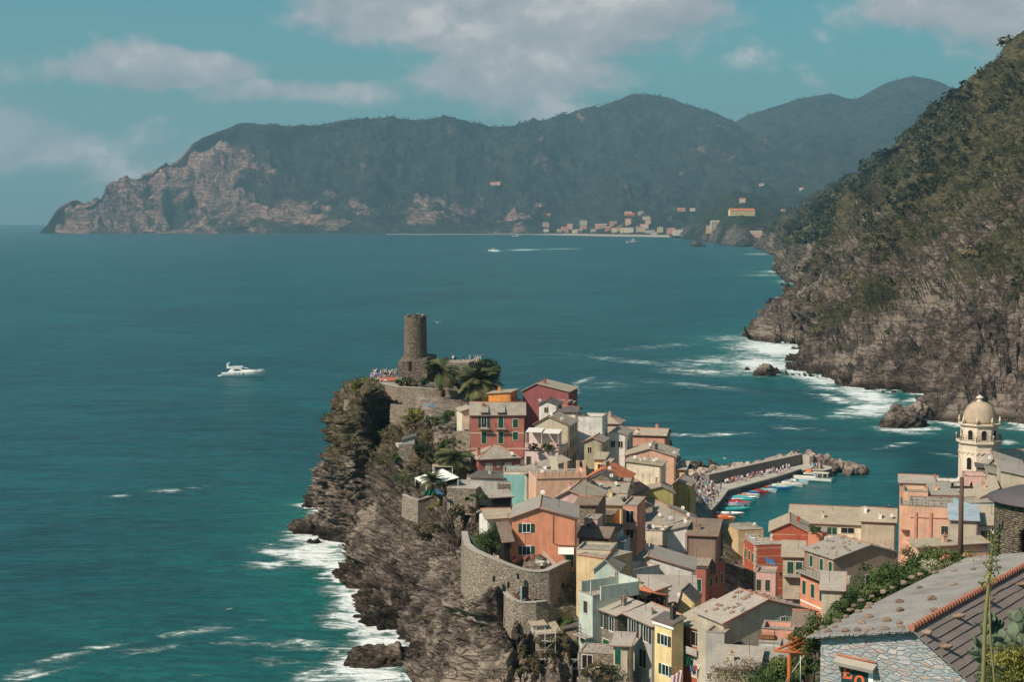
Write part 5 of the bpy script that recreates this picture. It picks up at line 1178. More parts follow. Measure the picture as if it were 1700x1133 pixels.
# ---------------------------------------------------------------- ground under the village and the near slope
def village_ground():
    C=np.array([(-20,386,30.5),(-5,365,29),(8,372,26),(-5,350,26.5),(0,318,23),(-14,318,23),(5,300,20.5),(2,284,19.5),(-8,284,20),(4,214,23.3),(0,224,22),(10,240,17),(14,260,15.5),(20,290,13),(24,330,12),(16,345,15),(30,350,8),
     (30,320,9),(38,350,5),(42,400,2),(40,430,2),(20,400,12),(40,300,6),(30,262,8),(41,303,3),(40,280,3.5),(38,250,4.5),(33,220,6.5),(25,200,9),(18,190,12),(8,200,13.5),(7,206,15),(50,290,3),(60,300,3),(70,310,2.5),(60,262,6),
     (55,240,9),(48,215,12),(45,182,15),(30,170,12),(22,165,11),(50,150,22),(40,120,29),(70,250,7),(80,260,6.5),(90,290,5),(100,280,9),(100,240,15),(90,200,22),(70,150,31),(40,80,42),(20,62,48),(12,50,51),(0,40,52),(0,0,64),
     (120,240,19),(150,300,22),(160,250,33),(140,200,38),(100,120,47),(60,60,54),(200,340,30),(220,250,55),(120,320,3),(-60,60,40),(-60,160,10),(0,150,8),(0,100,24),(200,100,70),(200,0,85),(100,0,72),(26,58,51.5),(34,64,51.5),(30,75,47)],float)
    def K(A,B): return np.linalg.norm(A[:,None,:2]-B[None,:,:2],axis=2)
    n=len(C); A=np.block([[K(C,C)+np.eye(n)*2.0,np.ones((n,1))],[np.ones((1,n)),np.zeros((1,1))]]); w=np.linalg.solve(A,np.r_[C[:,2],0])
    xs=np.arange(-60,240,1.1); ys=np.r_[np.arange(5,470,1.1)]
    X,Y=np.meshgrid(xs,ys,indexing='ij'); Q=np.stack([X.ravel(),Y.ravel()],1)
    Z=np.concatenate([K(q,C)@w[:-1]+w[-1] for q in np.array_split(Q,40)]).reshape(X.shape)
    G=np.stack([X,Y,Z],2); Z=Z+0.8*fbm(G/8,4)
    PX=850+F*X/Y; lim=CAMZ-0.30*Y-1.5; m=(1-sstep(PX,1300,1345))*(Y<175); Z=np.where(m>0,np.minimum(Z,lim*m+Z*(1-m)),Z)
    ysh=np.interp(X,[-60,-45,-30,-8,20,41,45,48,60,80,90,110,150,190,240],[395,402,410,420,428,434,352,338,332,326,318,322,335,342,350])
    Z=np.where(Y>ysh-3,Z*(1-sstep(Y-ysh,-3,1))-4*sstep(Y-ysh,-3,1),Z)
    # the sea side and the near gully: stay inside the cliff
    xcl=np.interp(Y,[150,178,190,205,215,230,246,262,272,290,318,340,360,384,400,415],[30,22,13,5,-2,-3,-3,-4,-5,-9,-16,-20,-24,-26,-20,0])
    Z=np.where(X<xcl+3,np.minimum(Z,Z*sstep(X-xcl,-2,3)-8*(1-sstep(X-xcl,-2,3))),Z)
    G=np.stack([X,Y,Z],2)
    veg=0.45+0.5*fbm(G/12+3,4); veg=np.where((Y<170)|(X>105),0.9+0*veg,veg*0.75)
    m=rock_mat('village_ground_mat',(0.07,0.055,0.045),(0.21,0.165,0.13),(0.36,0.29,0.23),(0.035,0.040,0.018),(0.10,0.09,0.04),wet=False,bd=0.3)
    tag(link('ground',npmesh('ground',G.reshape(-1,3),grid_faces(len(xs),len(ys)),True,{'veg':veg}),m),'sloping ground between the houses','ground',kind='structure')
    return xs,ys,Z
GXS,GYS,GZ=village_ground()
def gz(x,y): return float(GZ[int(np.clip(round((x-GXS[0])/1.1),0,len(GXS)-1)),int(np.clip(round((y-GYS[0])/1.1),0,len(GYS)-1))])

# ---------------------------------------------------------------- pier, sea wall, boulders, harbour front
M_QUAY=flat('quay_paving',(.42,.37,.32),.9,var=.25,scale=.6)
def quay():
    ins=[(1173,858),(1195,835),(1209,816),(1244,806.5),(1271,799),(1302,790),(1330,781),(1368,782),(1380,779)]
    out=[(1381,775),(1343,769),(1332,769),(1298,777),(1245,788),(1191,801),(1165,796),(1140,788),(1118,800),(1128,850),(1160,868)]
    pts=[S(x,y,2.0) for x,y in ins+out]; n=len(pts)
    b=MB(); b.poly([tuple(p) for p in pts]); b0=b; b=MB()
    for i in range(n):
        j=(i+1)%n; A,B=pts[i],pts[j]; b.poly([(A.x,A.y,-2),(B.x,B.y,-2),tuple(B),tuple(A)])
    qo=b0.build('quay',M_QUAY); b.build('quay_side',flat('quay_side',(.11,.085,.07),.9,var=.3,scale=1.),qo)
    tag(qo,'pale paved harbour quay curving out into a pier','quay',kind='structure')
    ip=[S(x,y,2.0) for x,y in ins[:7]]; b=MB()
    for A,B in zip(ip[:-1],ip[1:]):
        d=(B-A).normalized(); nn=Vector((-d.y,d.x,0)); b.slab([A+Vector((0,0,.35)),B+Vector((0,0,.35)),B+nn*.7+Vector((0,0,.35)),A+nn*.7+Vector((0,0,.35))],.345)
    e=empty('quay_kerb',ip[0],0,'low stone kerb along the harbour edge of the pier','kerb'); o=b.build('kerb_stones',M_CONC,e); o.location=-ip[0]
    # bollards
    wl=[S(1177,806,2),S(1191,803,2),S(1245,790,2),S(1299,778,2),S(1332,770.5,2)]
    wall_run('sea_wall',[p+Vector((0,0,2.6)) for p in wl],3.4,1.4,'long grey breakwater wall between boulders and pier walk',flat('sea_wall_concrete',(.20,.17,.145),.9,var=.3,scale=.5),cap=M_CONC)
    b=wall_run('sea_wall',[S(1332,771,2)+Vector((0,0,2.6)),S(1344,774,2)+Vector((0,0,2.6))],3.4,1.2,'short pale return of the breakwater wall at the pier end',M_CONC)  # paler concrete puts the sunlit look of this face into its colour
quay()
M_BLD=rock_mat('boulder_rock',(0.16,0.12,0.10),(0.42,0.33,0.27),(0.66,0.57,0.49),(0.3,0.22,0.15),(0.45,0.33,0.22),scale=1.6,wet=True,bd=.2,ck=0.0)
def boulders():
    base=[]
    for k in range(6):
        bm=bmesh.new(); bmesh.ops.create_icosphere(bm,subdivisions=3,radius=1)
        V=np.array([v.co[:] for v in bm.verts]); 
        for _ in range(6):      # knock flat facets off it
            d=rng.normal(size=3); d/=np.linalg.norm(d); c=rng.uniform(.55,.8); t=V@d; V=V-np.maximum(t-c,0)[:,None]*d
        V=V*(1+.10*fbm(V*2+k*5,3))[:,None]*np.array((1.25,1.,.8))
        for v,c in zip(bm.verts,V): v.co=c
        me=bpy.data.meshes.new('boulder'); bm.to_mesh(me); bm.free(); me.materials.append(M_BLD); base.append(me)
    line=[(1138,792),(1160,786),(1190,783),(1220,780),(1250,775),(1280,768),(1305,762),(1328,757)]
    pl=[]
    for i in range(168):
        t=rng.random()*(len(line)-1); k=int(t); f=t-k; px=line[k][0]*(1-f)+line[k+1][0]*f; py=line[k][1]*(1-f)+line[k+1][1]*f
        if rng.random()<.5: pl.append((px,py+rng.uniform(-3,3),rng.uniform(.7,1.35),rng.uniform(1.4,4.0),0))
        else: pl.append((px,py+rng.uniform(-4,0),rng.uniform(.7,1.4),rng.uniform(-.2,1.2),0))
    for i in range(120):
        t=rng.random(); px=1340+95*t; s=1-t; py=np.interp(px,[1340,1390,1437],[757,770,783])+rng.uniform(-4,8)*(.35+s*.4)+(5 if px>1385 and rng.random()<.4 else 0)
        pl.append((px,py,rng.uniform(.8,1.75),rng.uniform(.0,1.9)*(1.1-t*.7),1))
    for i,(px,py,r,z,k) in enumerate(pl):
        p=S(px,py,z); o=bpy.data.objects.new('boulder',base[i%6]); COL.objects.link(o); o.location=p
        o.rotation_euler=tuple(rng.uniform(0,6.28,3)); o.scale=(r,r*rng.uniform(.7,1),r)
        sz='big' if r>1.35 else 'middling' if r>1.0 else 'small'; tag(o,('%s pale armour boulder outside the breakwater wall, %s'%(sz,'by the village end' if px<1200 else 'along its middle' if px<1270 else 'towards the pier head')) if k==0 else ('%s pale armour boulder in the breakwater tip heap, %s'%(sz,'beside the platform' if px<1375 else 'in the middle of the heap' if px<1405 else 'at the outermost point')),'boulder','armour boulders along the breakwater' if k==0 else 'armour boulders at the breakwater tip')
boulders()

# ---------------------------------------------------------------- people: one skinned figure in three poses, dressed by material
def person_mesh(pose,cols,name):
    bm=bmesh.new(); sk=bm.verts.layers.skin.verify()
    def vtx(p,r,root=False):
        v=bm.verts.new(p); v[sk].radius=(r,r); v[sk].use_root=root; return v
    st={'stand':0,'walk':.22,'sit':0}[pose]; hz=.92 if pose!='sit' else .48
    pel=vtx((0,0,hz),.14,True); ch=vtx((0,0,hz+.38),.155); nk=vtx((0,0,hz+.56),.06); hd=vtx((0,-.02,hz+.68),.10); ht=vtx((0,-.01,hz+.78),.085)
    for a,b_ in ((pel,ch),(ch,nk),(nk,hd),(hd,ht)): bm.edges.new((a,b_))
    for s in (-1,1):
        if pose=='sit': k=vtx((s*.12,-.42,hz),.08); f=vtx((s*.12,-.44,.06),.055); t=vtx((s*.12,-.58,.04),.04)
        else: k=vtx((s*.10,-s*st*.5,.48),.075); f=vtx((s*.11,s*st,.07),.05); t=vtx((s*.12,s*st-.14,.04),.04)
        hp=vtx((s*.10,0,hz-.06),.11); bm.edges.new((pel,hp)); bm.edges.new((hp,k)); bm.edges.new((k,f)); bm.edges.new((f,t))
        sh=vtx((s*.19,0,hz+.48),.065); el=vtx((s*.25,s*st*.4,hz+.22),.045); ha=vtx((s*.24,-.12-s*st*.5,hz+.02),.038); fi=vtx((s*.235,-.16-s*st*.5,hz-.05),.03)
        bm.edges.new((ch,sh)); bm.edges.new((sh,el)); bm.edges.new((el,ha)); bm.edges.new((ha,fi))
    me=bpy.data.meshes.new('t'); bm.to_mesh(me); bm.free(); o=bpy.data.objects.new('t',me); COL.objects.link(o)
    o.modifiers.new('s','SKIN'); o.modifiers['s'].use_smooth_shade=True
    dg=bpy.context.evaluated_depsgraph_get(); ev=bpy.data.meshes.new_from_object(o.evaluated_get(dg)); bpy.data.objects.remove(o)
    ev.name=name; ev.materials.clear()
    skin=flat('skin',(.52,.30,.21),.6,var=.03)
    shirt,trou,hair=cols; hm=flat('hair_%d'%hair,[(.05,.03,.02),(.30,.19,.09),(.02,.015,.012),(.55,.52,.48)][hair],.8)
    for m in (skin,cloth(shirt),cloth(trou),hm): ev.materials.append(m)
    for p in ev.polygons:
        c=p.center; z=c.z-hz; ax=abs(c.x)
        if z>.74 or (z>.62 and c.y>.03): k=3
        elif z>.56: k=0
        elif z>.04 and ax<.22: k=1
        elif ax>=.17 and z>.25: k=1
        elif ax>=.185 and z<.25 and z>-.12: k=0
        else: k=2 if c.z>.45 or hair%2 else 0
        p.material_index=k
    return ev
CL={'white':(.60,.59,.57),'red':(.35,.06,.05),'blue':(.06,.13,.35),'black':(.02,.02,.025),'pink':(.65,.25,.30),'teal':(.05,.35,.36),'grey':(.3,.3,.31),'denim':(.07,.11,.20),'beige':(.5,.42,.32),'yellow':(.7,.5,.1),'orange':(.7,.22,.04)}
def cloth(c): return flat('cloth_'+c,CL[c],.9,var=.08)
PEO=[]
for i,(po,s,t,h) in enumerate([('stand','white','denim',0),('stand','black','beige',2),('walk','blue','beige',1),('stand','black','denim',2),('sit','pink','white',1),('walk','white','black',0),('stand','teal','grey',1),('sit','white','denim',3),('walk','grey','denim',0),('stand','grey','beige',1),('sit','red','denim',0),('stand','denim','grey',2),('sit','blue','black',0),('sit','grey','beige',3)]):
    PEO.append((person_mesh(po,(s,t,h),'person_'+str(i)),po,s+(' and '+t if t!=s else '')))
_pl={}
def person(i,loc,rz,label,group=None):
    o=bpy.data.objects.new('person',PEO[i][0]); COL.objects.link(o); o.location=loc; o.rotation_euler=(0,0,rz); o.scale=(1,1,random.uniform(.94,1.04)); o['label']=label; o['category']='person'
    if group: o['group']=group
    return o
def pick(poses): return random.choice([k for k,p in enumerate(PEO) if p[1] in poses])
def inpoly(x,y,pg):
    c=False; j=len(pg)-1
    for i in range(len(pg)):
        if (pg[i][1]>y)!=(pg[j][1]>y) and x<(pg[j][0]-pg[i][0])*(y-pg[i][1])/(pg[j][1]-pg[i][1])+pg[i][0]: c=not c
        j=i
    return c
def crowd():
    pg=[(1139,789),(1168,796),(1186,806),(1188,818),(1176,832),(1168,850),(1160,856),(1148,842),(1140,812)]; n=0
    while n<200:
        x,y=random.uniform(1138,1190),random.uniform(788,858)
        if not inpoly(x,y,pg): continue
        i=pick(('stand','walk')); person(i,S(x,y,2.005),random.uniform(0,6.28),"person in %s packed in the crowd at the pier's landward end"%PEO[i][2],'crowd at the landward end of the pier'); n+=1
    for k in range(34):       # sitting along the foot of the breakwater wall
        t=random.random(); px=1203+ (1296-1203)*t; py=803.0+(781.5-803.0)*t+random.uniform(0,1.0); i=pick(('sit',)); person(i,S(px,py,2.0),R(-30)+random.uniform(-.5,.5),'person in %s sitting in the row along the foot of the breakwater wall'%PEO[i][2],'people sitting along the breakwater wall')
    for (x,y) in [(1232,800),(1238,799),(1222,803),(1296,786),(1300,783),(1310,781),(1290,788),(1262,793),(1197,812),(1191,818),(1190,825),(1184,835),(1186,838),(1180,840),(1192,826),(1196,815),(1187,829),(1181,846),(1283,786),(1306,780)]:
        i=pick(('walk','stand')); person(i,S(x,y,2.005),random.uniform(0,6.28),'person in %s strolling on the open part of the pier walk'%PEO[i][2],'people walking on the pier')
    for k in range(16):
        x,y=random.uniform(1345,1368),random.uniform(772,780); i=pick(('stand','sit')); person(i,S(x,y,2.005),random.uniform(0,6.28),'person in %s on the platform at the end of the pier'%PEO[i][2],'people on the pier end platform')
    for (x,y) in ((1324,757),(1327,757.5)): i=pick(('stand',)); person(3,P(x,y,S(x,768,2).y),0,'dark-clothed person standing on top of the breakwater wall end','people on the breakwater wall end')
crowd()

# ---------------------------------------------------------------- boats
def hull(L,B,H,col_out,col_in,parent,name='hull',draft=.25,sheer=.25,rake=.5,trans=.75):
    b=MB(); n=12; rings=[]; inner=[]
    for i in range(n):
        t=i/(n-1); x=-L/2+L*t; w=B/2*(trans+(1-trans)*math.sin(min(t*1.7,1)*math.pi/2))*(1-max(0,(t-.45)/.55)**2.2*.98); zt=H+sheer*t**2
        xo=x+ (rake*(t**3))*0
        rings.append([(x+rake*t**2,-w,zt),(x+rake*.5*t**2,-w*.86,zt*.4),(x,-w*.35,-draft),(x,w*.35,-draft),(x+rake*.5*t**2,w*.86,zt*.4),(x+rake*t**2,w,zt)])
    for i in range(n-1):
        for k in range(5): b.poly([rings[i][k],rings[i+1][k],rings[i+1][k+1],rings[i][k+1]],smooth=False)
    b.poly(rings[0][::-1])
    o=b.build(name,col_out,parent)
    b=MB()
    for i in range(n-1):
        A,Bq,A2,B2=rings[i][0],rings[i+1][0],rings[i][5],rings[i+1][5]; z=.62
        f=lambda p,s=.88,zz=z:(p[0]*.97,p[1]*s,p[2]*zz); b.poly([f(A),f(Bq),f(B2),f(A2)])
        b.poly([(A[0],A[1],A[2]+.003),(Bq[0],Bq[1],Bq[2]+.003),f(Bq,.88,1.0),f(A,.88,1.0)]); b.poly([f(A,.88,1.),f(Bq,.88,1.),f(Bq),f(A)])
        b.poly([f(A2,.88,1.0),f(B2,.88,1.0),(B2[0],B2[1],B2[2]+.003),(A2[0],A2[1],A2[2]+.003)]); b.poly([f(A2),f(B2),f(B2,.88,1.),f(A2,.88,1.)])
    b.poly([(rings[0][0][0],rings[0][0][1],rings[0][0][2]+.003),(rings[0][0][0]*.95,rings[0][0][1]*.88,rings[0][0][2]+.003),(rings[0][5][0]*.95,rings[0][5][1]*.88,rings[0][5][2]+.003),(rings[0][5][0],rings[0][5][1],rings[0][5][2]+.003)])
    b.build('deck',col_in,parent,fix=False)
    return rings
BC={'orange':(.75,.17,.03),'white':(.78,.77,.74),'teal':(.05,.42,.42),'blue':(.03,.16,.42),'lightblue':(.15,.45,.55),'red':(.55,.05,.04),'grey':(.35,.35,.36),'wood':(.3,.17,.09),'cream':(.7,.62,.48)}
def bpaint(c): return flat('boat_paint_'+c,BC[c],.35,spec=.5,var=.06)
def rowboat(px,py,L,out,inn,ang,label,extra=None,cover=None):
    p=S(px,py,0); e=empty('moored_boat',(p.x,p.y,0),R(ang),label,'boat','small boats moored along the pier')
    hull(L,L*.40,.7,bpaint(out),bpaint(inn),e)
    for x in (-.22,.08): b=MB(); b.box(x*L-.14,x*L+.14,-L*.135,L*.135,.5,.56); b.build('bench',M_WOOD if out!='white' else bpaint('cream'),e)
    if cover: 
        b=MB(); b.slab([(-L*.34,-L*.14,.72),(L*.2,-L*.13,.78),(L*.2,0,1.0),(-L*.34,0,.95)],.04); b.slab([(-L*.34,0,.95),(L*.2,0,1.0),(L*.2,L*.13,.78),(-L*.34,L*.14,.72)],.04); b.build('cover',bpaint(cover),e)
    if extra=='motor': b=MB(); b.box(-L/2-.35,-L/2-.05,-.16,.16,.3,1.05); b.build('outboard_motor',M_IRON,e)
    if extra=='screen': b=MB(); b.slab([(L*.08,-.5,1.05),(L*.15,-.5,.7),(L*.15,.5,.7),(L*.08,.5,1.05)],.03); b.build('windscreen',M_GLASS,e); b=MB(); b.box(-.25,.25,-.35,.35,.5,.95); b.build('console',bpaint('white'),e)
    if extra=='bow': b=MB(); b.slab([(L*.12,-L*.14,.74),(L*.42,-L*.05,.82),(L*.42,L*.05,.82),(L*.12,L*.14,.74)],.05); b.build('foredeck',bpaint(out),e)
for a in [(1192,862,6,'orange','orange',-15,'bright orange canoe-like boat nearest the village end of the quay','bow',None),(1200,864,5,'orange','cream',-18,'second orange open boat just outside the nearest one','motor',None),
 (1206,857,7.5,'grey','white',-14,'grey inflatable dinghy with white seat pods by the quay corner','screen',None),(1220,849,6.5,'teal','teal',-8,'teal wooden boat moored alone below the others','bow',None),
 (1212,841,6.5,'white','blue',-16,'white boat with dark blue inside third from the village end','motor',None),(1223,839,6,'white','red',-12,'white boat with red seats','screen','red'),
 (1226,833.5,7,'teal','lightblue',-20,'broad turquoise boat with pale inside','bow',None),(1233,830,6.5,'teal','white',-20,'turquoise boat with white interior','motor','teal'),
 (1233,825.5,7.5,'cream','white',-22,'long cream boat with white deck','bow',None),(1237,821,6.5,'blue','lightblue',-25,'blue boat with light inside beside the long cream one','bow',None),
 (1243,817.5,6.5,'red','red',-25,'dark red boat left of its twin','bow',None),(1254,819,6,'red','grey',-25,'red boat with grey floor moored outside','motor',None),(1254,812.5,7,'red','orange',-26,'long red boat with orange inside','bow',None),
 (1263,811,7.5,'lightblue','white',-28,'light blue boat with white deck right of the long red one','bow',None),(1273,810.5,7.5,'white','lightblue',-28,'white boat with pale blue floor','bow',None),(1281,809,7,'white','cream',-28,'white boat with cream deck and cover','screen','cream'),
 (1283,803.5,6.5,'white','grey',-30,'short white motorboat close to the pier edge','screen','white'),(1290,806,7,'cream','white',-30,'cream motorboat with windscreen','screen',None),(1297,813,5,'blue','teal',-20,'small blue boat lying farthest out in the harbour row','motor',None),
 (1298,800.5,7.5,'white','white',-30,'plain white motorboat with covered cockpit','screen','white'),(1306,804.5,7.5,'white','grey',-30,'white motorboat with grey floor and outboard','motor','grey'),(1312,808,6,'white','cream',-25,'white dinghy outside the motorboats','bow',None),(1241,826,5.5,'white','red',-22,'small white boat with red inside, outside the long cream one','motor',None),(1270,817,5.5,'white','teal',-26,'white skiff with turquoise floor in the second line','bow',None),(1288,812,5.5,'white','white',-28,'plain white skiff in the second line of boats','motor',None),(1214,834,5.5,'red','white',-18,'red boat with white inside tucked against the quay','bow',None),(1320,803,6.5,'white','lightblue',-30,'white launch with light blue floor beside the ferry','screen',None),
 (1310,797,8,'white','cream',-32,'long white sloop hull nearest the ferry','bow','white'),(1475,852,5,'white','blue',40,'lone small white and blue boat crossing the harbour near the peach block','motor',None)]: rowboat(*a)
person(1,S(1475,851,.55),0,'person in red top standing in the lone small harbour boat')
def ferry(px,py,L,ang,label,sc=1.0,name='ferry_boat'):
    p=S(px,py,0); e=empty(name,(p.x,p.y,0),R(ang),label,'boat'); hull(L,L*.26,L*.11,bpaint('white'),bpaint('cream'),e,sheer=L*.03,rake=L*.08,trans=.9)
    h=L*.11
    b=MB(); b.box(-L*.10,L*.20,-L*.09,L*.09,h*.6,h+L*.10); b.build('cabin',bpaint('white'),e)
    b=MB(); b.box(-L*.08,L*.203,-L*.093,L*.093,h+L*.045,h+L*.08); b.build('cabin_windows',M_GLASS,e)
    b=MB(); b.slab([(-L*.42,-L*.11,h+L*.13),(L*.16,-L*.11,h+L*.13),(L*.16,L*.11,h+L*.13),(-L*.42,L*.11,h+L*.13)],.12); b.build('canopy_roof',bpaint('cream'),e)
    for x in (-.4,-.28,-.15):
        for s in (-1,1): b=MB(); b.tube([(x*L,s*L*.1,h*.6),(x*L,s*L*.1,h+L*.12)],.06,5); b.build('post',M_WHITE,e)
    b=MB(); b.box(L*.02,L*.12,-L*.05,L*.05,h+L*.135,h+L*.20); b.build('wheelhouse',bpaint('orange' if sc==1 else 'white'),e)
    for x in np.linspace(-.35,.25,6): b=MB(); b.lathe([(.05,h*.15),(.2,h*.3),(.2,h*.75),(.05,h*.9)],(x*L,-L*.13,0),8); b.build('fender',M_IRON,e)
    b=MB(); b.tube([(L*.07,0,h+L*.2),(L*.07,0,h+L*.33)],.05,5); b.build('mast',M_WHITE,e)
ferry(1348,800,10.5,158,'white passenger ferry with black fenders moored at the pier end')
ferry(1050,403.5,32,8,'tiny white ferry boat crossing before the far town',2,'ferry_boat')
def speedboat(px,py,L,ang,label):
    p=S(px,py,0); e=empty('speedboat',(p.x,p.y,0),R(ang),label,'boat'); hull(L,L*.3,L*.12,bpaint('white'),bpaint('grey'),e,rake=L*.1)
    b=MB(); b.box(-L*.05,L*.2,-L*.1,L*.1,L*.1,L*.24); b.build('cabin',bpaint('white'),e); b=MB(); b.box(-L*.04,L*.203,-L*.103,L*.103,L*.16,L*.21); b.build('cabin_windows',M_GLASS,e)
speedboat(820,417,20,175,'white motor boat trailing a long wake across the bay')
speedboat(858,393,30,5,'thin white boat far off near the opposite shore')
def yacht():
    p=S(402,625,0); e=empty('yacht',(p.x,p.y,0),R(3),'white flybridge motor yacht anchored alone on the open sea','yacht')
    L=17.6; wh=flat('yacht_white',(.80,.78,.74),.25,spec=.5,var=.03); b=MB(); n=22; rg=[]
    for i in range(n):
        t=i/(n-1); x=-L/2+L*t; w=2.35*(.86+.14*math.sin(min(t*2,1)*math.pi/2))*(1-max(0,(t-.5)/.5)**2.4*.985); zt=1.55+.95*t**1.3; rk=1.6*t**3
        rg.append([(x+rk,-w,zt),(x+rk*.6,-w*.93,zt*.5),(x+rk*.1,-w*.72,0.05),(x,-w*.3,-.7),(x,w*.3,-.7),(x+rk*.1,w*.72,.05),(x+rk*.6,w*.93,zt*.5),(x+rk,w,zt)])
    for i in range(n-1):
        for k in range(7): b.poly([rg[i][k],rg[i+1][k],rg[i+1][k+1],rg[i][k+1]],smooth=True)
        b.poly([rg[i][0],rg[i][7],rg[i+1][7],rg[i+1][0]])
    b.poly(rg[0][::-1]); b.build('hull',wh,e)
    b=MB(); b.box(-L/2-1.5,-L/2-.0,-1.9,1.9,.25,.45); b.build('swim_platform',wh,e)
    def prof(name,pts,w0,w1,m,par=e):
        b=MB(); A=[(x,-(w0+(w1-w0)*t),z) for x,z,t in pts]; Bq=[(x,(w0+(w1-w0)*t),z) for x,z,t in pts]; b.poly(A); b.poly(Bq[::-1])
        for i in range(len(pts)): j=(i+1)%len(pts); b.poly([A[j],A[i],Bq[i],Bq[j]])
        return b.build(name,m,par)
    sup=prof('superstructure',[(-6.2,1.7,0),(5.9,2.2,.0),(4.2,2.65,.4),(2.0,3.6,.9),(.2,3.95,1),(-4.0,3.8,1),(-5.2,2.9,.6)],1.9,1.35,wh)
    prof('cabin_window',[(-3.9,2.75,.0),(-.2,2.7,.0),(-.9,3.15,.2),(-2.6,3.3,.25)],1.93,1.72,M_GLASS,sup)
    prof('cabin_window',[(-.3,3.2,.35),(3.2,3.15,.35),(1.6,3.65,.6),(.4,3.7,.6)],1.78,1.60,M_GLASS,sup)
    prof('flybridge',[(-6.6,3.55,0),(-1.5,3.7,0),(.6,4.0,0),(.2,4.6,0),(-.8,4.35,0),(-6.4,4.35,0)],1.6,1.6,wh)
    prof('radar_arch',[(-6.4,4.3,0),(-5.5,4.3,0),(-5.9,5.4,0),(-5.2,5.9,0),(-5.9,6.0,0),(-6.6,5.4,0)],1.5,1.5,wh)
    for x in (-2.6,-1.0,.7,.55): b=MB(); b.lathe([(.001,-.02),(.26,-.02),(.26,.02),(.001,.02)],(0,0,0),10); o=b.build('porthole',M_GLASS,e); o.location=(x,-2.29,1.45 if x!=.55 else .95); o.rotation_euler=(math.pi/2,0,0)
    rail(e,[(4,-1.6,2.15),(7,-1.0,2.3),(9.4,-.1,2.5),(7,1.,2.3),(4,1.6,2.15)],.6,M_WHITE,r=.03)
    b=MB(); b.tube([(7.2,0,2.3),(7.2,0,3.2)],.05,5); b.build('bow_light',M_WHITE,e)
yacht()
def gull(px,py,D,rz):
    p=P(px,py,D); e=empty('seagull',p,rz,'white seagull flying %s'%('beside the castle tower' if px<900 else ('over the sea beyond the boulder breakwater' if px>1180 else 'over the sea beyond the village roofs')),'seagull'); b=MB(); b.tube([(-.28,0,0),(-.1,0,.02),(.12,0,.02),(.3,0,-.01)],[.02,.08,.07,.015],6)
    b.poly([(-.08,.05,.03),(.1,.05,.03),(.06,.45,.22),(-.06,.42,.2)]); b.poly([(-.06,.42,.2),(.06,.45,.22),(-.12,.9,.12)])
    b.poly([(.1,-.05,.03),(-.08,-.05,.03),(-.06,-.42,.2),(.06,-.45,.22)]); b.poly([(.06,-.45,.22),(-.06,-.42,.2),(-.12,-.9,.12)]); b.build('body',M_WHITE,e)
gull(727,536,300,1.0); gull(1203,762,330,.4); gull(1104,724,300,-.3)
# ---------------------------------------------------------------- plants
M_BARK=flat('bark',(.12,.085,.06),.95,var=.3)
M_PALM=leaf_mat('palm_leaves',[(0.020,0.035,0.012),(0.05,0.065,0.022),(0.10,0.10,0.04),(0.17,0.14,0.06)])
def palm(px,py,D,h,r,label,n=34,droop=.9,trunk=.22,lean=0):
    """py is the pixel of the crown's heart; h the trunk's height"""
    c=P(px,py,D); e=empty('palm_tree',(c.x,c.y,c.z-h),random.uniform(0,6),label,'palm tree')
    b=MB(); ts=np.linspace(0,1,9); b.tube([(lean*t*t*h,.0,h*t) for t in ts],[trunk*(1.25-.3*t)*(1+.08*(i%2)) for i,t in enumerate(ts)],9); b.build('trunk',M_BARK,e)
    V=[];Fq=[];T=[]
    for k in range(n):
        az=k*2.399+random.uniform(-.2,.2); el=R(random.uniform(-25,75)); L=r*random.uniform(.85,1.15); tint=random.uniform(.1,.8) if el>0 else random.uniform(.6,1)
        d=Vector((math.cos(az),math.sin(az),0)); pts=[]; p=Vector((lean*h,0,h)); a=el
        for i in range(9): pts.append(p.copy()); p=p+(d*math.cos(a)+Vector((0,0,math.sin(a))))*(L/8); a-=droop*.22
        side=d.cross(Vector((0,0,1)))
        for i in range(1,40):
            t=i/40*8; q=int(t); f=t-q; c0=pts[q].lerp(pts[q+1],f) if q<8 else pts[8]; tn=(pts[min(q+1,8)]-pts[max(q-1,0)]).normalized(); lw=L*.30*math.sin(math.pi*(.12+.86*i/40))**.7
            for s in (-1,1):
                tip=c0+side*s*lw*.85+tn*lw*.55-Vector((0,0,lw*.35)); w=tn*L*.014; i0=len(V); V+=[tuple(c0-w),tuple(c0+w),tuple(tip+w*.3),tuple(tip-w*.3)]; Fq.append((i0,i0+1,i0+2,i0+3)); T+=[tint+random.uniform(-.1,.1)]*4
    link('crown',npmesh('crown',V,Fq,False,{'tint':np.clip(T,0,1)}),M_PALM,e)
palm(732,617,360,6.5,5.2,'tall date palm with a bare trunk before the castle terrace',30,.9,.32)
palm(796,634,356,3,5.8,'big bushy palm with a full round crown behind the orange house',60,.8,.5)
palm(757,764,300,3,4.6,'drooping palm beside the lower dark red house',46,.9,.4)
palm(718,796,284,3.4,2.3,'small fan palm in front of the white canopy',34,.5,.18)
def crownpts(c,R3,n): 
    d=rng.normal(size=(n,3)); d/=np.linalg.norm(d,axis=1,keepdims=True); return np.array(c)+d*(rng.random((n,1))**.4)*np.array(R3)
M_DKLEAF=leaf_mat('dark_leaves',[(0.010,0.018,0.008),(0.022,0.036,0.012),(0.045,0.060,0.02),(0.075,0.085,0.03)])
M_GRLEAF=leaf_mat('green_leaves',[(0.018,0.034,0.010),(0.040,0.070,0.018),(0.075,0.105,0.03),(0.13,0.15,0.05)])
M_DRYLEAF=leaf_mat('dry_leaves',[(0.035,0.032,0.015),(0.09,0.075,0.035),(0.16,0.12,0.06),(0.24,0.16,0.10)])
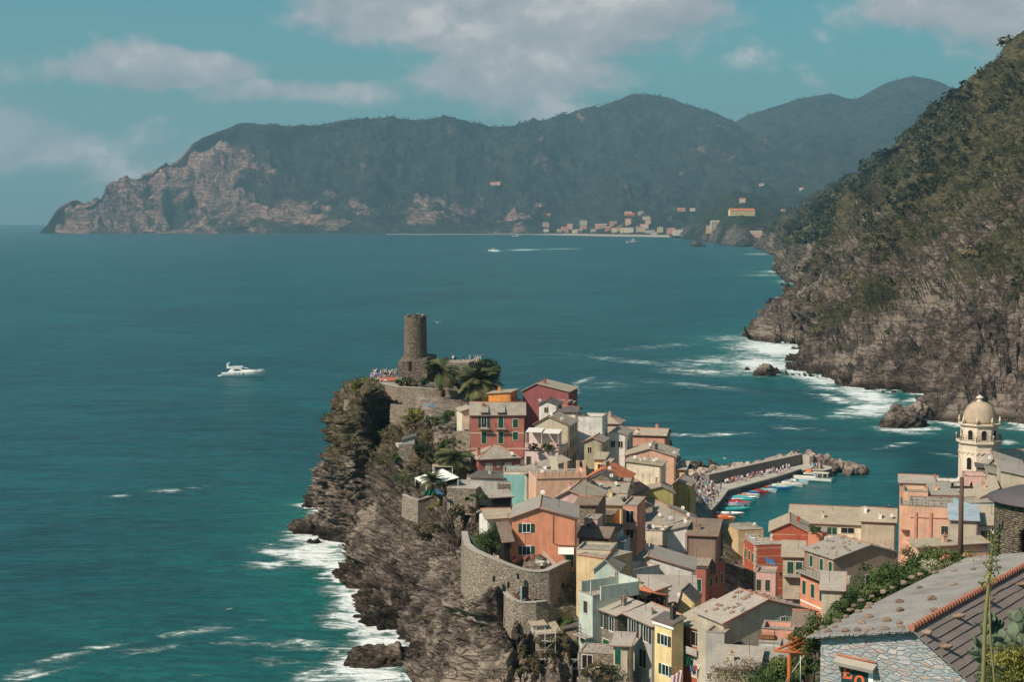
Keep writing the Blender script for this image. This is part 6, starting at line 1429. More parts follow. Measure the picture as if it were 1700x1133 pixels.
M_YEL=leaf_mat('yellow_leaves',[(0.06,0.065,0.015),(0.12,0.12,0.025),(0.22,0.19,0.04),(0.34,0.28,0.07)])
def bush(px,py,D,R3,label,m=None,n=26,per=90,leaf=.10,name='bush',cat='bush',trunk=None,group=None):
    c=P(px,py,D); e=empty(name,(c.x,c.y,c.z-R3[2]-(trunk or 0)),0,label,cat,group); z0=R3[2]+(trunk or 0)
    C=crownpts((0,0,z0),R3,n); cr=(.30+.2*rng.random(n))*min(R3)*1.1
    link('crown' if trunk else 'foliage',leaf_mesh('crown',C,cr,per,leaf,tint=np.clip(.5+.8*fbm(C+px,2)+rng.normal(scale=.2,size=n),0,1)),m or M_GRLEAF,e)
    b=MB(); 
    b.tube([(0,0,0),(.05,0,z0*.5),(0,.05,z0)],[.16*min(R3)**.5,.11*min(R3)**.5,.05],7)
    for k in range(5): t=rng.uniform(.35,.8); a=rng.uniform(0,6.28); b.tube([(.03,0,z0*t),(R3[0]*.5*math.cos(a),R3[1]*.5*math.sin(a),z0+R3[2]*.3)],[.07*min(R3)**.5,.02],5)
    b.build('trunk' if trunk else 'stem',M_BARK,e)
bush(803,618,366,(3.6,3,2.6),'dark round evergreen tree behind the bushy palm',M_DKLEAF,60,130,.22,'evergreen_tree','tree',2)
bush(775,640,366,(2.5,2,2.2),'low dark shrub between the palms at the castle',M_DKLEAF,24,110,.2)
bush(605,640,372,(2.8,2,1.9),'yellow-green bush on the cliff top below the terrace cafe',M_YEL,26,110,.16)
bush(562,680,368,(2.6,1.8,1.5),'broad olive-brown bush overhanging the sea at the cliff corner',M_DRYLEAF,34,120,.15)
bush(686,690,344,(2.4,1.6,1.6),'yellowish bush below the blue parasol',M_YEL,22,110,.15)
bush(724,700,338,(2.0,1.5,1.2),'small green bush left of the big brick-red house',M_GRLEAF,18,100,.14)
bush(742,690,334,(1.6,1.4,1.5),'leafy shrub against the side of the big brick-red house',M_GRLEAF,18,100,.14)
bush(816,900,216.5,(2.2,1.8,1.9),'dense green garden bush behind the green netting',M_GRLEAF,60,150,.09)
bush(826,882,220,(1.2,1.2,1.2),'smaller bush at the back of the netted garden',M_GRLEAF,30,120,.08)
bush(725,850,286,(1.4,.9,2.4),'bright yellow trailing plant hanging under the canopy terrace',M_YEL,36,120,.12)
bush(708,880,278,(2.2,1.2,1.8),'dry olive scrub clump on the cliff beneath the canopy terrace',M_DRYLEAF,30,120,.12)
bush(770,848,277,(2.4,1.4,.9),'low ivy mat on the rock under the stone block',M_DRYLEAF,26,120,.12)
bush(793,827,271,(2.2,1.2,.8),'low green bush in the shade below the turquoise wall',M_GRLEAF,20,100,.11)
bush(565,760,352,(3.0,1.5,3.2),'grey-green scrub patch high on the left cliff face',M_DRYLEAF,30,120,.14)
bush(590,722,352,(2.4,1.5,2.2),'pale cactus-like scrub below the short pale wall',M_GRLEAF,26,110,.14)
for i,(px,py,D,r3,m,lb) in enumerate([(928,1075,200,(2.0,1.2,3.0),M_DRYLEAF,'rust-brown dry grass tuft beside the scaffolding'),(885,1100,197,(2.2,1.2,3.2),M_DRYLEAF,'rust-brown hanging grass below the lower stone wall'),(990,1125,186,(2.2,1.0,2.0),M_DRYLEAF,'dry brown grass clump under the stone arch house'),
   (940,1042,205,(1.8,1.0,1.2),M_GRLEAF,'small weedy bush behind the scaffolding')]): bush(px,py,D,r3,lb,m,30,120,.10)
for i,(x,y,D,r,lb) in enumerate([(664,636,370,1.0,'low shrub at the left foot of the castle base'),(676,634,371,1.1,'dark shrub in front of the castle base'),(690,636,370,1.2,'rounded shrub in the middle before the castle base'),(704,635,370,1.1,'shrub between castle base and tall palm'),(745,632,374,1.3,'shrub right of the tall date palm'),(762,628,378,1.4,'dark shrub beside the stone hall'),(655,760,322,1.1,'scrub bush under the garden store'),(700,742,318,1.3,'olive shrub right of the garden store'),(712,722,326,1.5,'tangled brown shrub on the slope above the drooping palm'),(737,740,312,1.2,'dark green shrub left of the lower dark red house')]):
    bush(x,y,D,(r*1.3,r,r),lb,[M_GRLEAF,M_DKLEAF,M_DRYLEAF][i%3],16,90,.13)
for i,(x,y,D,r,lb) in enumerate([(706,706,338,1.2,'brown scrub left of the small green bush below the parasol'),(740,712,328,1.1,'dry scrub beside the small rubble wall'),(754,738,316,1.3,'dark scrub between rubble wall and drooping palm'),(722,756,312,1.3,'brown scrub on the slope left of the drooping palm'),(690,775,312,1.2,'olive scrub above the white canopy'),(668,790,308,1.4,'dry scrub at the cliff edge left of the white canopy'),(676,706,342,1.0,'scrub at the foot of the castle terrace wall'),
   (884,742,306,.7,'row of potted greenery on the awning terrace'),(908,741,306,.8,'second clump of greenery on the awning terrace'),(1040,833,262,.8,'green roof-terrace plants above the peach balcony house'),(1352,880,279,.9,'climbing plants on the rear annex roof of the striped house'),(1398,992,216,1.1,'garden shrub on the low terrace above the hedge'),(1382,985,222,.9,'reddish potted shrub on the low terrace'),(1010,1120,186,1.2,'tawny grass under the lower balcony'),(957,1072,203,.9,'weed bush on the rubble behind the pale green house')]):
    bush(x,y,D,(r*1.4,r,r*.9),lb,[M_DRYLEAF,M_DRYLEAF,M_GRLEAF][i%3] if i<7 else [M_GRLEAF,M_DKLEAF][i%2],14,90,.10)
# bushes at the bottom right and by the pergola
bush(1238,1130,118,(2.6,1.6,1.5),'reddish-tipped shrub at the bottom edge below the slab roof',M_DRYLEAF,44,150,.06)
bush(1262,1138,112,(2.2,1.6,1.3),'green shrub at the bottom edge left of the rusty pergola',M_GRLEAF,44,150,.06)
bush(1299,1118,66,(.6,.6,.7),'leafy green bush behind the rusty pergola post',M_GRLEAF,36,140,.045)
bush(1332,1112,64,(.35,.5,.9),'leafy climber between pergola and stone house',M_GRLEAF,36,140,.045)
bush(1322,1065,65,(.5,.4,.35),'orange-flowered climber on top of the rusty pergola',leaf_mat('orange_flowers',[(.03,.06,.015),(.07,.10,.03),(.45,.16,.04),(.6,.22,.06)]),22,110,.035)
# hedge behind the foreground roof
def hedge():
    pts=[(1352,1040,60),(1372,1022,61),(1392,1010,62),(1410,996,63),(1425,982,64),(1440,965,65),(1455,950,66),(1470,940,67),(1490,932,68),(1510,925,69),(1530,918,70),(1550,912,70),(1570,912,70),(1590,915,70),(1480,955,66),(1500,945,67),(1520,940,67),(1545,932,68),(1570,930,68),(1458,975,65),(1600,925,69)]
    C=[]
    for px,py,D in pts:
        c=P(px,py,D); 
        for k in range(16): C.append((c.x+rng.normal()*.30,c.y+rng.normal()*.3,c.z-.35+rng.normal()*.16-abs(rng.normal())*.2))
        for k in range(5): C.append((c.x+rng.normal()*.35,c.y+rng.normal()*.4,c.z-1.0-rng.random()))
    C=np.array(C); o=np.array(P(1480,1000,66)); n=len(C)
    e=empty('hedge',tuple(o),0,'dense green hedge along the back edge of the foreground slate roof','hedge')
    link('foliage',leaf_mesh('foliage',C-o,.22+.16*rng.random(n),110,.05,tint=np.clip(.4+.9*fbm(C*1.3,2)+rng.normal(scale=.15,size=n),0,1)),M_GRLEAF,e)
    b=MB()
    for px,py,D in pts[::2]: c=P(px,py,D)-Vector(o); b.tube([c+Vector((0,0,-2.2)),c+Vector((.1,0,-.2))],[.06,.02],5)
    b.build('stems',M_BARK,e)
    C=[]
    for px,py,D in [(1545,938,64.5),(1560,940,64),(1575,940,64),(1590,938,63.5),(1605,938,63),(1620,936,63),(1635,934,63),(1650,934,63),(1665,934,63),(1675,936,62)]:
        c=P(px,py,D)
        for k in range(10): C.append((c.x+rng.normal()*.28,c.y+rng.normal()*.2,c.z-.1+rng.normal()*.10))
    C=np.array(C); o=np.array(P(1600,945,63)); e=empty('flowering_shrub',tuple(o),0,'low cream-flowered shrub border above the slate roof','flowering shrub')
    link('foliage',leaf_mesh('foliage',C-o,np.full(len(C),.19),110,.032),leaf_mat('cream_flowers',[(.05,.07,.03),(.12,.13,.06),(.34,.31,.19),(.50,.45,.32)]),e)
    for px,py,D,lb in ((1568,925,64,'orange flower cluster leaning from the hedge'),(1606,920,64.5,'second orange flower cluster by the wooden pole'),(1645,924,64,'pale pink flower cluster near the round stone tower')):
        c=P(px,py,D); e=empty('flower',c-Vector((0,0,.5)),0,lb,'flower'); link('petals',leaf_mesh('petals',crownpts((0,0,.5),(.16,.1,.16),5),np.full(5,.11),24,.04),leaf_mat('aloe_petals',[(.35,.16,.06),(.5,.26,.12),(.5,.25,.18)]),e); b=MB(); b.tube([(0,0,-.6),(0,0,.5)],.02,5); b.build('stem',M_BARK,e)
hedge()
# agave flower stalks and prickly pear, close to the camera
def stalk(px0,py0,px1,py1,D,r,label,top=True):
    a,b_=P(px0,py0,D),P(px1,py1,D); e=empty('agave_stalk',a,0,label,'agave stalk'); b=MB(); v=b_-a; n=10
    b.tube([v*(i/n)+Vector((math.sin(i*.9)*.012,0,0)) for i in range(n+1)],[r*(1-.45*i/n) for i in range(n+1)],8); b.build('stem',flat('stalk_green',(.20,.17,.07),.7,var=.3),e)
    if top:
        C=np.array([tuple(v*t+Vector((random.uniform(-.06,.06),random.uniform(-.05,.05),0))) for t in np.linspace(.72,1.02,9)]); link('buds',leaf_mesh('buds',C,np.full(9,.09),60,.018),leaf_mat('bud_leaves',[(.07,.10,.03),(.16,.17,.05),(.35,.30,.08)]),e)
stalk(1627,1180,1647,888,21,.034,'tall thin agave flower stalk rising before the slate roof with budding tip')
stalk(1652,1180,1640,948,21.5,.020,'thinner leaning agave stalk beside the tall one',False)
def prickly():
    M_PAD=flat('cactus_pad',(.115,.14,.085),.6,var=.3,scale=8)
    o=P(1660,1230,30); e=empty('prickly_pear',o,0,'prickly pear cactus with many grey-green pads in the lower right corner','cactus'); random.seed(5); k=0
    def pad(c,up,nrm,s):
        nonlocal k
        b=MB(); n=12; side=up.cross(nrm).normalized(); out=[]
        for i in range(n): a=2*math.pi*i/n; w=.62+.10*math.cos(a); out.append((math.cos(a),math.sin(a)*.62))
        r1=[c+up*s*(1+x)*.5*1+side*s*y*.75 for x,y in out]
        ctr=c+up*s*.5
        b.rings([[ctr+(p-ctr)*.55+nrm*s*.10 for p in r1],[ctr+(p-ctr)*.9+nrm*s*.06 for p in r1],[p for p in r1],[ctr+(p-ctr)*.9-nrm*s*.06 for p in r1],[ctr+(p-ctr)*.55-nrm*s*.10 for p in r1]],True,True)
        b.build('pad',M_PAD,e); k+=1
    for (px,py) in [(1650,1128),(1668,1135),(1640,1100),(1690,1120),(1705,1100),(1632,1140),(1680,1060),(1655,1075)]:
        base=P(px,py,30+random.uniform(-.6,.6))-o
        up=Vector((random.uniform(-.5,.5),random.uniform(-.3,.3),1)).normalized()
        def grow(c,up,depth,s):
            if k>92: return
            nrm=up.cross(Vector((random.uniform(-1,1),random.uniform(-1,1),random.uniform(-.3,.3)))).normalized(); pad(c,up,nrm,s)
            if depth<3:
                for _ in range(random.choice((1,2,2,3))):
                    u2=(up+Vector((random.uniform(-.9,.9),random.uniform(-.6,.6),random.uniform(-.1,.6)))).normalized(); grow(c+up*s*.95,u2,depth+1,s*random.uniform(.8,.98))
        grow(base,up,0,.30)
prickly()
bush(1688,1108,25,(.42,.4,.38),'yellow-green flowering spurge bush over the cactus pads',M_YEL,40,150,.02)
bush(1665,1125,26,(.35,.3,.25),'green weed tuft below the cactus at the bottom edge',M_GRLEAF,24,120,.02)
# ---------------------------------------------------------------- the foreground slate-roofed house
def foreground_house():
    A=P(1512,1048,50); r=Vector((.575,.818,0)); nl=Vector((-.818,.575,0))    # ridge direction, and across it to the left
    B=A+r*15
    Cl=P(1345,1056,52.2); wl=(Cl-A).dot(nl); dl=A.z-Cl.z
    g=P(1612,1135,48.95); wr=(A-g).dot(nl); dr=A.z-g.z
    k=2.3                                       # the right slope runs on below the frame
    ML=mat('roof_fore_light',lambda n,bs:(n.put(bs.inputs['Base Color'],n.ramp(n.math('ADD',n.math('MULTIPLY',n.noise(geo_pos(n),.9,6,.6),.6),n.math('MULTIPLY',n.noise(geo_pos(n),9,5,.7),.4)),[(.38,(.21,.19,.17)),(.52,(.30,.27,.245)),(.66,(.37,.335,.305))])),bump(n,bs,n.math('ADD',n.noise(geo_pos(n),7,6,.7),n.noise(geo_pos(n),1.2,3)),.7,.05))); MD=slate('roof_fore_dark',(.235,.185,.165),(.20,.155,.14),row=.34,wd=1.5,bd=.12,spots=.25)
    e=empty('stone_house',(A.x,A.y,A.z-6),0,'foreground blue-washed stone house with a stone-weighted slate roof','house'); O=Vector((A.x,A.y,A.z-6))
    a=A-O; L=15.0; bk=r*L; ed=Vector((0,0,.02))
    eL=a+nl*wl-Vector((0,0,dl)); eR=a-nl*wr*k-Vector((0,0,dr*k))
    # walls: the gable faces us, set back a little under the verge
    ins=r*.28; b=MB()
    wL=a+nl*(wl-.35)-Vector((0,0,dl*(wl-.35)/wl+.10)); wR=a-nl*(wr*k-.2)-Vector((0,0,dr*k-.15+.1)); tp=a-Vector((0,0,.10))
    def dn(p): return Vector((p.x,p.y,0))
    b.poly([dn(wL)+ins,dn(wR)+ins,wR+ins,tp+ins,wL+ins],[((q-a).dot(-nl),q.z) for q in (dn(wL),dn(wR),wR,tp,wL)]); b.poly([dn(wL)+bk-ins,dn(wL)+ins,wL+ins,wL+bk-ins]); b.poly([dn(wR)+ins,dn(wR)+bk-ins,wR+bk-ins,wR+ins]); b.poly([dn(wR)+bk-ins,dn(wL)+bk-ins,wL+bk-ins,tp+bk-ins,wR+bk-ins])
    def f(n,bs):
        p=n.add('ShaderNodeNewGeometry').outputs['Position']; w=n.add('ShaderNodeTexNoise',ins={'Vector':p,'Scale':1.6,'Detail':2.0})
        q=n.add('ShaderNodeVectorMath',operation='MULTIPLY_ADD',ins={0:w.outputs[1],1:(.4,.4,.5),2:n.mapping(p,scale=(1.2,1.2,3.6),rot=(0,R(9),0))}).outputs[0]
        v=n.add('ShaderNodeTexVoronoi',feature='F1',ins={'Vector':q,'Scale':2.6}); ed_=n.add('ShaderNodeTexVoronoi',feature='DISTANCE_TO_EDGE',ins={'Vector':q,'Scale':2.6}); sp=n.add('ShaderNodeSeparateXYZ',ins={0:v.outputs['Color']})
        st=n.ramp(sp.outputs[0],[(0,(.32,.27,.25)),(.3,(.40,.31,.27)),(.5,(.46,.30,.19)),(.62,(.40,.38,.38)),(1,(.52,.45,.40))]); pt=n.step(n.math('ADD',n.noise(p,1.6,8,.75),n.math('MULTIPLY',sp.outputs[1],.35)),.56,.74)
        wash=n.mix(n.noise(p,4,6,.7),(.23,.27,.285),(.38,.40,.40)); em=n.step(ed_.outputs[0],0.02,.13)
        c=n.mix(n.math('MULTIPLY',em,pt),wash,st); n.put(bs.inputs['Base Color'],n.mix(n.math('MULTIPLY_ADD',n.step(ed_.outputs[0],0.0,.05),.35,.65),(.27,.31,.33),c)); bump(n,bs,n.math('ADD',n.math('MULTIPLY',em,.8),n.math('MULTIPLY',n.noise(p,12,5,.7),.6)),.9,.05)
    b.build('wall',mat('blue_washed_stone',f),e,fix=True)
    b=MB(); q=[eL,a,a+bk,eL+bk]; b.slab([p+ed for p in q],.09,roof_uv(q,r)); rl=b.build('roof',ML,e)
    b=MB(); rng2=random.Random(3)
    # slates of the dark slope laid as real overlapping courses
    nrm=(Vector((0,0,1))*1); slope=(eR-a); sl=slope.length; sd=slope.normalized(); up=r.cross(sd).normalized(); up=up if up.z>0 else -up
    nrow=int(sl/.30)
    for i in range(nrow):
        s=-.0
        while s<L:
            w=rng2.uniform(.6,1.5); t0=i*.30; j=rng2.uniform(-.02,.02); h0=.05+rng2.uniform(0,.012); h1=.015
            p0=a+sd*(t0-.04)+r*s+up*h1; p1=a+sd*(t0+.33+j)+r*s+up*h0; w2=r*(w-.008); b.slab([p1,p1+w2,p0+w2,p0],.022); s+=w
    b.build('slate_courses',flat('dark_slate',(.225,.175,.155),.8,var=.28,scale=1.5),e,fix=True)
    b=MB(); nt=int(L/.26)
    for i in range(nt): c0=a+r*(i*.26)+Vector((0,0,.07)); b.tube([c0,c0+r*.29+Vector((0,0,.012))],[.125,.105],7)
    b.build('ridge_tiles',flat('ridge_terracotta',(.40,.16,.10),.85,var=.35,scale=5),e)
    b=MB(); v0=eL-Vector((0,0,.0))
    for i in range(26):
        t=i/26; p=eL.lerp(a,t); q2=eL.lerp(a,t+1/26-.004); hh=rng2.uniform(.02,.045); b.slab([p-r*rng2.uniform(.02,.09)+Vector((0,0,hh)),q2-r*rng2.uniform(.02,.09)+Vector((0,0,hh)),q2+r*.25+Vector((0,0,hh)),p+r*.25+Vector((0,0,hh))],.05)
    b.build('verge_slates',ML,rl)
    # doorway with its little slab hood and the board with letters
    fx=-nl; fo=a+ins
    def wp(px,py):
        # the point of the gable wall's plane seen at this pixel
        d=P(px,py,50)-Vector((0,0,CAMZ)); n_=r; t=(O+fo-Vector((0,0,CAMZ))).dot(n_)/d.dot(n_); return Vector((0,0,CAMZ))+d*t-O
    def slabw(name,pxs,m,dep=.06,proud=.03,par=e):
        b=MB(); q=[wp(*p)-r*proud for p in pxs]; b.slab(q,dep); return b.build(name,m,par)
    board=slabw('sign_board',[(1397,1150),(1441,1150),(1441,1108),(1397,1101)],flat('sign_green',(.010,.045,.045),.6),.05,.03)
    def letter(strokes,nm):
        for sgs in strokes:
            pass
        b=MB()
        for qd in strokes: b.slab([wp(*p)-r*.055 for p in qd],.02)
        b.build(nm,flat('sign_orange',(.62,.13,.05),.6),board)
    x0,y0=1401.5,1106.5
    E=[[(x0,y0+20),(x0+5,y0+20.7),(x0+5,y0+.8),(x0,y0)],[(x0-1,y0+3.5),(x0+14,y0+5),(x0+14.5,y0+1.6),(x0-1,y0-.4)],[(x0+11.5,y0+8),(x0+14,y0+8.4),(x0+14.5,y0+4.9),(x0+11.5,y0+4.6)],[(x0+5,y0+12),(x0+10.5,y0+12.7),(x0+10.5,y0+9.3),(x0+5,y0+8.6)],[(x0-1,y0+20.5),(x0+14,y0+22),(x0+14.5,y0+18.6),(x0-1,y0+16.8)],[(x0+11.5,y0+18.4),(x0+14.5,y0+18.7),(x0+14.5,y0+15),(x0+11.5,y0+14.6)]]
    letter(E,'letter_e')
    cx,cy=1427.5,1132; O_=[]
    for i in range(16):
        a0,a1=2*math.pi*i/16,2*math.pi*(i+1)/16; pt=lambda a_,rx,ry:(cx+rx*math.cos(a_),cy-ry*math.sin(a_)); O_.append([pt(a0,8.6,11),pt(a1,8.6,11),pt(a1,4.2,7),pt(a0,4.2,7)])
    letter(O_,'letter_o')
    b=MB(); h0,h1=wp(1390,1092),wp(1456,1107); out=-r*.35; b.slab([h0+out-Vector((0,0,.06)),h1+out-Vector((0,0,.06)),h1+Vector((0,0,.06)),h0+Vector((0,0,.06))],.13); b.build('door_hood',M_CONC,e); b=MB(); b.tube([h0-r*.02+Vector((0,0,.10)),h1-r*.02+Vector((0,0,.10))],.035,6); b.build('hood_tiles',M_TERRA,e)
    slabw('door_jamb',[(1442,1150),(1450,1150),(1450,1106),(1442,1104)],M_WHITE,.05,.02)
    # stones lying on the roof
    bases=[]
    for k_ in range(7):
        bm=bmesh.new(); bmesh.ops.create_icosphere(bm,subdivisions=3,radius=1); V=np.array([v.co[:] for v in bm.verts])
        for _ in range(5): d=rng.normal(size=3); d/=np.linalg.norm(d); c=rng.uniform(.6,.85); t=V@d; V=V-np.maximum(t-c,0)[:,None]*d
        V=V*(1+.22*fbm(V*1.6+k_*4,3))[:,None]*np.array((1.15,.9,.68))
        for v,c in zip(bm.verts,V): v.co=c
        me=bpy.data.meshes.new('roof_stone'); bm.to_mesh(me); bm.free(); me.shade_smooth()
        me.materials.append(mat('roof_stone_mat',lambda n,bs:(n.put(bs.inputs['Base Color'],n.ramp(n.math('ADD',n.noise(n.add('ShaderNodeTexCoord').outputs['Object'],2.0,6,.7),n.math('MULTIPLY_ADD',n.add('ShaderNodeObjectInfo').outputs['Random'],.3,-.15)),[(.3,(.14,.10,.075)),(.55,(.30,.21,.15)),(.75,(.43,.33,.25))])),bump(n,bs,n.noise(n.add('ShaderNodeTexCoord').outputs['Object'],3,6,.7),.8,.1)))); bases.append(me)
    pn=(eL-a).cross(r).normalized(); pn=pn if pn.z>0 else -pn
    def onroof(px,py,nn,pt):
        d=P(px,py,50)-Vector((0,0,CAMZ)); t=(pt-Vector((0,0,CAMZ))).dot(nn)/d.dot(nn); return Vector((0,0,CAMZ))+d*t
    LS=[(1355,1049,'eave'),(1375,1047.5,'eave'),(1366,1041,'eave'),(1390,1031,'eave'),(1404,1024,'eave'),(1386,1040,'eave'),(1403,1047,'verge'),(1423,1046,'verge'),(1445,1044,'verge'),(1469,1043.5,'verge'),(1496,1040,'verge'),(1418,1005,'eave'),(1430,997,'eave'),(1448,990,'eave'),(1466,982,'eave'),(1442,1008,'open'),(1441,1023.5,'open'),(1432,1034,'open'),(1472,1030,'open'),(1493,1033.5,'open'),(1494,1013,'open'),(1500,967,'eave'),(1515,958,'eave'),(1528,953,'eave'),(1553,950,'eave'),(1584,947,'eave'),(1616,944,'eave'),(1658,941,'eave'),(1493,998.5,'open'),(1527,974.5,'open'),(1583,969,'open'),(1548,994,'open'),(1604,987,'open'),(1551,1013,'open'),(1657,960,'open'),(1424,1015,'open'),(1482,975,'eave'),(1412,1012,'eave'),(1445,1003,'eave')]
    AD=['squat','long flat','rounded','reddish','pale','angular','brown','broad','chunky','grey-brown']
    for i,(px,py,w) in enumerate(LS):
        p=onroof(px,py+3,pn,A+ed); s=random.uniform(.095,.135)*(1.15 if w=='open' else 1); o=bpy.data.objects.new('roof_stone',bases[i%7]); COL.objects.link(o); o.location=p+pn*s*.30; o.scale=(s,s,s*random.uniform(.8,1.2)); o.rotation_euler=(random.uniform(-.1,.1),random.uniform(-.1,.1),random.uniform(-.6,.6))
        nb=['from the gable end','from the far end']; pos={'eave':'in the row along the back eave of the light slate roof','verge':'in the row along the front edge above the stone gable','open':'lying on the open light slate slope'}[w]
        tag(o,'%s weight stone %s'%('brown',pos),'stone',{'eave':'weight stones along the roof\'s back eave','verge':'weight stones along the roof\'s front edge','open':'weight stones on the open light slope'}[w])
    pd=up
    for (px,py) in ((1536,1054),(1567,1078),(1588,1027),(1638,998),(1692,973)):
        p=onroof(px,py,pd,A+pd*.05); o=bpy.data.objects.new('roof_stone',bases[(px)%7]); COL.objects.link(o); o.location=p+pd*.07; o.scale=(.24,.13,.16); o.rotation_euler=(.3,-.3,random.uniform(-1,-.6)); tag(o,'pale weight stone lying on the dark slate slope right of the ridge','stone','weight stones on the dark slate slope')
foreground_house()
# ---------------------------------------------------------------- round stone tower with arches at the right edge
def round_tower():
    D=74; c=P(1655,830,D); r=2.6; x=c.x+r; top=P(1700,842,D-r*.7).z; base=45.0
    e=empty('round_stone_house',(x,D,base),0,'round dry-stone turret with arched openings and a dark conical roof','stone turret'); H=top-base
    st=stone_mat('drystone',(.36,.285,.20),(.22,.17,.12),(.05,.04,.035),s=2.0,ratio=(1.6,1.6,6.5),msize=.16,bd=.08)
    b=MB(); seg=72; V=lambda a,z:(r*math.sin(a),-r*math.cos(a),z); ops=[(-.62,.30),(.25,.30),(1.2,.3)]; z0,z1=H-2.9,H-.85
    def inside(a,z):
        for ca,hw in ops:
            d=abs(a-ca)
            if d<hw and z>z0 and z<z1-.55+ .55*math.sqrt(max(0,1-(d/hw)**2)): return True
        return False
    zs=[0]+list(np.linspace(z0-.4,H,34)); an=np.linspace(-math.pi,math.pi,seg*3+1)
    for i in range(len(an)-1):
        for j in range(len(zs)-1):
            am,zm=(an[i]+an[i+1])/2,(zs[j]+zs[j+1])/2
            if inside(am,zm): continue
            b.poly([V(an[i],zs[j]),V(an[i+1],zs[j]),V(an[i+1],zs[j+1]),V(an[i],zs[j+1])],smooth=True)
    o=b.build('wall',st,e,fix=False); md=o.modifiers.new('t','SOLIDIFY'); md.thickness=.45; md.offset=-1
    b=MB(); b.lathe([(r-.9,0),(r-.9,H-.2)],(0,0,0),24); b.build('inner_shade_drum',M_DARKIN,e)  # near-black drum gives the shade seen through the arches
    b=MB(); b.lathe([(r+.32,H-.02),(r+.36,H+.06),(r*.75,H+.42),(r*.35,H+.62),(.01,H+.70)],(0,0,0),36); b.build('roof',flat('turret_roof',(.10,.085,.09),.7),e)
    b=MB(); 
    for ca in (-.22,): q=Vector(V(ca,H-4.2)); b.box(q.x-.25,q.x+.25,q.y-.25,q.y+.1,q.z-.5,q.z+.2)
    b.build('wall_lantern',M_WHITE,e)
round_tower()
def pole():
    D=72; a,b_=P(1594,930,D),P(1596,793,D); e=empty('utility_pole',(a.x,D,a.z-1),0,'weathered wooden utility pole rising out of the hedge','utility pole'); h=b_.z-a.z+1
    b=MB(); b.tube([(0,0,0),(0,0,h)],[.13,.09],10); b.build('pole',flat('pole_wood',(.10,.06,.045),.85,var=.3),e); b=MB(); b.box(-.5,.5,-.04,.04,h-.5,h-.4); b.build('crossbar',M_IRON,e)
    for x in (-.42,0,.42): b=MB(); b.lathe([(.03,h-.4),(.06,h-.35),(.05,h-.22),(.01,h-.2)],(x,0,0),8); b.build('insulator',M_GLASS,e)
pole()
def pergola():
    D=62; o=P(1310,1133,D); e=empty('pergola',(o.x,o.y,o.z-1.0),0,'rusty orange metal pergola on a post at the lower edge','pergola'); M_RUST=flat('rusted_steel',(.42,.11,.035),.8,var=.35,scale=4)
    def L(px,py,d=D): return P(px,py,d)-Vector((o.x,o.y,o.z-1.0))
    b=MB(); b.tube([L(1310,1200),L(1310,1088)],.07,8); b.build('post',M_RUST,e)
    b=MB(); b.tube([L(1286,1081),L(1347,1087)],.055,6); b.tube([L(1286,1081),L(1335,1060,D+1)],.05,6); b.tube([L(1347,1087),L(1347,1062,D+1.2)],.05,6); b.tube([L(1300,1082.5),L(1345,1062,D+1)],.03,6); b.tube([L(1318,1084),L(1346,1072,D+1)],.03,6); b.tube([L(1335,1060,D+1),L(1348,1062,D+1.2)],.04,6); b.build('frame',M_RUST,e)
    b=MB(); b.tube([L(1304,1133),L(1345,1075)],.02,5); b.tube([L(1329,1140),L(1329,1090)],.025,5); b.build('brace',M_SHW,e)
pergola()
def scaffold():
    D=199; o=P(920,1133,D); e=empty('scaffolding',o,0,'white tube scaffolding tower with plank decks against the lower cliff','scaffolding')
    def L(px,py,d=D): return P(px,py,d)-o
    xs=(890,905,922,940,960)
    b=MB()
    for x in xs:
        for d in (D,D+2): b.tube([L(x,1140,d),L(x,1042 if x<930 else 1085,d)],.04,4)
    for y in (1050,1065,1080,1095,1110,1125):
        b.tube([L(890,y),L(922 if y<1085 else 960,y)],.035,4); b.tube([L(890,y,D+2),L(922 if y<1085 else 960,y,D+2)],.035,4)
    for x0,x1,y in ((890,905,1125),(905,922,1110),(922,940,1125),(940,960,1110),(905,890,1095),(905,922,1080)): b.tube([L(x0,y),L(x1,y-15)],.03,4)
    b.build('tubes',flat('scaffold_tube',(.48,.46,.43),.5),e)
    for x0,x1,y in ((889,922,1066),(889,923,1096),(922,962,1112),(922,962,1096)): b=MB(); b.slab([L(x0,y),L(x1,y),L(x1,y,D+2),L(x0,y,D+2)],.06); b.build('plank_deck',M_SHW,e)
scaffold()
wall_run('terrace_wall',[P(757,716,322),P(771,716,321),P(781,718,320)],6,.5,'rubble wall left of the big brick-red house foot',M_STONE)
wall_run('terrace_wall',[P(700,735,330),P(722,738,326),P(735,742,322)],2.5,.4,'low dry-stone wall across the slope below the parasol terrace',M_STONE)
wall_run('terrace_wall',[P(1400,985,222),P(1420,992,214),P(1440,1004,205)],5,.4,'garden wall stepping down beside the hedge foot',M_STONE)
house((895,1054),(930,1048),200,4,3,'small tan-roofed shed beside the scaffolding','brown','shedF',.6,'tan',ridge=False,verge=False,win=W('F',(.4,.8),.6,.6,1.0,'p'),name='shed',cat='shed',group=None)
house((931,1046),(958,1054),203,4,3,'low brown hut right of the tan-roofed shed','brown','shedL',.5,'dark',ridge=False,name='shed',cat='shed',group=None,win=W('F',(.4,),.8,.6,1.2,'o'))
house((886,1040),(904,1036),201,3,2,'tiny store behind the scaffolding top','grey','shedF',.3,'tan',ridge=False,name='shed',cat='shed',group=None)
house((669,731),(688,731),326,4,4.6,'grey rendered garden store with sloping glass roof on the cliff terrace','grey','shedL',.7,'dark',ridge=False,name='garden_store',cat='garden store',group=None,wm=plaster('storegrey',(.42,.40,.36)))
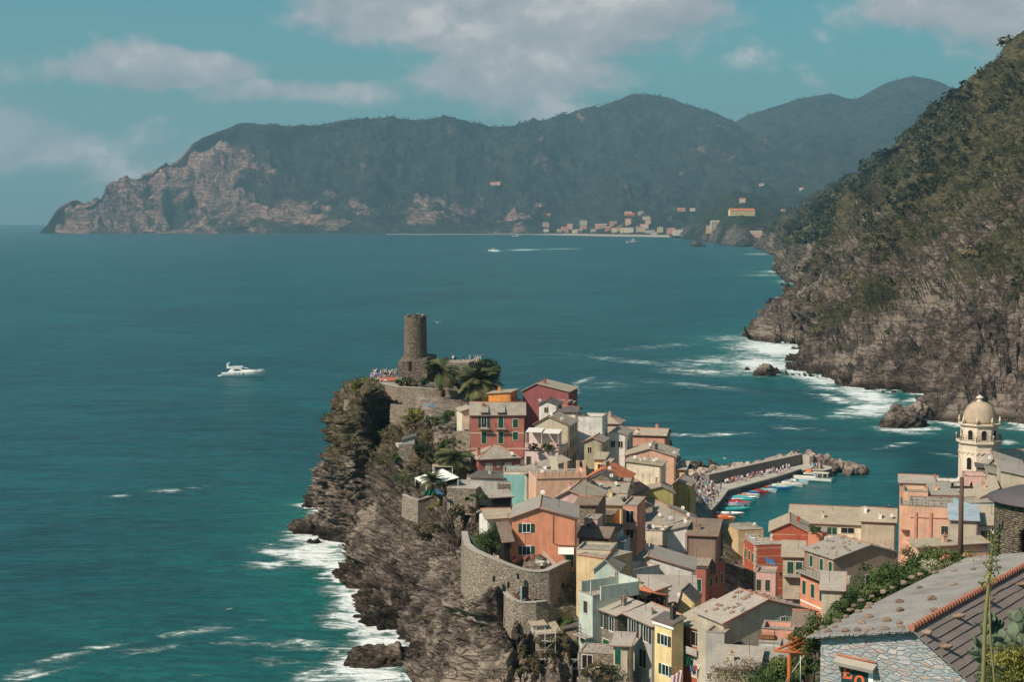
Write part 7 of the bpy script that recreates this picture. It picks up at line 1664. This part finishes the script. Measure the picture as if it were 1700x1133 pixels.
def cyl(px,py,D,r,h,label,name,cat,m): 
    c=P(px,py,D); e=empty(name,(c.x,c.y,c.z-h),0,label,cat); b=MB(); b.lathe([(r,0),(r,h*.97),(r*.96,h)],(0,0,0),18); b.build('drum',m,e); b=MB(); b.lathe([(r*1.05,h),(r*1.05,h+.08),(r*.3,h+.15)],(0,0,0),18); b.build('lid',m,e)
cyl(664,737,330,.9,3.2,'pale upright water tank beside the grey garden store','water_tank','water tank',M_SHW)
# ---------------------------------------------------------------- terraces, parasols, canopy, washing
def parasol(px,py,D,r,h,col,label,group=None,open_=True):
    c=P(px,py,D); e=empty('parasol',(c.x,c.y,c.z-h),0,label,'parasol',group); b=MB(); n=8; b.rings([[(r*math.cos(2*math.pi*k/n),r*math.sin(2*math.pi*k/n),h-.35) for k in range(n)],[(r*.5*math.cos(2*math.pi*k/n),r*.5*math.sin(2*math.pi*k/n),h-.08) for k in range(n)],[(.03*math.cos(2*math.pi*k/n),.03*math.sin(2*math.pi*k/n),h+.05) for k in range(n)]],True,False); b.build('canopy',flat('parasol_'+col[0],col[1],.8),e); b=MB(); b.tube([(0,0,0),(0,0,h-.1)],.04,6); b.build('pole',M_IRON,e)
CO={'blue':('blue',(.03,.22,.42)),'orange':('orange',(.75,.17,.02)),'yellow':('yellow',(.75,.52,.04)),'green':('green',(.04,.36,.20)),'navy':('navy',(.03,.10,.28)),'red':('redd',(.60,.12,.05)),'white':('white',(.75,.72,.66)),'teal':('teal',(.25,.52,.48))}
parasol(713,671,352,1.9,2.3,CO['blue'],'bright blue parasol on the terrace under the castle wall')
parasol(1214,932,300,1.5,2.6,CO['green'],'green parasol at the back of the harbour lane row')
parasol(1211,927,303,1.4,2.6,CO['teal'],'pale teal parasol farthest down the harbour lane')
parasol(1213,940,296,1.6,2.6,CO['yellow'],'yellow parasol between the green and the orange one')
parasol(1216,947,293,1.8,2.6,CO['orange'],'orange parasol in the harbour lane')
parasol(1215,955,289,1.8,2.6,CO['navy'],'blue parasol nearest in the dark harbour lane')
parasol(640,631,376,.9,1.8,CO['white'],'white parasol on the headland cafe terrace')
def canopy(name,q,D,label,col,cat,h=2.4):
    pts=[P(x,y,d) for (x,y),d in zip(q,D)]; o=sum(pts,Vector())/len(pts); o.z-=h; e=empty(name,o,0,label,cat); b=MB(); b.slab([p-o for p in pts],.06); b.build('canopy_cloth',flat(name+'_cloth_%02d%02d'%(int(col[0]*99),int(col[1]*99)),col,.8,var=.05),e)
    for p in pts: q_=p-o; b=MB(); b.tube([(q_.x*.96,q_.y*.96,0),(q_.x*.96,q_.y*.96,q_.z-.08)],.05,6); b.build('post',M_WHITE,e)
canopy('canopy',[(707,807),(762,793),(735,779),(688,794)],[283,284,294,293],'big white awning over the cliff-edge restaurant terrace',(.80,.77,.70),'awning')
canopy('canopy',[(630,633),(661,632),(659,627),(634,627)],[375,375,380,380],'orange-red cloth awning over the headland cafe',(.42,.13,.08),'awning',1.6)
canopy('pergola_roof',[(613,762),(655,760),(645,752),(617,753)],[339,339,346,346],'brown reed canopy over the little cliffside bar',(.24,.18,.12),'canopy')
canopy('terrace_roof',[(720,775),(752,776),(742,771),(718,771)],[296,296,302,302],'small flat tan roof behind the white awning',(.45,.33,.22),'roof shelter',2.0)
def deck(px,py,D,w,d,label,t=.3,m=None):
    c=P(px,py,D); e=empty('terrace_deck',c,0,label,'terrace'); b=MB(); b.box(-w/2,w/2,-d/2,d/2,-t,0); b.build('slab',m or M_CONC,e); rail(e,[(-w/2,d/2,0),(-w/2,-d/2,0),(w/2,-d/2,0),(w/2,d/2,0)],1.0)
    return c
c0=deck(634,779,340,5.6,5.0,'small railed terrace of the cliffside bar',.5)
def lounger(px,py,D,rz,label,col=(.03,.20,.42)):
    c=P(px,py,D); e=empty('deck_chair',c,rz,label,'deck chair'); m=flat('chair_blue' if col[2]>.3 else 'chair_other',col,.7); b=MB(); b.slab([(-.3,-.9,.35),(.3,-.9,.35),(.3,.3,.35),(-.3,.3,.35)],.06); b.build('seat',m,e); b=MB(); b.slab([(-.3,.3,.35),(.3,.3,.35),(.3,.8,.95),(-.3,.8,.95)],.06); b.build('backrest',m,e)
    for x in (-.26,.26):
        for y in (-.8,.3): b=MB(); b.tube([(x,y,0),(x,y,.3)],.03,5); b.build('leg',M_WHITE,e)
lounger(645,776,339,.3,'blue deck chair at the corner of the cliffside bar'); lounger(640,775,341,-.4,'second blue deck chair beside the railing of the cliffside bar'); lounger(626,775,341,.2,'blue chair under the reed canopy')
lounger(1277,937,281,.5,'blue and white lounger at the edge of the striped house terrace'); lounger(1284,939,280,.4,'blue and white lounger nearer the pink wall')
lounger(730,822,281,.8,'light blue deck chair beside the fan palm',(.15,.40,.48))
def bank_of_people(pts,label,group,poses,j=1.0,D0=None,z=None):
    for (x,y,D) in pts:
        i=pick(poses); p=P(x,y,D); person(i,p,random.uniform(0,6.28),label%PEO[i][2],group)
random.seed(9)
# headland cafe: a floor for it, and its guests
def slabfloor(name,pts,t,label,m=M_QUAY):
    P_=[P(*p) for p in pts]; z=sum(p.z for p in P_)/len(P_); o=P_[0]; e=empty(name,(o.x,o.y,z),0,label,'terrace'); e['kind']='thing'; b=MB(); q=[(p.x-o.x,p.y-o.y,0) for p in P_]; b.poly(q); b.poly([(x,y,-t) for x,y,_ in q][::-1])
    for i in range(len(q)): j=(i+1)%len(q); b.poly([(q[i][0],q[i][1],-t),(q[j][0],q[j][1],-t),q[j],q[i]])
    b.build('slab',m,e); return z
zc=slabfloor('cafe_terrace',[(612,628,382),(625,640,374),(664,640,374),(668,622,388),(630,618,394)],1.5,'paved cafe terrace on the headland left of the castle')
for k in range(46):
    x,y=random.uniform(617,657),0; y=np.interp(x,[615,657],[616,606])+random.uniform(0,5); i=pick(('stand','sit','walk')); p=S(x,y+10,zc); p.y=min(p.y,393); person(i,(x*0+(x-850)*388/F,386+random.uniform(-3,5),zc),random.uniform(0,6),'person in %s at the crowded headland cafe left of the castle'%PEO[i][2],'guests crowding the headland cafe')
z2=slabfloor('castle_terrace',[(712,606,392),(735,612,384),(800,604,384),(803,598,396),(770,598,402),(715,600,400)],1.2,'sunlit stone terrace right of the castle tower')
house((735,603),(778,612),381,5,3,'low flat-roofed stone hall right of the castle tower','beige','flat',parapet=.2,wm=M_STONE,rm='pinkgrey',name='stone_hall',cat='stone hall',group=None)
wall_run('parapet_wall',[P(712,602,397),P(740,600,399),P(772,597,400),P(801,598,396)],1.6,.4,'sea-side parapet of the terrace right of the castle',M_STONE)
for (x,d) in ((756,392),(770,394),(780,396),(788,392),(791,390),(794,393),(797,395),(799,392),(790,397),(786,394),(745,390),(741,392),(770,386),(793,396),(800,396),(752,396)):
    i=pick(('stand','walk')); person(i,((x-850)*d/F,d,z2),random.uniform(0,6),'person in %s on the terrace right of the castle tower'%PEO[i][2],'visitors on the terrace right of the castle')
TW=P(690,528,386)
for (x,i,lb) in ((-1.7,11,'small figure at the left edge of the tower top'),(.3,3,'person in dark clothes on the tower top'),(.9,1,'person in red leaning together with another on the tower top'),(1.7,0,'person in white standing at the right edge of the tower top')): person(i,(TW.x+x,386-1.2+abs(x)*.4,TW.z-.6),x,lb)
for (x,y,D,i,lb) in ((673,641,363.8,1,'person in red at the stone terrace parapet below the castle'),(697,642,363.8,11,'person in pink at the stone terrace parapet below the castle'),(719,646,363.8,2,'person in blue beside the tall date palm')): person(i,P(x,y,D)-Vector((0,0,.9)),1,lb)
# netting, green tarpaulins and washing
def sheet(name,q,D,label,col,cat,fold=.12,par=None):
    A=[P(x,y,d) for (x,y),d in zip(q,D)]; o=A[0]; n=14; V=[]
    for i in range(n):
        for j in range(n):
            u,v=i/(n-1),j/(n-1); p=A[0].lerp(A[1],u).lerp(A[3].lerp(A[2],u),v); V.append(tuple(p-o+Vector((0,fold*math.sin(u*17+v*4),fold*.5*math.sin(u*9+1+v*6)))))
    me=npmesh(name,V,grid_faces(n,n),True); ob=link(name,me,flat(name+'_'+'%02d%02d%02d'%tuple(int(c*99) for c in col),col,.85,var=.2),loc=o); md=ob.modifiers.new('s','SOLIDIFY'); md.thickness=.02
    tag(ob,label,cat)
sheet('green_netting',[(780,888),(797,915),(797,935),(779,915)],[222,214,214,221],'dark green netting along the bastion garden wall',(.01,.09,.075),'netting')
sheet('green_tarpaulin',[(703,815),(722,814),(722,823),(703,824)],[283,283,283,283],'dark green awning side under the white canopy',(.01,.10,.05),'tarpaulin')
sheet('green_tarpaulin',[(1125,1060),(1143,1085),(1137,1092),(1126,1088)],[186,185.5,185.5,186],'bunched green tarpaulin hanging down the orange-red facade',(.02,.26,.16),'tarpaulin')
sheet('green_tarpaulin',[(1138,1090),(1147,1092),(1146,1108),(1136,1105)],[185.3]*4,'lower dark green end of the hanging tarpaulin',(.01,.10,.06),'tarpaulin')
sheet('pink_sheet',[(1113,1125),(1132,1113),(1131,1140),(1116,1150)],[184]*4,'pale pink sheet hung out at the bottom edge',(.62,.42,.45),'laundry')
for (x,y,w,h,c,lb) in ((1146,1106,6,10,(.1,.15,.3),'dark blue trousers on the washing line'),(1152,1105,5,9,(.55,.08,.06),'red shirt on the washing line'),(1157,1104,7,8,(.75,.74,.72),'white cloth on the washing line'),(1150,1112,5,9,(.05,.05,.06),'black garment under the red shirt')): sheet('washing',[(x,y),(x+w,y+1),(x+w,y+h),(x,y+h)],[183.5]*4,lb,c,'laundry',.05)
for (x,y,w,h,c,lb) in ((1024,1078,7,16,(.01,.14,.09),'green garment hanging before the small stone outhouse'),): sheet('washing',[(x,y),(x+w,y+1),(x+w-1,y+h),(x,y+h)],[185.5]*4,lb,c,'laundry',.05)
def table(px,py,D,label,col=(.3,.3,.3)):
    c=P(px,py,D); e=empty('garden_table',c,0,label,'table'); b=MB(); b.lathe([(.5,.7),(.5,.74),(.01,.745)],(0,0,0),14); b.build('table_top',M_WHITE,e); b=MB(); b.tube([(0,0,0),(0,0,.7)],.05,6); b.build('leg',M_IRON,e)
    for k in range(3):
        a=k*2.1+.4; x,y=.85*math.cos(a),.85*math.sin(a); b=MB(); b.box(x-.2,x+.2,y-.2,y+.2,.4,.45); b.box(x-.2,x+.2,y+.16,y+.2,.45,.85); o=b.build('garden_chair',M_SHW); o.location=c; tag(o,'pale chair drawn up to the %s'%label.split(' on ')[0],'chair','chairs around the %s'%label.split(' on ')[0])
        bl=MB()
        for sx in (-.17,.17):
            for sy in (-.17,.17): b2=MB(); b2.tube([(x+sx,y+sy,0),(x+sx,y+sy,.4)],.02,4); b2.build('leg',M_IRON,o)
table(900,942,211.5,'round white table on the bastion terrace'); table(1252,900,288,'small white table on the striped house roof terrace')
b=MB()
# potted flowers on the bastion terrace
for (x,y,D,lb) in ((872,925,214,'pink flower tub left below the orange house window'),(884,924,214,'big pink flower pot in the middle of the orange facade'),(854,927,214,'green potted plant at the corner of the orange house'),(858,992,203.6,'orange flower pot on the lower bastion balcony')):
    c=P(x,y,D); e=empty('flower_pot',c-Vector((0,0,.5)),0,lb,'flower pot'); b=MB(); b.lathe([(.2,0),(.3,.4),(.3,.42)],(0,0,0),12); b.build('pot',M_TERRA,e); link('flowers',leaf_mesh('flowers',np.array([(0,0,.6),(.2,0,.55),(-.2,.1,.6)]),np.full(3,.28),70,.05),leaf_mat('pot_flowers',[(.03,.07,.02),(.08,.12,.04),(.5,.15,.2),(.6,.3,.3)]),e)
# ---------------------------------------------------------------- the town across the bay, the convent and the lone villas
_TV=np.vstack([g_.reshape(-1,3) for g_ in (GA,GB,GC)]); _f=_TV[:,1]*CP-(_TV[:,2]-CAMZ)*SP; _TP=np.stack([850+F*_TV[:,0]/_f,566.5-F*(_TV[:,1]*SP+(_TV[:,2]-CAMZ)*CP)/_f],1)
def on_terrain(px,py,D):
    """the nearest point of the far hills that is seen at this pixel"""
    k=np.where((np.abs(_TP[:,0]-px)<4)&(np.abs(_TP[:,1]-py)<2.5)&(_TV[:,2]>1))[0]
    if not len(k): return P(px,min(py,388),D)
    v=_TV[k[_TV[k,1].argmin()]]; return Vector(v)
def farhouse(px,py,D,w,h,d,wall,label,roof='gs',rm='terra',rise=2.5,group='houses of the town across the bay',cat='house',name='house',storeys=None):
    pl=on_terrain(px,py,D); e=empty(name,(pl.x,pl.y,pl.z-2),random.uniform(-.25,.15),label,cat,group)
    W_=plaster(wall,PL[wall]); b=MB(); a=w/2; h+=2
    b.poly([(-a,0,0),(a,0,0),(a,0,h),(-a,0,h)]); b.poly([(a,0,0),(a,d,0),(a,d,h),(a,d/2,h+rise),(a,0,h)]); b.poly([(a,d,0),(-a,d,0),(-a,d,h),(a,d,h)]); b.poly([(-a,d,0),(-a,0,0),(-a,0,h),(-a,d/2,h+rise),(-a,d,h)]); b.build('wall',W_,e)
    b=MB(); b.slab([(-a-.6,-.6,h-.2),(a+.6,-.6,h-.2),(a+.6,d/2,h+rise+.3),(-a-.6,d/2,h+rise+.3)],.3,[(0,0),(w,0),(w,d/2),(0,d/2)]); b.slab([(-a-.6,d/2,h+rise+.3),(a+.6,d/2,h+rise+.3),(a+.6,d+.6,h-.2),(-a-.6,d+.6,h-.2)],.3); b.build('roof',RF[rm],e)
    ns=storeys or max(1,int((h-2)/3.6)); nw=max(2,int(w/4.5))
    for j in range(ns):
        for i in range(nw):
            x=-a+w*(i+.5)/nw; z=3.2+j*3.5
            o=inst('window',wmesh('pane',1.4,2.0),M_GLASS,e,(x,-.06,z))
random.seed(4)
T=[(905,383,'cream'),(931,384,'ochre'),(941,384,'salmon'),(948,380,'pink'),(957,384,'red'),(966,380,'salmon'),(972,374,'beige'),(990,379,'salmon'),(1000,376,'peach'),(1007,381,'orange'),(1016,373,'orange'),(1017,384,'yellow'),(1024,382,'pink'),(1033,384,'yellow'),(1040,372,'peach'),(1045,384,'cream'),(1058,383,'beige'),(1068,384,'yellow'),(1072,370,'pink'),(1069,377,'palepink'),(1076,362,'cream'),(1080,385,'palegreen'),(1094,384,'yellow'),(1107,386,'salmon'),(1113,386,'salmon'),(912,358,'red'),(1040,356,'salmon'),(1050,357,'brick'),(1060,357,'beige'),(981,383,'palepink'),(951,385,'yellow'),(1134,350,'salmon'),(1146,348,'cream'),(910,375,'peach'),(898,343,'salmon'),(893,342,'red'),(1086,388,'palepink'),(1122,388,'cream'),(1177,384,'tan'),(1185,378,'beige'),(1258,392,'pink')]
for i,(x,y,c) in enumerate(T):
    D=5500-(x-900)*2.0 if x<1150 else 4700; w=random.uniform(16,30); h=random.uniform(9,20) if y>365 else random.uniform(7,10)
    farhouse(x,y,D,w,h,14,c,'%s town house across the bay %s'%({'cream':'cream','beige':'beige'}.get(c,c),'up the slope behind the beach' if y<378 else 'along the beach front'),rm=random.choice(('terra','tile','tan')))
farhouse(1234,355,4760,62,11,20,'yellow','long yellow convent with red roof on the promontory',cat='convent',name='convent',group=None,rise=5)
farhouse(1229,334,4900,16,9,10,'palepink','pale chapel above the long yellow convent',cat='chapel',name='chapel',group=None)
farhouse(820,305,7000,44,10,20,'peach','lone pink hotel with many windows on the far hillside',cat='hotel',name='hotel',group=None,rise=4)
farhouse(1333,313,5600,18,7,10,'cream','small cream villa high on the green slope behind the bay',cat='villa',name='villa',group=None)
farhouse(1262,306,6000,16,6,10,'white','white villa on the slope above the convent',cat='villa',name='villa',group=None)
farhouse(1303,350,5000,13,6,9,'pink','tiny pink-roofed villa right of the convent',cat='villa',name='villa',group=None)
# beach
def beach():
    pts=[S(x,389.6,0) for x in np.linspace(640,880,12)]+[S(x,y,0) for x,y in ((950,391.2),(1000,392.4),(1060,393.2),(1120,394),(1135,396),(1170,399),(1240,405))]; V=[];n=len(pts)
    for p in pts: V.append((p.x,p.y-10,.15)); V.append((p.x,p.y+(90 if p.x>100 else 25),6 if p.x>100 else 1.5))
    me=npmesh('beach',V,np.array([(2*i,2*i+2,2*i+3,2*i+1) for i in range(n-1)]),True); tag(link('beach',me,flat('beach_sand',(.36,.30,.24),.95,var=.15,scale=.02)),'pale sandy strip in front of the far town','beach',kind='structure')
beach()
# umbrella pines along the far skyline
def sky_pines():
    bm_c=leaf_mesh('crown',np.array([(0,0,1.0),(.35,.1,.95),(-.35,0,.95),(.0,.3,1.05)]),np.array([.42,.35,.35,.3]),40,.10,flat_=.45); bm_c.materials.append(M_DKLEAF)
    b=MB(); b.tube([(0,0,0),(0,0,1)],[.06,.04],5); t=b.build('t',M_BARK); tm=t.data; bpy.data.objects.remove(t); random.seed(12); n=0
    top=[(g[:,2].argmax()) for g in GA]
    cand=[]
    for i in range(0,760,3):
        j=GA[i,150:290,2].argmax()+150; p=GA[i,j]; cand.append((p,'far ridge across the bay'))
    for i in range(60,420,6):
        j=GB[i,130:240,2].argmax()+130; cand.append((GB[i,j],'hill behind the bay town'))
    for p,lb in cand:
        px,py=pix(*p)
        if px<440 or px>1590 or random.random()<.25: continue
        s=random.uniform(7,12)*p[1]/7500; o=empty('umbrella_pine',(p[0]+random.uniform(-15,15),p[1],p[2]-s*.55),random.uniform(0,6),'tiny umbrella pine atop the %s, %s'%(lb.replace(' across the bay','').replace(' behind the bay town',' behind town'),'over the steep cape' if px<640 else 'over the long level ridge' if px<900 else 'on the rise to the highest hump' if px<1060 else 'on the slope right of the highest hump' if px<1230 else 'on the lower of its two humps' if px<1430 else 'on the higher of its two humps'),'pine tree','umbrella pines on the %s'%lb); o.scale=(s,s,s)
        for nm,me in (('crown',bm_c),('trunk',tm)): c=bpy.data.objects.new(nm,me); COL.objects.link(c); c.parent=o
        n+=1
sky_pines()
# ---------------------------------------------------------------- sea
def sea():
    v = np.r_[np.linspace(373.5, 380, 8), np.linspace(381, 460, 60), np.linspace(462, 1180, 330), np.linspace(1190, 2600, 50)]
    u = np.r_[np.linspace(-9000, -400, 40), np.linspace(-300, 1900, 640), np.linspace(2000, 12000, 40)]
    a, b = u[None, :] - 850.0, 566.5 - v[:, None]
    y = CP * F + SP * b; dz = -SP * F + CP * b; k = -CAMZ / dz
    X = a * k; Y = y * k + 0 * a; PU = u[None, :] + 0 * v[:, None]; PV = v[:, None] + 0 * u[None, :]
    # distance to the shores (points of the cliff meshes near z = 0)
    def shore(G, cut):
        i = np.argmin(np.abs(G[:, :cut, 2]), axis=1); return G[np.arange(len(G)), i, :2]
    pts = np.vstack([shore(GH, 120)[::2], shore(GR, 120)[::2]])
    extra = [S(*p) for p in ((524, 884), (512, 888), (535, 888), (640, 1100), (610, 1102), (665, 1090), (592, 1104), (1268, 624), (1505, 706), (1480, 700), (1530, 712), (1330, 469))]
    pts = np.vstack([pts, np.array([(p.x, p.y) for p in extra])])
    sel = (PU > -250) & (PU < 1850) & (PV > 400) & (PV < 1180)
    dist = np.full(X.shape, 1e3); xy = np.stack([X[sel], Y[sel]], 1)
    dd = np.full(len(xy), 1e6)
    for c in range(0, len(pts), 40):
        q = pts[c:c + 40]; dd = np.minimum(dd, ((xy[:, None] - q[None]) ** 2).sum(2).min(1))
    dist[sel] = np.sqrt(dd)
    W = np.stack([X, Y, 0 * X], 2)
    n1 = fbm(W / 14 + 4, 3); n2 = fbm(W / 45 + 8, 3)
    harbour = sstep(PU, 1120, 1150) * sstep(PV, 742, 765) * (1 - sstep(PU + (PV - 760) * 0.0, 1480, 1560))
    foam = 1.15 * np.exp(-np.maximum(dist - 0.5, 0) / (3.2 + 3.0 * n1 * 1.5).clip(1.2, 8)) * (PV < 1200)
    foam = foam * (1 - harbour) * (1 - sstep(Y, 1400, 3000) * 0.6)
    aer = np.exp(-dist / 14) * (1 - harbour)
    for (cx, cy, rx, ry, rot, amp) in [
        (525, 918, 50, 24, -6, 1.25), (480, 920, 60, 14, 8, 0.75), (450, 938, 55, 7, -3, 0.75), (555, 935, 22, 22, 0, 1.1), (500, 893, 40, 12, 0, 0.9),
        (590, 1000, 28, 34, 55, 0.8), (560, 985, 35, 28, 20, 0.45), (640, 1072, 62, 20, 8, 1.3), (585, 1105, 40, 34, 0, 1.15), (560, 1125, 70, 22, 0, 0.85), (620, 1125, 60, 20, 0, 1.2),
        (1290, 580, 75, 14, 4, 1.2), (1265, 606, 70, 17, 4, 1.0), (1180, 600, 90, 10, -4, 0.62), (1340, 625, 60, 9, 14, 1.0), (1225, 562, 70, 6, 0, 0.6), (1170, 618, 80, 7, 3, 0.7),
        (1440, 658, 55, 13, 14, 1.15), (1450, 680, 55, 14, -6, 1.0), (1400, 665, 60, 8, 10, 0.7), (1410, 690, 50, 6, 0, 0.6), (1495, 715, 50, 6, 6, 0.85), (1440, 640, 70, 7, 8, 0.75), (1380, 645, 50, 6, 5, 0.7),
        (1300, 451, 38, 2.5, 0, 0.9), (1325, 468, 34, 3.5, 0, 1.0), (1270, 457, 45, 2.5, 0, 0.5), (1260, 422, 30, 2, 0, 0.6),
        (105, 1090, 85, 7, -14, 0.66), (60, 1112, 60, 9, -18, 0.56), (70, 1120, 85, 4, -14, 0.7), (190, 1072, 40, 4, -8, 0.6),
        (330, 1048, 120, 8, -9, 0.42), (250, 1080, 90, 9, -6, 0.38), (390, 1065, 80, 10, 0, 0.42), (500, 1070, 110, 14, 4, 0.42), (200, 823, 26, 4, -4, 0.52), (290, 814, 80, 5, -6, 0.42),
        (380, 1012, 10, 2, -10, 0.6), (330, 1122, 20, 2, 0, 0.5), (460, 1100, 60, 10, 0, 0.35),
        (965, 634, 24, 4, -18, 0.62), (955, 645, 14, 8, 60, 0.5), (1050, 600, 110, 5, 6, 0.5), (1000, 640, 60, 10, 0, 0.35), (1190, 722, 60, 3.2, -2, 0.72), (1130, 722, 60, 3, 0, 0.55), (1320, 712, 60, 5, 4, 0.4),
        (1150, 640, 130, 6, 6, 0.38), (1100, 575, 110, 5, -4, 0.36), (1490, 740, 34, 4, -9, 0.72), (1570, 755, 35, 2.2, 8, 0.7), (1555, 712, 12, 3, 0, 0.8), (1675, 735, 20, 4, 0, 0.8),
        (1300, 690, 90, 6, 4, 0.4), (870, 415, 28, 1.1, -1, 0.95), (930, 413.5, 35, 0.8, -1, 0.75), (822, 417, 10, 1.5, 0, 0.95), (910, 700, 30, 5, 0, 0.3)]:
        t = R(rot); dx, dy = PU - cx, PV - cy; a_ = (dx * math.cos(t) + dy * math.sin(t)) / rx; b_ = (-dx * math.sin(t) + dy * math.cos(t)) / ry
        g = np.exp(-(a_ ** 2 + b_ ** 2) * 0.9)
        foam = np.maximum(foam, amp * g); 
        if amp > 0.8: aer = np.maximum(aer, 0.75 * np.exp(-(a_ ** 2 + b_ ** 2) * 0.35))
    aer = np.maximum(aer, 0.34 * sstep(PV, 950, 1133) * (1 - sstep(PU, 560, 700)))
    aer = np.maximum(aer, 0.25 * harbour)
    V = np.stack([X, Y, np.zeros_like(X)], 2).reshape(-1, 3)
    me = npmesh('sea', V, grid_faces(len(v), len(u))[:, ::-1], True, {'foam': foam, 'aer': aer, 'calm': harbour})
    def f(n, b):
        p = geo_pos(n)
        fo = attr(n, 'foam'); ae = attr(n, 'aer'); calm = attr(n, 'calm')
        wind = n.mapping(p, scale=(0.55, 1.0, 1.0), rot=(0, 0, R(12)))
        sw = n.noise(n.mapping(p, scale=(0.035, 0.11, 0.1), rot=(0, 0, R(8))), 1.0, 5, 0.6)
        chop = n.noise(wind, 0.42, 6, 0.68, 0.4)
        big = n.noise(p, 0.006, 4, 0.6)
        # the body of the water, with light and dark of the waves painted in
        deep = n.mix(n.step(big, 0.35, 0.65), WATER_A, WATER_B)
        deep = n.mix(n.math('MULTIPLY', n.step(n.math('ADD', n.math('MULTIPLY', chop, .55), n.math('MULTIPLY', n.noise(n.mapping(p, scale=(0.03, 0.10, 0.1), rot=(0, 0, R(6))), 1.0, 8, 0.72), .45)), 0.38, 0.64), 0.8), deep, n.mix(1.0, deep, (2.2, 1.75, 1.6), 'MULTIPLY'))
        rip = n.noise(n.mapping(p, scale=(0.16, 0.50, 0.5), rot=(0, 0, R(7))), 1.0, 7, 0.68, 0.5)
        rip2 = n.noise(n.mapping(p, scale=(0.03, 0.075, 0.1), rot=(0, 0, R(-5))), 1.0, 6, 0.66, 0.4)
        rr = n.step(n.math('ADD', n.math('MULTIPLY', rip, 0.6), n.math('MULTIPLY', rip2, 0.4)), 0.40, 0.60)
        deep = n.mix(1.0, deep, n.mix(rr, (0.62, 0.70, 0.72), (1.55, 1.32, 1.28)), 'MULTIPLY')  # light and dark sides of the ripples put into the base colour
        deep = n.mix(n.math('MULTIPLY', ae, 0.9, clamp=True), deep, n.mix(1.0, WATER_C, n.mix(rr, (0.8, 0.85, 0.86), (1.2, 1.12, 1.1)), 'MULTIPLY'))
        # foam: lace of several scales, torn along the wind
        l1 = n.noise(n.mapping(p, scale=(0.10, 0.20, 0.2), rot=(0, 0, R(14))), 1.0, 9, 0.68, 1.2)
        l2 = n.noise(n.mapping(p, scale=(0.5, 0.9, 0.9), rot=(0, 0, R(14))), 1.0, 7, 0.7, 0.8)
        lace = n.math('ADD', n.math('MULTIPLY', l1, 0.7), n.math('MULTIPLY', l2, 0.3))
        fm = n.math('ADD', fo, n.math('MULTIPLY_ADD', lace, 4.6, -2.36))
        fk = n.math('MULTIPLY', n.step(fm, 0.10, 0.80), n.step(fo, 0.10, 0.42))
        fcol = n.mix(n.step(fm, 0.2, 1.0), (0.30, 0.47, 0.43), (0.80, 0.82, 0.80))
        n.put(b.inputs['Base Color'], n.mix(fk, deep, fcol))
        n.put(b.inputs['Roughness'], n.math('MULTIPLY_ADD', fk, 0.50, 0.27))
        b.inputs['IOR'].default_value = 1.33; b.inputs['Specular IOR Level'].default_value = 0.20
        h = n.math('ADD', n.math('MULTIPLY', sw, 2.2), n.math('MULTIPLY', chop, 0.75))
        h = n.math('MULTIPLY', h, n.math('MULTIPLY_ADD', calm, -0.7, 1.0))
        h = n.math('ADD', h, n.math('MULTIPLY', fk, 0.35))
        bump(n, b, h, 1.0, 1.3)
    m = mat('sea_water', f)
    tag(link('sea', me, m), 'teal sea with foam along the rocks', 'sea', kind='structure')
WATER_A = (0.003, 0.045, 0.057); WATER_B = (0.004, 0.063, 0.074); WATER_C = (0.010, 0.155, 0.125)
sea()
def haze():
    bm = bmesh.new(); x0, x1, y0, y1, z0, z1 = -14000, 16000, -300, 15000, -40, 900
    vs = [bm.verts.new(c) for c in ((x0, y0, z0), (x1, y0, z0), (x1, y1, z0), (x0, y1, z0), (x0, y0, z1), (x1, y0, z1), (x1, y1, z1), (x0, y1, z1))]
    for f_ in ((0, 3, 2, 1), (4, 5, 6, 7), (0, 1, 5, 4), (1, 2, 6, 5), (2, 3, 7, 6), (3, 0, 4, 7)): bm.faces.new([vs[i] for i in f_])
    me = bpy.data.meshes.new('haze'); bm.to_mesh(me); bm.free()
    m = bpy.data.materials.new('haze_air'); m.use_nodes = True; n = N(m.node_tree); m.node_tree.nodes.clear()
    v = n.add('ShaderNodeVolumePrincipled', ins={'Color': HAZE_COLOR, 'Density': HAZE_DENSITY, 'Anisotropy': 0.2})
    n.add('ShaderNodeOutputMaterial', ins={'Volume': v.outputs[0]})
    tag(link('haze', me, m), 'thin sea haze lying over the bay', 'haze', kind='stuff')
HAZE_COLOR = (0.46, 0.78, 0.96, 1); HAZE_DENSITY = 7.6e-5
if HAZE_DENSITY > 0: haze()
